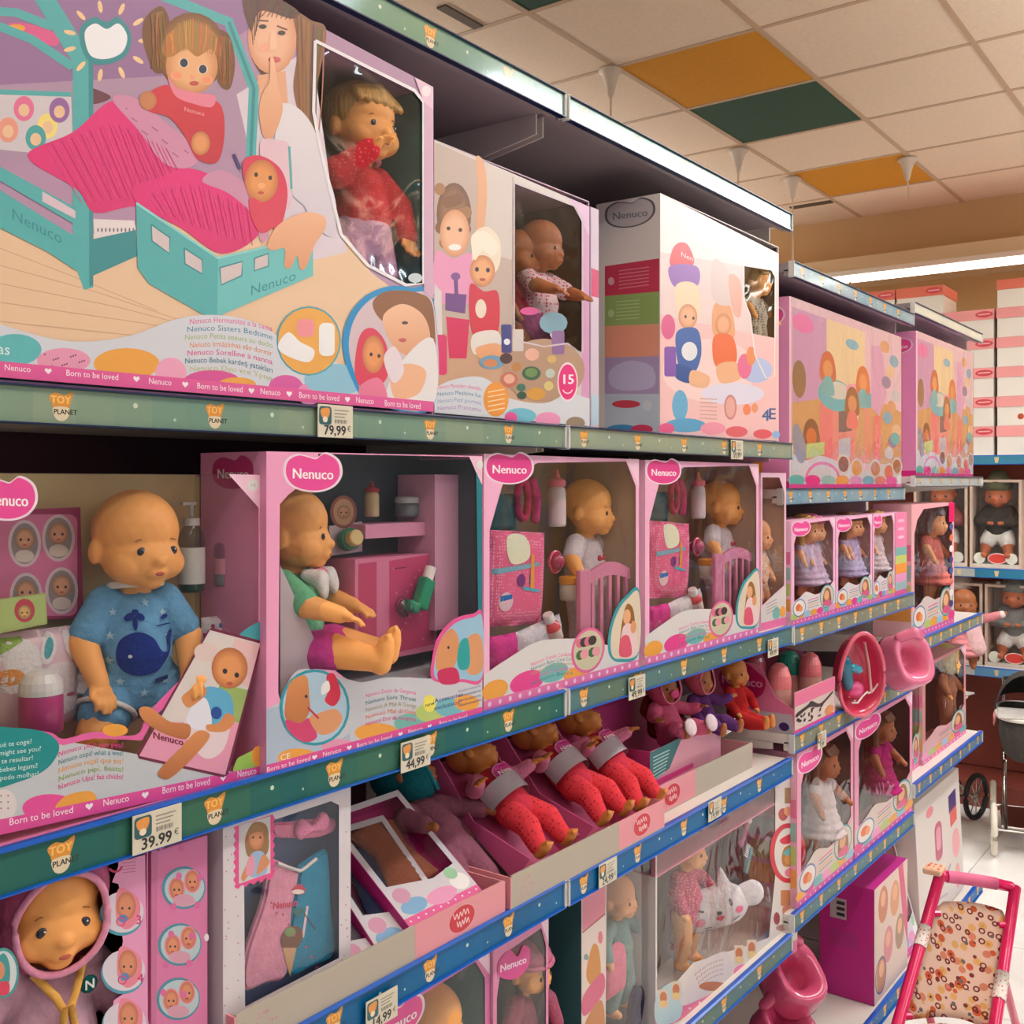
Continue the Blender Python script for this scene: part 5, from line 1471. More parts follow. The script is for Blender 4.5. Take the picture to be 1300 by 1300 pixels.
# round picture lower right
fr.blob([(434, 440), (440, 405), (460, 378), (490, 364), (520, 365), (549, 378), (549.5, 516), (470, 510), (445, 480)], (32, 140, 196)); fr.blob([(442, 442), (447, 410), (464, 385), (490, 371), (520, 371), (549, 385), (549.5, 514), (470, 508), (451, 478)], (206, 184, 190))
fr.blob([(472, 385), (490, 370), (530, 372), (549, 392), (549, 470), (520, 420), (485, 408)], (140, 90, 50)); fr.blob([(486, 400), (510, 386), (536, 400), (545, 430), (530, 452), (505, 446), (490, 425)], (234, 186, 150), (216, 156, 116)); fr.blob([(510, 458), (549, 430), (549, 514), (490, 508)], (226, 220, 220))
fr.blob([(452, 440), (460, 420), (475, 418), (490, 440), (490, 480), (465, 496), (450, 478)], (214, 60, 84)); fr.ell(473, 450, 14, 24, (228, 150, 90), (200, 120, 66)); fr.ell(470, 450, 2, 2.5, (60, 40, 40)); fr.ell(480, 452, 2, 2.5, (60, 40, 40)); fr.blob([(456, 490), (480, 480), (490, 508), (460, 508)], (226, 120, 150))
fr.blob([(496, 470), (520, 462), (540, 472), (530, 500), (500, 505)], (232, 178, 140)); fr.blob([(486, 455), (500, 440), (512, 470), (498, 486)], (226, 210, 216)); fr.ell(513, 410, 4, 2, (80, 56, 50)); fr.ell(510, 432, 5, 2.5, (196, 90, 90))
# pink ribbon line
fr.poly([(PLc, 455), (549.5, 510), (549.5, 523), (PLc, 476)], (226, 90, 154))
nb(fr, [('Nenuco', 21, 468, .088), ('*', 60, 471, .088), ('Born to be loved', 116, 476.5, .088), ('*', 172, 481, .088), ('Nenuco', 202, 485, .088), ('*', 234, 488, .088), ('Born to be loved', 278, 492.5, .088), ('*', 318, 496, .088), ('Nenuco', 342, 498, .088), ('*', 366, 500, .088), ('Born to be loved', 404, 504, .088), ('*', 440, 507, .088), ('Nenuco', 462, 509, .088), ('Born to be loved', 510, 514, .088)], 11)
# window rim and corner
fr.line(win + [win[0]], 4, (232, 226, 230)); fr.poly([(525, 98), (549, 111), (549, 140), (537, 130)], (226, 190, 210)); fr.ell(540, 116, 6, 7, (236, 222, 228)); fr.poly([(537, 130), (549, 140), (549.5, 380), (537, 372)], (206, 166, 190))
fr.ell(526, 353, 9, 6, (190, 206, 206))
fr.build('front_print', T1)
pane(T1, win, xf - .0008)
hip = atx(455, 312, -.075)
RED = dots_mat('jumper_red', (204, 52, 60), (226, 96, 100), 170, .22); PNK = cloth('collar_pink', (226, 140, 160))
doll('toddler_doll', 'blond fringed doll in red jumper inside the doll bed box', hip, .93, pose='armup', head=(-.05, .05, 0), clothes=(('shirt_long', RED, PNK), ('pants', cloth('trousers_lilac', (200, 150, 180)))), hair=(HAIR_BLOND, 'short'), pz=dict(el=(.02, .07, .068), wl=(.04, .068, .02), kl=(.012, .034, -.04), al=(.0, .036, -.06), kr=(.012, -.034, -.04), ar=(.0, -.036, -.06)))
bk = box('window_backing', -.165, -.160, Yx(400, -.16), y1 - .006, Zx(470, 370, -.16), zt - .01, mat('backing_teal', (70, 134, 130), rough=.6), T1)

# ---------------- baking playset box
xf = -.012; y0, y1 = Yx(551, xf), Yx(748, xf); zt = Zx(551, 177, xf)
T2 = carton('baking_box', 'playset box printed with a curly girl, doll and toy food', xf, y0, y1, Z2, zt, .16, (206, 190, 186), liner=(92, 78, 70), side=(206, 150, 190), top=(190, 160, 180))
fr = Print(on_x(xf), PX)
win = [(652, 232), (730, 262), (739, 282), (739, 448), (720, 436), (690, 440), (662, 434), (652, 430)]
holepoly(fr, [(551, 177), (748, 262.5), (748, 541), (551, 524)], win, (206, 196, 190))
fr.poly([(551, 180), (652, 225), (652, 430), (551, 430)], (188, 168, 156)); fr.poly([(610, 205), (650, 222), (650, 330), (612, 320)], (206, 194, 186))
fr.poly([(738, 258), (748, 262.5), (748, 541), (738, 540)], (206, 150, 190)); fr.poly([(722, 251), (748, 262.5), (748, 300)], (214, 176, 206))
fr.poly([(551, 425), (652, 415), (700, 505), (748, 505), (748, 541), (551, 524)], (196, 156, 126))
# girl
fr.blob([(604, 200), (614, 206), (618, 240), (614, 290), (604, 290), (606, 240)], (222, 166, 124)); fr.ell(576, 272, 22, 40, (150, 104, 64), (110, 72, 42))
for k in range(12): fr.ell(558 + (k * 11) % 38, 240 + (k * 17) % 70, 7, 8, ((162, 114, 70), (128, 84, 50))[k % 2], n=10)
fr.ell(577, 296, 19, 30, (234, 184, 146), (214, 150, 108)); fr.ell(569, 290, 2.5, 2.5, (70, 50, 46)); fr.ell(584, 292, 2.5, 2.5, (70, 50, 46)); fr.ell(577, 314, 8, 4, (240, 236, 232)); fr.blob([(553, 320), (575, 328), (598, 322), (602, 360), (596, 385), (553, 380)], (226, 150, 186))
# machine
fr.poly([(565, 372), (592, 374), (590, 398), (565, 394)], (110, 66, 130)); fr.line([(578, 352), (579, 374)], 5, (110, 66, 130)); fr.ell(578, 351, 6, 5, (126, 80, 146)); fr.poly([(566, 402), (596, 406), (592, 455), (570, 455)], (206, 30, 84)); fr.poly([(551, 360), (560, 370), (562, 470), (551, 478)], (214, 206, 204)); fr.rrect(551, 425, 567, 476, 4, (214, 44, 104)); fr.line([(598, 408), (606, 425), (600, 440)], 3, (226, 90, 150))
# doll with white hair
fr.blob([(600, 300), (618, 288), (634, 305), (634, 335), (622, 350), (602, 345)], (232, 218, 196)); fr.ell(612, 344, 16, 20, (230, 168, 116), (204, 130, 80)); fr.ell(605, 342, 2.5, 3, (50, 46, 60)); fr.ell(619, 343, 2.5, 3, (50, 46, 60)); fr.ell(612, 355, 4, 2, (190, 80, 70)); fr.blob([(598, 300), (616, 294), (632, 312), (625, 326), (612, 318), (602, 330)], (240, 230, 212))
fr.blob([(596, 362), (614, 370), (632, 372), (632, 420), (614, 426), (598, 420)], (204, 40, 60)); fr.ell(610, 392, 7, 12, (230, 214, 196)); fr.blob([(600, 425), (630, 420), (634, 440), (602, 450)], (222, 214, 206)); fr.blob([(604, 442), (630, 436), (640, 450), (612, 456)], (224, 160, 112))
# toy food
fr.ell(690, 470, 52, 40, (176, 142, 116))
for x, y, rx, ry, c_ in ((624, 460, 16, 9, (110, 150, 176)), (622, 461, 9, 5, (206, 130, 80)), (646, 482, 11, 10, (196, 110, 90)), (646, 481, 7, 6, (226, 170, 150)), (674, 474, 12, 9, (56, 96, 66)), (674, 473, 8, 6, (110, 140, 80)), (680, 500, 12, 8, (206, 150, 60)), (700, 456, 6, 5, (206, 170, 100)), (698, 474, 6, 6, (180, 190, 180)), (696, 490, 6, 6, (206, 190, 120)), (661, 492, 6, 5, (60, 110, 90)), (662, 502, 6, 5, (50, 80, 60)), (675, 450, 9, 8, (222, 170, 150)), (642, 455, 8, 7, (80, 50, 46)), (655, 466, 6, 6, (190, 130, 70)), (706, 420, 9, 14, (206, 200, 206)), (702, 410, 18, 14, (120, 160, 176))): fr.ell(x, y, rx, ry, c_, n=14)
fr.rrect(636, 412, 649, 448, 2, (60, 60, 130)); fr.rrect(650, 418, 664, 446, 2, (206, 196, 190)); fr.ell(643, 434, 4, 4, (230, 230, 236)); fr.rrect(700, 420, 716, 450, 3, (140, 100, 150)); fr.ell(672, 395, 12, 5, (214, 80, 150))
# wave and badges
fr.poly(smooth_open([(551, 492), (575, 482), (605, 478), (625, 486), (645, 505), (690, 512), (720, 500), (748, 506)]) + [(748, 541), (551, 524)], (206, 210, 216))
for e, c_ in (((660, 528, 20, 10), (110, 186, 206)), ((695, 533, 16, 10), (232, 150, 190)), ((648, 530, 8, 7), (222, 80, 150)), ((730, 537, 12, 8), (150, 130, 110))): fr.ell(*e, c_)
for k, s_ in enumerate(('Nenuco Merendero divertido', 'Nenuco Mealtime fun', 'Nenuco Petit gourmet', 'Nenuco Pranzetto')):
    arc_text(fr, s_, 555, 492 + 9 * k, 610, 494 + 9 * k, 7.5, ((222, 80, 150), (40, 120, 160), (130, 150, 190), (170, 130, 190))[k], sag=3)
fr.ell(629, 507, 16, 22, (232, 150, 60)); 
for k in range(5): fr.line([(619, 498 + 6 * k), (640, 494 + 6 * k)], 1.4, (240, 214, 170))
fr.ell(720, 485, 13, 25, (238, 216, 226)); fr.ell(720, 485, 11.5, 22.5, (224, 40, 120)); fr.text('15', 720, 482, 17, (244, 232, 236), bold=.5); fr.ring(720, 492, 7, 8, 1.2, (244, 232, 236), a0=.4, a1=2.74, n=10)
fr.line(win + [win[0]], 2, (206, 190, 196)); fr.build('front_print', T2); pane(T2, win, xf - .0008)
hip = atx(682, 412, -.06)
PKV = dots_mat('vest_pinkdot', (226, 200, 206), (206, 60, 90), 120, .3)
doll('baby_doll', 'bald doll in dotted bib inside the baking playset box', hip, .74, pose='sitreach', head=(.15, .08, 0), skin=VINYL_D, clothes=(('shirt', PKV), ('shorts', cloth('shorts_purple', (176, 90, 150)))), voxel=.003, pz=dict(kl=(.02, .034, -.04), al=(.01, .04, -.08), kr=(.02, -.034, -.04), ar=(.01, -.04, -.08)))
hip = atx(656, 418, -.085)
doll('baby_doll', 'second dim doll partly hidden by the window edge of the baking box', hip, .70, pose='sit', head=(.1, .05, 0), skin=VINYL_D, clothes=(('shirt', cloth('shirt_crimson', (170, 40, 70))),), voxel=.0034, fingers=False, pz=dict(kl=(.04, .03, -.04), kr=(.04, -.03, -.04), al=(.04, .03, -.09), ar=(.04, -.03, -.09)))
# slim box squeezed between the two
ya, yb = Yx(750, -.016), Yx(760.5, -.016)
t = carton('slim_box', 'slim lilac box edge squeezed beside the baking playset box', -.016, ya, yb, Z2, Zx(750, 262, -.016), .1, (206, 190, 206), open_front=False)
fr = Print(on_x(-.016), PX); fr.poly([(750.5, 340), (760, 344), (760, 378), (750.5, 376)], (206, 60, 110)); fr.ell(755, 520, 4, 10, (226, 130, 170)); fr.poly([(750.5, 500), (760, 503), (760, 540), (750.5, 539)], (176, 200, 216)); fr.build('front_print', t)

# ---------------- white-sided bath doll box
xf = -.012; y0, y1 = Yx(838, xf), Yx(988.5, xf); zt = Zx(838, 245, xf)
T3 = carton('bath_doll_box', 'white box with striped side panel and two splashing dolls', xf, y0, y1, Z2, zt, .15, (226, 218, 216), liner=(110, 96, 84), side=(226, 216, 212), top=(226, 216, 214))
fr = Print(on_x(xf), PX)
def tp(px): return 245 + (px - 838) * (322 - 245) / (988.5 - 838)
def bt(px): return 547 + (px - 838) * .06
win = [(944, 314), (975, 334), (984, 352), (983, 478), (972, 480), (958, 450), (952, 400), (944, 380)]
holepoly(fr, [(838, 245), (988.5, 322), (988.5, 560), (838, 551)], win, (228, 204, 200))
fr.poly([(838, 400), (988, 430), (988.5, 560), (838, 551)], (236, 190, 188)); fr.poly([(838, 246), (988, 323), (988, 345), (838, 320)], (236, 224, 220))  # pale band along the top edge paints in the glare
for x, y, rx, ry, c_ in ((900, 470, 60, 40, (240, 208, 204)), (960, 470, 20, 16, (176, 190, 226)), (930, 500, 40, 14, (220, 214, 230))): fr.ell(x, y, rx, ry, c_)
# doll with red and purple hat
fr.blob([(853, 318), (862, 308), (874, 312), (880, 336), (852, 338)], (214, 66, 72)); fr.blob([(850, 338), (884, 338), (887, 360), (872, 366), (854, 362)], (146, 96, 176)); fr.text('Nen', 872, 326, 9, (240, 220, 220), slope=.4)
fr.blob([(858, 362), (884, 362), (888, 400), (872, 420), (860, 400)], (232, 210, 176)); fr.ell(873, 402, 12, 16, (232, 176, 136), (206, 140, 100)); fr.ell(870, 402, 1.6, 2, (50, 50, 60)); fr.ell(880, 404, 1.6, 2, (50, 50, 60))
fr.blob([(860, 420), (885, 418), (890, 450), (880, 475), (864, 470), (858, 445)], (60, 100, 170)); fr.ell(875, 446, 10, 12, (224, 224, 226)); fr.blob([(856, 462), (880, 470), (876, 486), (858, 480)], (46, 84, 150)); fr.ell(848, 415, 9, 16, (214, 90, 140)); fr.rrect(843, 440, 858, 478, 3, (130, 84, 170)); fr.blob([(878, 470), (900, 478), (896, 492), (876, 488)], (232, 180, 140))
# doll in orange
fr.blob([(906, 388), (924, 384), (932, 410), (930, 430), (906, 425)], (226, 160, 110)); fr.ell(918, 412, 10, 14, (232, 168, 124), (206, 130, 90)); fr.blob([(908, 425), (930, 428), (934, 460), (910, 466), (904, 445)], (230, 110, 60)); fr.blob([(910, 464), (934, 460), (940, 480), (915, 486)], (232, 176, 136)); fr.ell(945, 465, 9, 16, (226, 110, 150)); fr.ell(953, 452, 6, 12, (230, 140, 90))
fr.blob([(905, 330), (925, 345), (930, 385), (905, 380)], (216, 196, 190)); fr.blob([(925, 350), (940, 358), (940, 400), (930, 395)], (226, 170, 150))
fr.ell(863, 515, 10, 20, (100, 170, 206)); fr.ell(927, 517, 8, 16, (206, 130, 130)); fr.ell(927, 517, 6, 13, (224, 170, 160)); fr.ell(948, 520, 5, 7, (232, 130, 90)); fr.ell(958, 518, 4, 6, (232, 150, 110)); fr.text('4', 972, 528, 20, (60, 100, 150), bold=.4); fr.text('E', 980, 526, 20, (50, 90, 150), bold=.4)
for k in range(6): fr.line([(888, 506 + 5 * k), (910, 507 + 5 * k)], 1.4, (206, 160, 150))
for e, c_ in (((870, 540, 26, 9), (86, 160, 200)), ((846, 544, 10, 7), (226, 90, 140)), ((905, 544, 16, 8), (236, 150, 170)), ((935, 548, 14, 7), (226, 100, 110)), ((968, 551, 12, 6), (226, 90, 100)), ((985, 552, 5, 5), (140, 180, 220))): fr.ell(*e, c_)
fr.line(win + [win[0]], 1.6, (236, 224, 220)); fr.build('front_print', T3); pane(T3, win, xf - .0008)
sp = Print(on_y(y0), NY)
fl_ = lambda x: 258 + (x - 764) * (245 - 258) / 74.0
sp.poly([(768, 338), (837, 328), (837, 370), (768, 376)], (206, 64, 92)); sp.poly([(768, 376), (837, 370), (837, 411), (768, 414)], (150, 176, 104)); sp.poly([(768, 414), (837, 411), (837, 452), (768, 454)], (236, 160, 132)); sp.poly([(768, 454), (837, 452), (837, 500), (768, 500)], (176, 156, 196)); sp.poly([(768, 500), (837, 500), (837, 551), (768, 545)], (190, 204, 220))
sp.blob([(775, 470), (800, 458), (828, 466), (830, 490), (800, 496), (776, 490)], (196, 190, 220))
for k in range(6): sp.line([(786, 344 + 4.5 * k), (824, 339 + 4.5 * k)], 1.1, (230, 150, 160)); sp.line([(782, 383 + 4.5 * k), (812, 381 + 4.5 * k)], 1.1, (190, 206, 150))
sp.ell(776, 357, 4, 5, (230, 180, 186)); sp.ell(776, 398, 4, 5, (190, 206, 150)); sp.ell(822, 515, 6, 7, (206, 214, 226)); sp.ell(790, 545, 20, 6, (60, 140, 190)); sp.ell(815, 545, 14, 6, (210, 60, 100)); sp.ell(795, 513, 18, 5, (206, 70, 90))
sp.logo(800, 271, 29, 17, slope=-.12, col=(196, 186, 188), rim=(96, 96, 100), tc=(120, 120, 124)); sp.build('side_print', T3)
hip = atx(958, 418, -.05)
doll('toddler_doll', 'small blond doll behind the film of the white-sided box', hip, .62, pose='stand', head=(.1, 0, 0), clothes=(('romper', dots_mat('romper_spots', (190, 180, 160), (60, 70, 100), 100, .3)),), hair=(HAIR_BLOND, 'short'), voxel=.0036, fingers=False)

# ================================================================== shelf of open carton trays
def window_box(label, y0, y1, z0, z1, xf, depth, base=PINK, liner=(90, 84, 90), side=None, wave=(212, 206, 206), badge=True, dl=None, group=None, seed=0, name='doll_box', film=None, pics=2, strip=True, top=None):
    """generic pink window carton with badge, cloud border and round pictures, all in face units"""
    t = carton(name, label, xf, y0, y1, z0, z1, depth, base, liner=liner, side=side or mixc(base, (255, 255, 255), .2), group=group, top=top)
    W, Hh = y1 - y0, z1 - z0
    m = lambda u, v: Vector((xf, y0 + u * W, z1 - v * Hh))
    r = random.Random(seed)
    fr = Print(m, PX)
    win = [(.06, .22), (.12, .12), (.26, .04), (.86, .025), (.95, .12), (.95, .66), (.8, .74), (.5, .76), (.3, .72), (.06, .78)]
    holepoly(fr, [(0, 0), (1, 0), (1, 1), (0, 1)], win, base)
    fr.poly(smooth_open([(0, .80), (.16, .76), (.32, .71), (.55, .76), (.78, .75), (1, .68)]) + [(1, .955), (0, .955)], wave)
    for k in range(7): fr.ell(.06 + .145 * k, .925, .085, .03 + .01 * r.random(), (ORANGE, HOT, (110, 178, 176), (232, 150, 190), (176, 196, 110), ORANGE, (150, 186, 206))[(k + seed) % 7], n=16)
    if pics:
        fr.ell(.80, .80, .17, .12, TEAL); fr.ell(.80, .80, .155, .107, (206, 196, 186)); fr.blob([(.70, .86), (.72, .76), (.8, .71), (.88, .76), (.9, .87), (.8, .9)], (150, 100, 56)); fr.ell(.79, .79, .06, .05, (226, 170, 128)); fr.blob([(.70, .88), (.76, .84), (.86, .84), (.9, .9)], (214, 90, 130))
    if pics > 1:
        fr.ell(.17, .85, .14, .085, (70, 120, 170)); fr.ell(.17, .85, .125, .074, (226, 216, 206)); fr.ell(.15, .845, .06, .035, (222, 110, 60)); fr.ell(.2, .86, .04, .03, (230, 150, 90))
    for k in range(4): fr.line([(.36, .80 + .025 * k), (.6, .79 + .025 * k)], .008, (HOT, (60, 130, 140), ORANGE, (150, 140, 150))[k])
    fr.poly([(0, .955), (1, .955), (1, 1), (0, 1)], (224, 96, 156))
    for k in range(12): fr.ell(.05 + k * .082, .978, .012, .009, (248, 222, 232), n=6)
    if badge: fr.logo(.21, .085, .19, .072)
    fr.poly([(.86, 0), (1, 0), (1, .12)], (240, 204, 218))
    fr.build('front_print', t)
    me = bpy.data.meshes.new('window_film'); Pw = [m(*p) - Vector((.0008, 0, 0)) for p in win]
    me.from_pydata([p[:] for p in Pw], [], [q for q in tessellate_polygon([Pw])]); meshobj('window_film', me, film or FILM, t)
    if strip:
        sp = Print(lambda u, v: Vector((xf - depth + u * depth, y0, z1 - v * Hh)), NY); sp.logo(.5, .12, .34, .06)
        for k in range(4): sp.poly([(.02, .3 + .15 * k), (.98, .3 + .15 * k), (.98, .42 + .15 * k), (.02, .42 + .15 * k)], ((226, 120, 160), (150, 190, 180), (190, 200, 120), (232, 160, 80))[k])
        sp.build('side_print', t)
    t['_'] = 0; del t['_']
    return t, (lambda u, v, x: (lambda q: CAM + (q - CAM) * ((x - CAM.x) / (xf - CAM.x)))(m(u, v)))

Z4 = 1.0695
TRAYP = (226, 150, 158)
def tray(label, xf, y0, y1, z0, h, depth, wf, oval):
    """open display carton: low front panel, partly white, partly pink with the red oval mark"""
    t = thing('carton_tray', label, 'display tray', (xf - depth / 2, (y0 + y1) / 2, z0), group='carton display trays')
    mp = mat('tray_pink', TRAYP, rough=.6); mw = mat('tray_white', (180, 170, 154), rough=.6); e = .003
    box('base', xf - depth, xf, y0, y1, z0, z0 + e, mw, t)
    ys = y0 + (y1 - y0) * wf
    lo = wf > 0
    a = (y0, ys) if lo else (ys, y1)
    if wf >= 0:
        box('front_panel', xf - e, xf, y0, ys, z0 + e, z0 + h, mw if oval == 'right' else mp, t)
        box('front_panel', xf - e, xf, ys + .0004, y1, z0 + e, z0 + h, mp if oval == 'right' else mw, t)
    box('side_panel', xf - depth, xf, y0 - e, y0 - .0002, z0, z0 + h * .96, mp, t); box('side_panel', xf - depth, xf, y1 + .0002, y1 + e, z0, z0 + h * .96, mp, t)
    box('back_panel', xf - depth - e, xf - depth, y0, y1, z0, z0 + h * 2.2, mp, t)
    pr = Print(lambda u, v: Vector((xf, u, -v)), PX)
    yc = (ys + y1) / 2 if oval == 'right' else (y0 + ys) / 2
    zc = -(z0 + h * .52)
    pr.ell(yc, zc, h * .62, h * .40, (226, 160, 166)); pr.ell(yc, zc, h * .58, h * .365, (204, 36, 54))
    for k, dy in enumerate((-.14, .12)):
        pts = [(yc + h * (-.4 + .08 * i + .1 * k) * (1 - .2 * k), zc + h * (dy + (.08 if i % 2 else -.08) * (1.3 if i % 3 == 0 else .8))) for i in range(10)]
        pr.line(pts, h * .035, (240, 206, 206), smooth=True)
    r = random.Random(3)
    if oval == 'right':
        for k in range(26): pr.ell(y0 + .012 + r.random() * .05, -(z0 + .01 + r.random() * (h - .02)), .0012, .0012, (206, 120, 150), n=5)
    pr.build('front_print', t)
    return t
C1 = tray('pink and white carton tray holding the dress box, nearest', -.006, .818, 1.346, Z4, .052, .26, .60, 'right')
C2 = tray('pink and white carton tray holding three dolls in red leggings', -.003, 1.362, 1.868, Z4, .055, .26, .66, 'right')
C3 = tray('farther carton tray with pink end under the pacifier doll', -.05, 1.885, 2.40, Z4 - .003, .060, .24, .42, 'left')

# ---------------- hooded doll in its die-cut carton (left corner)
xf = -.028; y0, y1 = .515, Yx(188, xf); zt = 1.343
t = carton('hooded_doll_carton', 'pink die-cut carton framing the hooded doll, with numbered baby pictures', xf, y0, y1, Z4, zt, .12, (222, 130, 172), liner=(74, 10, 34), side=(206, 110, 156))
fr = Print(on_x(xf), PX)
edge = [(150, 1100), (142, 1120), (150, 1122), (153, 1135), (150, 1150), (154, 1180), (156, 1195), (152, 1215), (150, 1240), (156, 1262), (144, 1270), (142, 1290), (140, 1330), (188, 1330), (184, 1085), (150, 1094)]
fr.poly(edge, (226, 150, 190)); 
for k in range(5): fr.line([(155, 1092 + 4 * k), (172, 1090 + 4 * k)], 1.2, (190, 110, 140))
fr.ring(146, 1098, 10, 10, 3, (190, 30, 80), a0=.2, a1=2.6, n=12)
for cx, cy, n_ in ((155, 1158, '3'), (157, 1232, '4'), (158, 1298, '5')):
    fr.ell(cx - 1, cy + 3, 28, 27, (70, 150, 170)); fr.ell(cx, cy, 27, 26, (214, 204, 214))
    fr.blob([(cx - 6, cy - 28), (cx + 8, cy - 28), (cx + 22, cy - 14), (cx + 20, cy + 10), (cx + 4, cy + 22), (cx - 8, cy + 6)], (226, 130, 150)); fr.ell(cx + 5, cy - 8, 12, 18, (216, 140, 104), (190, 110, 76)); fr.ell(cx, cy - 5, 1.5, 1.8, (50, 46, 56)); fr.ell(cx + 9, cy - 5, 1.5, 1.8, (50, 46, 56)); fr.ell(cx + 1, cy + 8, 6, 5, (90, 130, 180)); fr.ring(cx - 2, cy + 12, 6, 6, 1.5, (206, 60, 120), n=12)
    fr.text(n_, cx + 21, cy + 10, 16, (214, 40, 110), bold=.3)
# left strip medallion
fr.ell(4, 1235, 20, 32, (60, 150, 150)); fr.ell(4, 1235, 17, 28, (206, 214, 214)); fr.blob([(-8, 1225), (4, 1210), (12, 1225), (10, 1250), (-8, 1252)], (60, 150, 150)); fr.ell(-2, 1232, 8, 12, (214, 140, 104)); fr.blob([(-8, 1250), (10, 1246), (10, 1262), (-8, 1262)], (214, 60, 90))
fr.build('front_print', t)
LIL = cloth('suit_lilac', (212, 168, 186), 45, .22); RIM = cloth('hood_trim_pink', (226, 150, 178)); HOODM = cloth('hood_rose', (190, 96, 132), 45, .2)
def toys(t_, H):
    bm = bmesh.new(); q = bmesh.ops.create_icosphere(bm, subdivisions=2, radius=1)
    for v in q['verts']: v.co = Vector((.046 + v.co.x * .002, .026 + v.co.y * .0095, .098 + v.co.z * .0095))
    bo = from_bm('round_patch', bm, cloth('patch_teal', (14, 84, 80)), t_, smooth=True)
    pr = Print(lambda u, v: Vector((.0482, u, -v)), PX); pr.text('N', .026, -.098, .014, (226, 230, 226), bold=.0003); pr.build('letter', bo)
    # ribbon and teething ring
    bm = bmesh.new()
    for s in (1, -1): tube(bm, [(.035, s * .026, .122), (.052, s * .010, .098), (.054, s * .004, .085)], .0042, 6)
    for s in (1, -1): tube(bm, [(.055, s * .003, .088), (.058, s * .007, .060), (.06, s * .005, .038)], .004, 6)
    from_bm('ribbon', bm, cloth('ribbon_gold', (222, 168, 84)), t_, smooth=True)
    bm = bmesh.new(); tube(bm, [(.066, .026 * math.cos(a_), .024 + .022 * math.sin(a_)) for a_ in [2 * math.pi * k / 28 for k in range(28)]], .0048, 8, closed=True)
    from_bm('teething_ring', bm, pm((84, 180, 210), .25), t_, smooth=True)
    bm = bmesh.new()
    n = 22
    vs = [bm.verts.new((.058, (.036 + (.005 if k % 2 else 0)) * math.cos(2 * math.pi * k / n), .022 + (.034 + (.005 if k % 2 else 0)) * math.sin(2 * math.pi * k / n))) for k in range(n)]
    f = bm.faces.new(vs); q = bmesh.ops.extrude_face_region(bm, geom=[f])
    for v in q['geom']:
        if isinstance(v, bmesh.types.BMVert): v.co.x -= .006
    bmesh.ops.recalc_face_normals(bm, faces=bm.faces); from_bm('scalloped_bib', bm, cloth('bib_crimson', (176, 20, 84)), t_)
    bm = bmesh.new(); ball(bm, (.0592, 0, .022), (.002, .03, .029), 3); from_bm('bib_centre', bm, cloth('bib_green', (24, 110, 104)), t_, smooth=True)
    bm = bmesh.new(); ball(bm, (.061, .002, .006), (.002, .014, .016), 2); from_bm('bib_motif', bm, cloth('bib_tan', (206, 170, 110)), t_, smooth=True)
hp = atx(56, 1400, -.085)
doll('hooded_doll', 'doll in rose hood and lilac suit with gold ribbon and blue ring', (hp.x, hp.y, Z4 + .045), 1.04, rot=(0, 0, -.12), pose='sit', head=(-.10, .10, .0), hs=1.12, clothes=(('suit', LIL),), hood=(HOODM, RIM), extra=toys, pz=dict(kl=(.05, .04, .0), al=(.06, .06, -.02), kr=(.05, -.04, .0), ar=(.06, -.06, -.02), el=(.01, .075, .06), wl=(.03, .085, .02)))
# neighbouring pink carton with three round pictures
xf = -.03; y0, y1 = Yx(192, xf), Yx(264, xf)
t = carton('picture_carton', 'tall pink carton with three round pictures of twin babies', xf, y0, y1, Z4, 1.336, .12, (222, 124, 172), open_front=False, side=(214, 120, 166))
fr = Print(on_x(xf), PX)
fr.poly([(192, 1060), (200, 1060), (198, 1330), (192, 1330)], (196, 110, 150))
for cx, cy in ((233, 1127), (228, 1199), (226, 1268)):
    fr.ell(cx, cy, 28, 27, (70, 140, 160), rot=-.4); fr.ell(cx + 1, cy, 25.5, 24, (176, 196, 200), rot=-.4)
    for dx in (-9, 11):
        fr.ell(cx + dx, cy - 3 - dx * .5, 10.5, 15, (222, 130, 140)); fr.ell(cx + dx, cy - 3 - dx * .5, 8.5, 13, (216, 140, 100), (190, 106, 76)); fr.ell(cx + dx - 3, cy - 2 - dx * .5, 1.3, 1.6, (50, 46, 56)); fr.ell(cx + dx + 3, cy - 2 - dx * .5, 1.3, 1.6, (50, 46, 56)); fr.ell(cx + dx, cy + 5 - dx * .5, 2.5, 1.5, (180, 70, 70))
    fr.ell(cx, cy + 16, 14, 8, (206, 150, 170))
for k in range(12): fr.ell(204 + (k * 23) % 56, 1075 + (k * 37) % 220, 4, 5, (214, 100, 156), n=8)
fr.ell(262, 1190, 3, 5, (230, 220, 224)); fr.build('front_print', t)

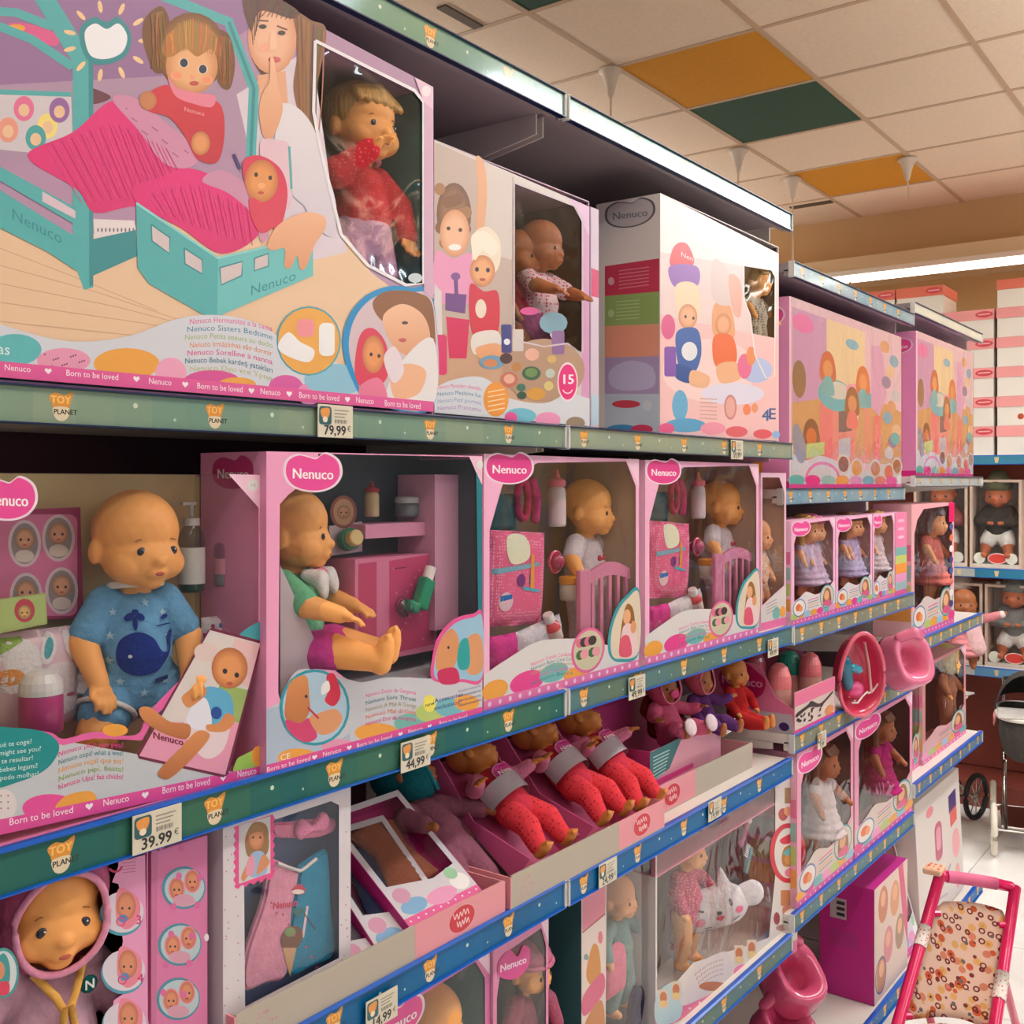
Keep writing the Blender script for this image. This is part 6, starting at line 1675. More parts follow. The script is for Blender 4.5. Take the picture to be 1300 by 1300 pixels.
# ---------------- dress box in the tray
xf = -.022; y0, y1 = Yx(283, xf), Yx(445, xf); zt = Zx(283, 1047, xf)
t = carton('dress_box', 'white dotted window box with a pink and blue doll dress', xf, y0, y1, Z4 + .004, min(zt, 1.342), .045, (214, 206, 210), liner=(92, 114, 156), side=(206, 198, 204))
fr = Print(on_x(xf), PX)
win = [(309, 1055), (320, 1050), (420, 1017), (430, 1022), (430, 1216), (311, 1278)]
holepoly(fr, [(283, 1047), (445, 998), (445, 1216), (445, 1290), (283, 1370)], win, (212, 204, 208))
r = random.Random(5)
for k in range(150):
    x = 285 + r.random() * 158; y = 1050 + r.random() * 260
    if 306 < x < 433: continue
    fr.ell(x, y, 1.0, 1.2, (190, 120, 140), n=5)
sc = [(300, 1047), (345, 1034), (347, 1060), (346, 1112), (300, 1128)]
fr.poly([(297 + (2 if k % 2 else -1), 1050 + 78 * k / 14) for k in range(15)] + [(297 + 50 * k / 10, 1127 - 14 * k / 10 + (3 if k % 2 else -1)) for k in range(11)] + [(347 + (2 if k % 2 else -1), 1112 - 78 * k / 14) for k in range(15)], (226, 74, 140))
fr.poly([(303, 1048), (343, 1036), (343, 1108), (303, 1122)], (206, 200, 200))
fr.blob([(312, 1060), (322, 1044), (338, 1048), (341, 1075), (334, 1088), (316, 1088), (311, 1076)], (150, 110, 70)); fr.ell(325, 1064, 10, 15, (216, 146, 104), (190, 116, 76)); fr.blob([(314, 1060), (324, 1046), (336, 1056), (326, 1056)], (160, 118, 76)); fr.ell(321, 1063, 1.3, 1.6, (50, 44, 50)); fr.ell(330, 1063, 1.3, 1.6, (50, 44, 50)); fr.blob([(318, 1085), (334, 1082), (338, 1108), (316, 1112)], (150, 180, 210)); fr.blob([(306, 1112), (318, 1090), (320, 1100), (310, 1118)], (210, 140, 98)); fr.blob([(333, 1085), (342, 1095), (328, 1110), (326, 1104)], (210, 140, 98)); fr.blob([(314, 1092), (322, 1086), (322, 1108), (312, 1110)], (226, 150, 170))
fr.build('front_print', t); pane(t, win, xf - .0008)
# the dress itself: flared shape with some thickness
def sheet(name, pts, x, th, m, parent, puff=.0):
    P = [atx(p[0], p[1], x) for p in pts]
    bm = bmesh.new(); f = bm.faces.new([bm.verts.new(p) for p in P]); q = bmesh.ops.extrude_face_region(bm, geom=[f])
    for v in q['geom']:
        if isinstance(v, bmesh.types.BMVert): v.co.x -= th
    bmesh.ops.recalc_face_normals(bm, faces=bm.faces)
    es = [e for e in bm.edges if len(e.link_faces) == 2]
    bmesh.ops.bevel(bm, geom=[e for e in bm.edges if abs((e.verts[0].co - e.verts[1].co).x) < 1e-5], offset=th * .3, segments=2, affect='EDGES')
    return from_bm(name, bm, m, parent)
p = atx(370, 1240, -.05)
dr = thing('doll_dress', 'pink and blue sleeveless doll dress with ice cream motif', 'doll clothes', p)
DP = cloth('dress_pink', (226, 150, 176)); DB = cloth('dress_blue', (30, 140, 176))
sheet('pink_half', smooth_closed([(346, 1098), (352, 1092), (376, 1104), (381, 1110), (372, 1160), (366, 1236), (340, 1248), (311, 1256), (314, 1210), (334, 1150), (340, 1120)], 4), -.036, .012, DP, dr)
sheet('blue_half', smooth_closed([(381, 1110), (384, 1100), (404, 1086), (416, 1080), (420, 1100), (422, 1150), (426, 1210), (400, 1226), (366, 1236), (372, 1160)], 4), -.0362, .012, DB, dr)
bm = bmesh.new(); tube(bm, [atx(x, y, -.0345) for x, y in smooth_open([(352, 1096), (376, 1104), (384, 1104), (402, 1090)])], .0022, 6); from_bm('neck_trim', bm, cloth('trim_white', (222, 218, 214)), dr)
pr = Print(on_x(-.0358), PX, base=.0006)
pr.text('Nenuco', 362, 1148, 13, (214, 44, 90), slope=-.16, sx=.75, bold=.3); pr.blob([(370, 1130), (380, 1122), (388, 1130), (380, 1136)], (200, 50, 80)); pr.ell(378, 1132, 8, 3, (236, 220, 210)); pr.heart(378, 1158, 7, 8, (20, 110, 110)); pr.line([(384, 1190), (390, 1150)], 3, (226, 200, 210)); pr.line([(386, 1160), (400, 1180)], 1.5, (60, 50, 60))
pr.blob([(356, 1192), (364, 1178), (378, 1176), (384, 1188), (376, 1204), (360, 1204)], (120, 76, 50)); pr.ell(368, 1183, 7, 6, (120, 150, 90)); pr.poly([(358, 1203), (376, 1203), (368, 1240)], (206, 160, 110))
for k in range(10): pr.ell(330 + (k * 29) % 80, 1120 + (k * 41) % 110, 1.6, 2, (190, 80, 120), n=6)
pr.build('motif', dr)
hb = thing('doll_headband', 'pink spotted doll headband with a bow above the dress', 'headband', atx(385, 1066, -.045))
HBM = dots_mat('band_pinkspot', (226, 130, 166), (170, 70, 110), 260, .2)
sheet('band', smooth_closed([(348, 1046), (372, 1044), (400, 1040), (426, 1040), (424, 1056), (400, 1064), (370, 1064), (350, 1062)], 3), -.036, .008, HBM, hb)
bm = bmesh.new(); c = atx(396, 1052, -.032)
for s in (1, -1): limb(bm, [(c + Vector((0, s * .004, 0)), (.004, .006, .006)), (c + Vector((0, s * .018, .004)), (.006, .012, .014))], 2)
meshobj('bow', remesh(bm, .002, 2), HBM, hb)

# ---------------- flat fashion boxes leaning in the tray
def leaning_box(label, y, x, z, ang, L, Wd, T, edge, garm, seed, yaw=0.0):
    t = thing('fashion_box', label, 'toy box', (x, y, z), local=True, group='leaning fashion boxes'); t.rotation_euler = (0, -ang, yaw)
    # local: z along the box length (up the slope), x outwards
    r = random.Random(seed)
    bm = bmesh.new(); bx(bm, -T, 0, -Wd / 2, Wd / 2, 0, .003); bx(bm, -T, -T + .002, -Wd / 2, Wd / 2, 0, L)
    for s in (-1, 1): bx(bm, -T, 0, s * Wd / 2 - .001, s * Wd / 2 + .001, 0, L)
    bx(bm, -T, 0, -Wd / 2, Wd / 2, L - .002, L)
    from_bm('carton', bm, mat('card_mag_%d' % edge[1], edge, rough=.4), t)
    pr = Print(lambda u, v: Vector((0, (u - .5) * Wd, (1 - v) * L)), PX)
    holepoly(pr, [(0, 0), (1, 0), (1, 1), (0, 1)], [(.07, .05), (.93, .05), (.93, .72), (.6, .76), (.07, .68)], (206, 200, 206))
    pr.poly([(0, .94), (1, .94), (1, 1), (0, 1)], (222, 80, 150)); pr.ell(.2, .88, .16, .06, (120, 170, 210)); pr.ell(.55, .9, .2, .06, (226, 150, 190)); pr.ell(.85, .86, .12, .07, (236, 232, 232)); pr.ell(.15, .78, .1, .06, (206, 150, 176)); pr.ell(.82, .78, .08, .05, (150, 200, 160))
    for k in range(10): pr.ell(.05 + .1 * k, .97, .012, .008, (246, 220, 230), n=5)
    pr.build('front_print', t)
    me = bpy.data.meshes.new('window_film'); me.from_pydata([(-.001, -Wd * .43, L * .28), (-.001, Wd * .43, L * .28), (-.001, Wd * .43, L * .95), (-.001, -Wd * .43, L * .95)], [], [(0, 1, 2, 3)]); meshobj('window_film', me, FILM, t)
    bm = bmesh.new(); limb(bm, [((-T * .5, 0, L * .32), (T * .35, Wd * .36, L * .05)), ((-T * .5, 0, L * .6), (T * .35, Wd * .24, L * .08)), ((-T * .5, 0, L * .8), (T * .3, Wd * .33, L * .06))], 2)
    meshobj('folded_outfit', remesh(bm, .004, 3), cloth('outfit_%d_%d' % (garm[0], garm[2]), garm), t)
    return t
leaning_box('top leaning fashion box with rusty outfit under clear film', 1.235, -.030, 1.108, .95, .22, .17, .035, (190, 30, 120), (150, 84, 60), 1)
leaning_box('middle leaning fashion box with navy outfit and cloud print', 1.165, -.018, 1.085, .95, .22, .15, .03, (176, 24, 110), (30, 46, 84), 2, yaw=-.12)
leaning_box('lowest leaning fashion box beside the dress box', 1.105, -.016, 1.076, 1.05, .20, .13, .03, (196, 40, 130), (110, 100, 110), 3, yaw=-.05)

# ---------------- lying dolls with red leggings in pink backing cards
def lying(label, px, py, hx, lean, s, seed, hd=(.75, .12, 0), top=('pink')):
    foot = atx(px, py, -.045)
    ang = lean
    # hip so that the feet rest on the tray front
    up = Vector((-math.sin(ang), 0, math.cos(ang)))
    hip = foot + up * (.118 * s)
    hip += Vector((math.cos(ang), 0, math.sin(ang))) * (.012)
    RL = dots_mat('leggings_coral', (226, 62, 72), (176, 34, 54), 95, .22); TP = cloth('top_rosepink', (222, 130, 160)); BD = cloth('bodice_coral', (216, 58, 78))
    def band(t, H):
        bm = bmesh.new()
        n = 20; rows = []
        for z in (.022, .072):
            rows.append([bm.verts.new((.002 + .061 * math.cos(a_), .068 * math.sin(a_), z)) for a_ in [math.radians(-95 + 190 * k / n) for k in range(n + 1)]])
        for k in range(n): bm.faces.new((rows[0][k], rows[0][k + 1], rows[1][k + 1], rows[1][k]))
        wr = from_bm('paper_band', bm, mat('band_silver', (186, 180, 186), rough=.22, coat=.5), t, smooth=True)
        pr = Print(lambda u, v: Vector((.0635 - max(0, abs(u) - .01) * .5, u, -v)), PX); pr.logo(.0, -.080, .034, .023, col=(200, 40, 132), rim=(226, 150, 190)); pr.text('Born to be loved', .008, -.044, .008, (200, 120, 150)); pr.build('band_print', wr)
    d = doll('soft_doll', label, hip, s, rot=(0, -ang, 0), pose='stand', head=hd, clothes=(('shirt_long', TP), ('vest', BD), ('pants', RL)), voxel=.003, group='soft dolls in red leggings', extra=band,
             skin=mat('doll_vinyl_amber', (206, 128, 60), rough=.5), pz=dict(kl=(.028, .042, -.060), al=(.016, .052, -.118), kr=(.028, -.042, -.060), ar=(.016, -.052, -.118), el=(.012, .082, .085), wl=(.05, .105, .075), er=(.012, -.082, .085), wr=(.05, -.105, .075)), hs=1.12)
    # backing card
    t = thing('backing_card', 'pink backing carton under ' + label.split(',')[0], 'carton', (hip.x, hip.y, Z4), group='pink backing cartons')
    t2 = t; LOCAL.add(t.name)
    t.location = hip - Vector((math.cos(ang), 0, math.sin(ang))) * (.052 * s) - up * (.13 * s); t.rotation_euler = (0, -ang, 0)
    m = mat('backing_pink', (214, 96, 148), rough=.45)
    wd = .075; Lh = .36 * s
    bm = bmesh.new(); bx(bm, -.006, -.003, -wd, wd, 0, Lh); from_bm('panel', bm, m, t)
    for sg in (-1, 1):
        bm = bmesh.new(); v = [(-.003, 0), (.05, 0), (.012, .12), (.05, Lh), (-.003, Lh)]
        f = bm.faces.new([bm.verts.new((a_, sg * wd, b_)) for a_, b_ in v]); q = bmesh.ops.extrude_face_region(bm, geom=[f])
        for vv in q['geom']:
            if isinstance(vv, bmesh.types.BMVert): vv.co.y += .002
        bmesh.ops.recalc_face_normals(bm, faces=bm.faces); from_bm('side_flap', bm, m, t)
    return d
lying('first soft doll in coral leggings, lying nearest the tray corner', 692, 1082, 0, .95, .73, 1)
lying('second soft doll in coral leggings, middle of the tray', 768, 1043, 0, .95, .73, 2)
lying('third soft doll in coral leggings, leaning at the tray end', 812, 1024, 0, .85, .70, 3)
# teal-hooded doll further in
hp = atx(572, 1085, -.14)
doll('soft_doll', 'brown doll in teal hood lying behind the fashion boxes', hp, .86, rot=(0, -.8, 0), pose='stand', head=(.7, .1, 0), skin=VINYL_D, clothes=(('suit', cloth('suit_mauve', (150, 90, 110))),), hood=(cloth('hood_teal', (20, 104, 112)), cloth('hood_teal_rim', (40, 140, 146))), voxel=.0034, fingers=False, pz=dict(er=(.03, -.085, .085), wr=(.065, -.085, .05)))

# ---------------- pacifier dolls in the farther tray
x = -.075; a = atx(826, 1003, x); b = atx(880, 975, x)
db = thing('display_box', 'magenta display box with teal text panel under the pacifier doll', 'display box', (x - .07, (a.y + b.y) / 2, a.z))
ztb = Zx(826, 955, x)
mg = mat('display_magenta', (186, 60, 120), rough=.45)
yb = b.y + .14
box('side_panel', x - .15, x, a.y, a.y + .003, Z4 + .004, ztb, mg, db); box('front_panel', x - .003, x, a.y + .003, yb, Z4 + .004, ztb, mat('display_clear_pink', (214, 150, 170), rough=.3), db); box('base_panel', x - .15, x, a.y, yb, Z4 + .004, Z4 + .008, mg, db); box('back_panel', x - .153, x - .15, a.y, yb, Z4 + .004, ztb + .08, mg, db)
pr = Print(on_x(x), PX); pr.poly([(825, 956), (866, 935), (850, 975), (825, 996)], (24, 104, 110))
for k in range(7): pr.line([(829, 962 + 4.6 * k), (850 - k, 952 + 4.6 * k)], 1.2, (170, 206, 206))
pr.poly([(825, 994), (880, 968), (880, 974), (825, 1002)], (206, 60, 130)); pr.build('front_print', db)
PKS = cloth('suit_pink', (216, 100, 136), 50, .12)
def pacif(t, H):
    bm = bmesh.new()
    q = bmesh.ops.create_icosphere(bm, subdivisions=2, radius=1)
    for v in q['verts']: v.co = H @ Vector((.053 + v.co.x * .004, v.co.y * .019, -.024 + v.co.z * .014))
    from_bm('pacifier', bm, pm((206, 40, 110), .3), t, smooth=True)
    for s in (1, -1):
        al = Vector((.118, s * .052, .005)); bm = bmesh.new(); ball(bm, al + Vector((.030, 0, .014)), (.011, .026, .029), 3); from_bm('sole', bm, cloth('sole_white', (226, 206, 212)), t, smooth=True)
    bm = bmesh.new(); tube(bm, [(.004 + .03 * math.cos(a_), .036 * math.sin(a_), .126) for a_ in [2 * math.pi * k / 18 for k in range(18)]], .006, 6, closed=True); from_bm('silver_collar', bm, mat('collar_silver', (176, 180, 176), rough=.3), t)
hp = atx(852, 937, -.125)
doll('soft_doll', 'pink hooded doll with magenta pacifier sitting in display box', hp, .66, rot=(0, -.35, -.25), pose='sit', head=(-.05, .3, 0), clothes=(('suit', PKS),), hood=(cloth('hood_pink', (206, 84, 120)), cloth('hood_pink_rim', (226, 120, 150))), voxel=.0034, extra=pacif, skin=VINYL_D, hs=1.15, pz=dict(kl=(.07, .045, .02), kr=(.07, -.045, .02), al=(.118, .052, .005), ar=(.118, -.052, .005), el=(.03, .09, .08), wl=(.06, .105, .08), er=(.03, -.09, .08), wr=(.06, -.105, .07)))
hp = atx(893, 920, -.10)
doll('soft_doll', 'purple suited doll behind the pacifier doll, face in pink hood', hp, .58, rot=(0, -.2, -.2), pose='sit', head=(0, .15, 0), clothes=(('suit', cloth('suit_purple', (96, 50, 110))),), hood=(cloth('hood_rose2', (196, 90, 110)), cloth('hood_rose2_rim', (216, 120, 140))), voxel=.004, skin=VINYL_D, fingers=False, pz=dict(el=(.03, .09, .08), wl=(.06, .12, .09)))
hp = atx(838, 925, -.17)
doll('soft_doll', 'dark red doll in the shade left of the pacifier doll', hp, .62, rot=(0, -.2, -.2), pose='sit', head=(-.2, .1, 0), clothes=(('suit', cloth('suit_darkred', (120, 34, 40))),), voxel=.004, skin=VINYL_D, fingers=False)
q = atx(925, 924, -.06)
tg = thing('care_label', 'white looped care label hanging by the purple doll', 'label', q, local=True); tg.rotation_euler = (.15, .3, 0)
bm = bmesh.new(); bx(bm, -.001, .001, -.026, .026, -.016, .016, .0008); from_bm('tag_card', bm, mat('label_white', (222, 220, 216), rough=.5), tg)
pr = Print(lambda u, v: Vector((.001, u, -v)), PX)
for k in range(4): pr.line([(-.018, -.010 + .006 * k), (.016, -.010 + .006 * k)], .0012, (150, 150, 150))
pr.build('print', tg)

# ================================================================== low shelves of the nearest bays
Z5 = .6335
# doll boxes under the blue rail
y0, y1 = Yx(470, -.04), Yx(622, -.04)
t, at = window_box('doll box with teal lining under the blue rail, nearest the floor edge', y0, y1, Z5, 1.005, -.04, .12, base=(206, 110, 160), liner=(36, 120, 122), seed=1, wave=(190, 180, 186))
hp = atx(545, 1400, -.09)
doll('baby_doll', 'bald doll with teal backing, face just under the blue rail', (hp.x, hp.y, .735), .95, pose='sit', head=(.05, 0, 0), clothes=(('suit', cloth('suit_purpleblue', (120, 60, 130))),), voxel=.0032, fingers=False, pz=dict(kl=(.03, .03, -.04), kr=(.03, -.03, -.04), al=(.03, .03, -.08), ar=(.03, -.03, -.08)))
y0, y1 = Yx(626, -.035), 1.512
t, at = window_box('doll box with heart badge and pink-hatted doll under the blue rail', y0, y1, Z5, 1.0, -.035, .11, base=(214, 130, 168), liner=(52, 54, 60), seed=2, wave=(190, 180, 186), badge=False)
pr = Print(on_x(-.035), PX, base=.0012); pr.blob([(634, 1240), (632, 1222), (646, 1206), (656, 1214), (664, 1200), (672, 1206), (670, 1226), (655, 1242)], (206, 60, 136)); pr.text('Nenuco', 651, 1224, 13, (236, 206, 222), slope=-.38, sx=.8, bold=.3); pr.build('heart_badge', t)
hp = atx(668, 1322, -.085)
HATM = cloth('hat_pink', (206, 116, 142))
def hat(t_, H):
    bm = bmesh.new(); limb(bm, [((-.008, 0, .028), (.056, .052, .034)), ((-.012, 0, .042), (.046, .044, .026))], 3)
    for v in bm.verts: v.co = H @ v.co
    me = remesh(bm, .003, 3); ho = meshobj('hat', me, HATM, t_)
    bm = bmesh.new(); tube(bm, [H @ Vector((-.006 + .056 * math.cos(a_), .053 * math.sin(a_), .018)) for a_ in [2 * math.pi * k / 28 for k in range(28)]], .006, 8, closed=True); from_bm('brim', bm, HATM, ho, smooth=True)
doll('baby_doll', 'doll in a pink brimmed hat behind the heart badge', hp, .72, pose='sit', head=(.05, .05, 0), clothes=(('suit', cloth('suit_rose', (170, 90, 112), 45, .2)),), voxel=.0032, fingers=False, extra=hat, pz=dict(kl=(.03, .03, -.04), kr=(.03, -.03, -.04), al=(.03, .03, -.08), ar=(.03, -.03, -.08)))
# swaddle set box with printed edge strip
xf = -.045; y0, y1 = Yx(738, xf), Yx(827, xf)
t = carton('swaddle_set_box', 'clear-fronted box with a printed cream edge strip, by the bay joint', xf, y0, y1, Z5, 1.015, .12, (206, 196, 190), liner=(120, 116, 118), side=(50, 90, 96))
fr = Print(on_x(xf), PX)
fr.poly([(738, 1130), (770, 1110), (768, 1400), (738, 1400)], (214, 198, 188)); fr.poly([(739, 1140), (769, 1122), (768, 1160), (739, 1182)], (214, 130, 150)); fr.line([(739, 1184), (768, 1160)], 2, (170, 80, 90))
fr.blob([(744, 1235), (752, 1200), (760, 1205), (762, 1240), (750, 1250)], (200, 136, 70)); fr.blob([(740, 1265), (764, 1235), (766, 1260), (742, 1290)], (206, 100, 130)); fr.blob([(742, 1300), (764, 1270), (766, 1330), (742, 1340)], (190, 130, 80)); fr.ell(744, 1215, 3, 4, (120, 150, 150)); fr.ell(762, 1190, 3, 8, (206, 110, 130)); fr.build('front_print', t)
pane(t, [(770, 1109), (827, 1072), (827, 1400), (768, 1400)], xf - .0008, FILM2)
p = atx(775, 1245, -.09)
doll('baby_doll', 'pale swaddled doll glimpsed through the clear-fronted box', (p.x, p.y + .02, .80), .7, pose='stand', skin=VINYL_P, head=(.1, 0, 0), clothes=(('suit', cloth('suit_greyteal', (120, 150, 146))),), voxel=.004, fingers=False)
p = atx(778, 1265, -.07); soft_pack('folded_blanket', 'folded pink and white doll blanket in the clear-fronted box', (p.x, p.y, .80), .03, .08, .10, (222, 130, 150), cat='blanket', m=cloth('blanket_pink', (216, 120, 144)))
p = atx(806, 1285, -.062); soft_pack('navy_slipper', 'navy oval slipper with pink rim in the clear-fronted box', (p.x, p.y, p.z), .02, .05, .10, (26, 20, 60), rot=(math.radians(-20), 0, 0), cat='slipper', m=cloth('slipper_navy', (30, 22, 66)))
# cat bag doll box
xf = -.03; y0, y1 = Yx(832, xf), Yx(1012, xf)
t = carton('cat_bag_doll_box', 'cream window box with a pink fur doll and white cat bag', xf, y0, y1, Z5, Zx(1012, 1003, xf), .15, (214, 204, 196), liner=(96, 92, 92), side=(196, 190, 190), top=(226, 140, 156))
fr = Print(on_x(xf), PX)
win = [(834, 1075), (984, 985), (984, 1112), (976, 1190), (950, 1200), (925, 1208), (880, 1222), (860, 1245), (834, 1258)]
holepoly(fr, [(832, 1070), (1012, 960), (1012, 1207), (832, 1313)], win, (210, 202, 196))
fr.poly([(832, 1296), (1012, 1192), (1012, 1207), (832, 1313)], (222, 110, 146))
for k in range(14): fr.ell(838 + 12.5 * k, 1302 - 7.3 * k, 1.6, 1.6, (240, 210, 216), n=6)
fr.blob([(834, 1262), (862, 1246), (864, 1290), (834, 1300)], (170, 196, 200)); 
for x, y in ((842, 1268), (858, 1258), (938, 1212), (954, 1205)): fr.rrect(x - 6, y - 12, x + 6, y + 12, 1, (206, 190, 170)); fr.ell(x, y - 2, 4.5, 7, (190, 110, 60)); fr.ell(x, y + 6, 5, 4, (222, 190, 120))
fr.blob([(866, 1262), (884, 1226), (920, 1208), (930, 1226), (920, 1250), (870, 1276)], (206, 196, 196)); 
for k in range(4): arc_text(fr, 'Nenuco', 882 + k * 2, 1246 + 5 * k - 8, 918, 1222 + 6 * k - 4, 5, (160, 120, 130), sag=4)
fr.ell(905, 1252, 18, 6, (176, 100, 60)); fr.ell(945, 1234, 14, 10, (226, 110, 160))
# right border pictures
fr.rrect(996, 1000, 1011, 1020, 1, (150, 120, 80)); fr.ell(994, 1034, 6, 8, (170, 70, 60)); fr.ell(1000, 1030, 5, 6, (214, 150, 110))
fr.ring(1000, 1083, 23, 38, 6, (200, 34, 56)); fr.ell(1000, 1083, 17, 31, (214, 208, 200)); fr.blob([(992, 1090), (996, 1076), (1008, 1074), (1010, 1096), (996, 1100)], (176, 110, 50)); fr.ell(1002, 1090, 6, 8, (214, 140, 80)); fr.blob([(990, 1066), (1006, 1058), (1012, 1066), (996, 1072)], (206, 40, 60)); fr.blob([(994, 1082), (1012, 1070), (1012, 1078), (1000, 1086)], (100, 170, 176)); fr.ell(1003, 1108, 7, 6, (222, 120, 150))
fr.rrect(991, 1130, 1003, 1150, 1, (190, 120, 70)); fr.ell(998, 1156, 5, 8, (200, 120, 90)); fr.ell(986, 1166, 4, 8, (150, 50, 60)); fr.ell(1004, 1164, 4, 5, (140, 40, 60)); fr.ell(992, 1178, 7, 4, (170, 120, 110)); fr.text('CE', 1002, 1196, 7, (140, 150, 130), slope=-.5)
fr.build('front_print', t); pane(t, win, xf - .0008)
FUR = dots_mat('fur_pink', (196, 60, 100), (236, 130, 160), 130, .3)
hp = atx(868, 1158, -.125)
doll('baby_doll', 'doll in a fluffy pink jacket behind the white cat bag', hp, .82, rot=(0, 0, .1), pose='stand', head=(.1, .05, 0), clothes=(('shirt_long', FUR),), hair=(HAIR_BROWN, 'short'), voxel=.0032, fingers=False)
c = atx(902, 1153, -.082)
cb = thing('cat_bag', 'white winking cat face bag with pink cheeks', 'bag', c, local=True); cb.rotation_euler = (.22, 0, -.8); cb.scale = (1.42,) * 3
CATW = cloth('cat_white', (222, 216, 220))
bm = bmesh.new(); limb(bm, [((0, -.025, 0), (.02, .04, .034)), ((0, .025, .0), (.02, .04, .034))], 3)
for yy, dx in ((-.03, .0), (.028, .0)): limb(bm, [((0, yy, .025), (.008, .016, .012)), ((0, yy + .002, .058), (.003, .003, .004))], 2)
hd_ = meshobj('cat_head', remesh(bm, .0028, 3), CATW, cb)
NV = (40, 30, 46)
decal('cat_face', hd_, hd_, [(ellp(-.026, -.010, .009, .007), (232, 130, 160)), (ellp(.042, -.006, .007, .006), (232, 130, 160)), ([(-.034, .006), (-.026, .012), (-.016, .008), (-.018, .005), (-.026, .009), (-.033, .003)], NV), (ellp(.03, .010, .0025, .006), NV), (ellp(.008, -.002, .004, .003), NV), ([(.0, -.01), (.008, -.006), (.016, -.01), (.008, -.016)], (206, 50, 90)), ([(-.02, -.022), (-.008, -.024), (-.008, -.0225), (-.02, -.0205)], NV), ([(-.02, -.027), (-.008, -.029), (-.008, -.0275), (-.02, -.0255)], NV), ([(.03, -.02), (.04, -.016), (.04, -.0175), (.03, -.0215)], NV)])
bm = bmesh.new(); limb(bm, [((.006, -.06, -.03), (.012, .02, .02)), ((.006, -.066, -.046), (.012, .02, .022))], 2); pw = meshobj('paw', remesh(bm, .0028, 3), CATW, cb)
decal('paw_pads', pw, pw, [(ellp(-.064, -.052, .009, .011), (226, 130, 160)), (ellp(-.078, -.036, .0045, .006), (226, 130, 160)), (ellp(-.064, -.030, .0045, .006), (226, 130, 160)), (ellp(-.052, -.036, .0045, .006), (226, 130, 160))])
bm = bmesh.new(); limb(bm, [((.0, .062, .006), (.012, .02, .02)), ((.0, .074, .006), (.012, .02, .022))], 2); meshobj('paw', remesh(bm, .0028, 3), CATW, cb)
c = atx(950, 1090, -.06)
br = thing('toy_comb', 'teal toy comb with white teeth in the cat bag box', 'comb', c, local=True); br.rotation_euler = (-.55, 0, 0)
bm = bmesh.new(); bx(bm, -.004, .004, -.008, .010, -.035, .03, .003); from_bm('handle', bm, pm((60, 150, 160)), br)
for k in range(7):
    bm = bmesh.new(); bx(bm, -.0015, .0015, -.026, -.008, .0 + k * .0045, .0022 + k * .0045); from_bm('tooth', bm, WHITEP, br)
c = atx(945, 1058, -.065)
bs = thing('toy_brush', 'magenta toy hairbrush with white mouse tip', 'brush', c, local=True); bs.rotation_euler = (-.75, 0, 0)
bm = bmesh.new(); limb(bm, [((0, 0, -.03), .007), ((0, 0, .025), .006)], 2); meshobj('handle', remesh(bm, .0025, 2), pm((176, 30, 110)), bs)
bm = bmesh.new(); ball(bm, (0, 0, .034), .009, 2); ball(bm, (0, -.006, .043), .004, 1); ball(bm, (0, .006, .043), .004, 1); from_bm('mouse_tip', bm, WHITEP, bs, smooth=True)
c = atx(910, 1040, -.085); soft_pack('mauve_hat', 'mauve floppy doll hat at the top of the cat bag box', (c.x, c.y, c.z), .03, .11, .09, (130, 90, 110), cat='hat', m=cloth('hat_mauve', (126, 84, 106)))

# ================================================================== third bay
# twin doll boxes
Zb = 1.3905
specs = [(1004.5, 1060, 'left', (206, 180, 206), HAIR_BLOND, 4), (1061, 1107, 'middle', (190, 170, 206), HAIR_BROWN, 5), (1108, 1135.5, 'narrow right', (226, 206, 210), HAIR_BLOND, 6)]
for pa, pb, nm, dc, hm, sd in specs:
    y0, y1 = Yx(pa, -.02), Yx(pb, -.02)
    t, at = window_box('%s of the three small doll boxes on the third bay' % nm, y0, y1, Zb, 1.655 - (.0 if sd < 6 else .0), -.02, .11, base=(236, 176, 206), liner=(168, 140, 136), seed=sd, group='small doll boxes')
    for k, (u, hh) in enumerate(((.28, hm), (.60, HAIR_PINK if sd == 4 else HAIR_BROWN)) if sd < 6 else ((.45, hm),)):
        q = at(u, .50, -.07)
        q.y = min(q.y, y1 - .045)
        doll('fashion_doll', ('blond' if hh is HAIR_BLOND else 'pink-haired' if hh is HAIR_PINK else 'brown-haired') + ' small doll in lilac dress, %s small box' % nm + (' rear spot' if k else ''), q, .62, pose='stand', head=(.1, 0, 0), skin=VINYL_P, clothes=(('dress', cloth('dress_lilac_%d' % sd, dc)),), hair=(hh, 'long'), voxel=.0045, fingers=False, eyes=(sd < 6), group='small dressed dolls', pz=dict(kl=(.01, .03, -.05), al=(.0, .03, -.09), kr=(.01, -.03, -.05), ar=(.0, -.03, -.09)))
y0, y1 = Yx(1136.5, -.02), Yx(1151, -.02)
t = carton('striped_carton', 'narrow carton end with pink, teal, lime and orange stripes', -.02, y0, y1, Zb, 1.655, .1, (236, 170, 200), open_front=False)
fr = Print(lambda u, v: Vector((-.02, y0 + u * (y1 - y0), 1.655 - v * (1.655 - Zb))), PX)
for v0, v1, c_ in ((0, .42, (236, 130, 170)), (.42, .52, (120, 176, 170)), (.52, .62, (190, 200, 110)), (.62, .74, (236, 150, 60)), (.74, .84, (226, 150, 190)), (.84, .94, (150, 180, 180)), (.94, 1, (226, 90, 150))): fr.poly([(0, v0), (1, v0), (1, v1), (0, v1)], c_)
for k in range(3): fr.ell(.5, .1 + .1 * k, .3, .02, (244, 190, 210), n=10)
fr.build('front_print', t)

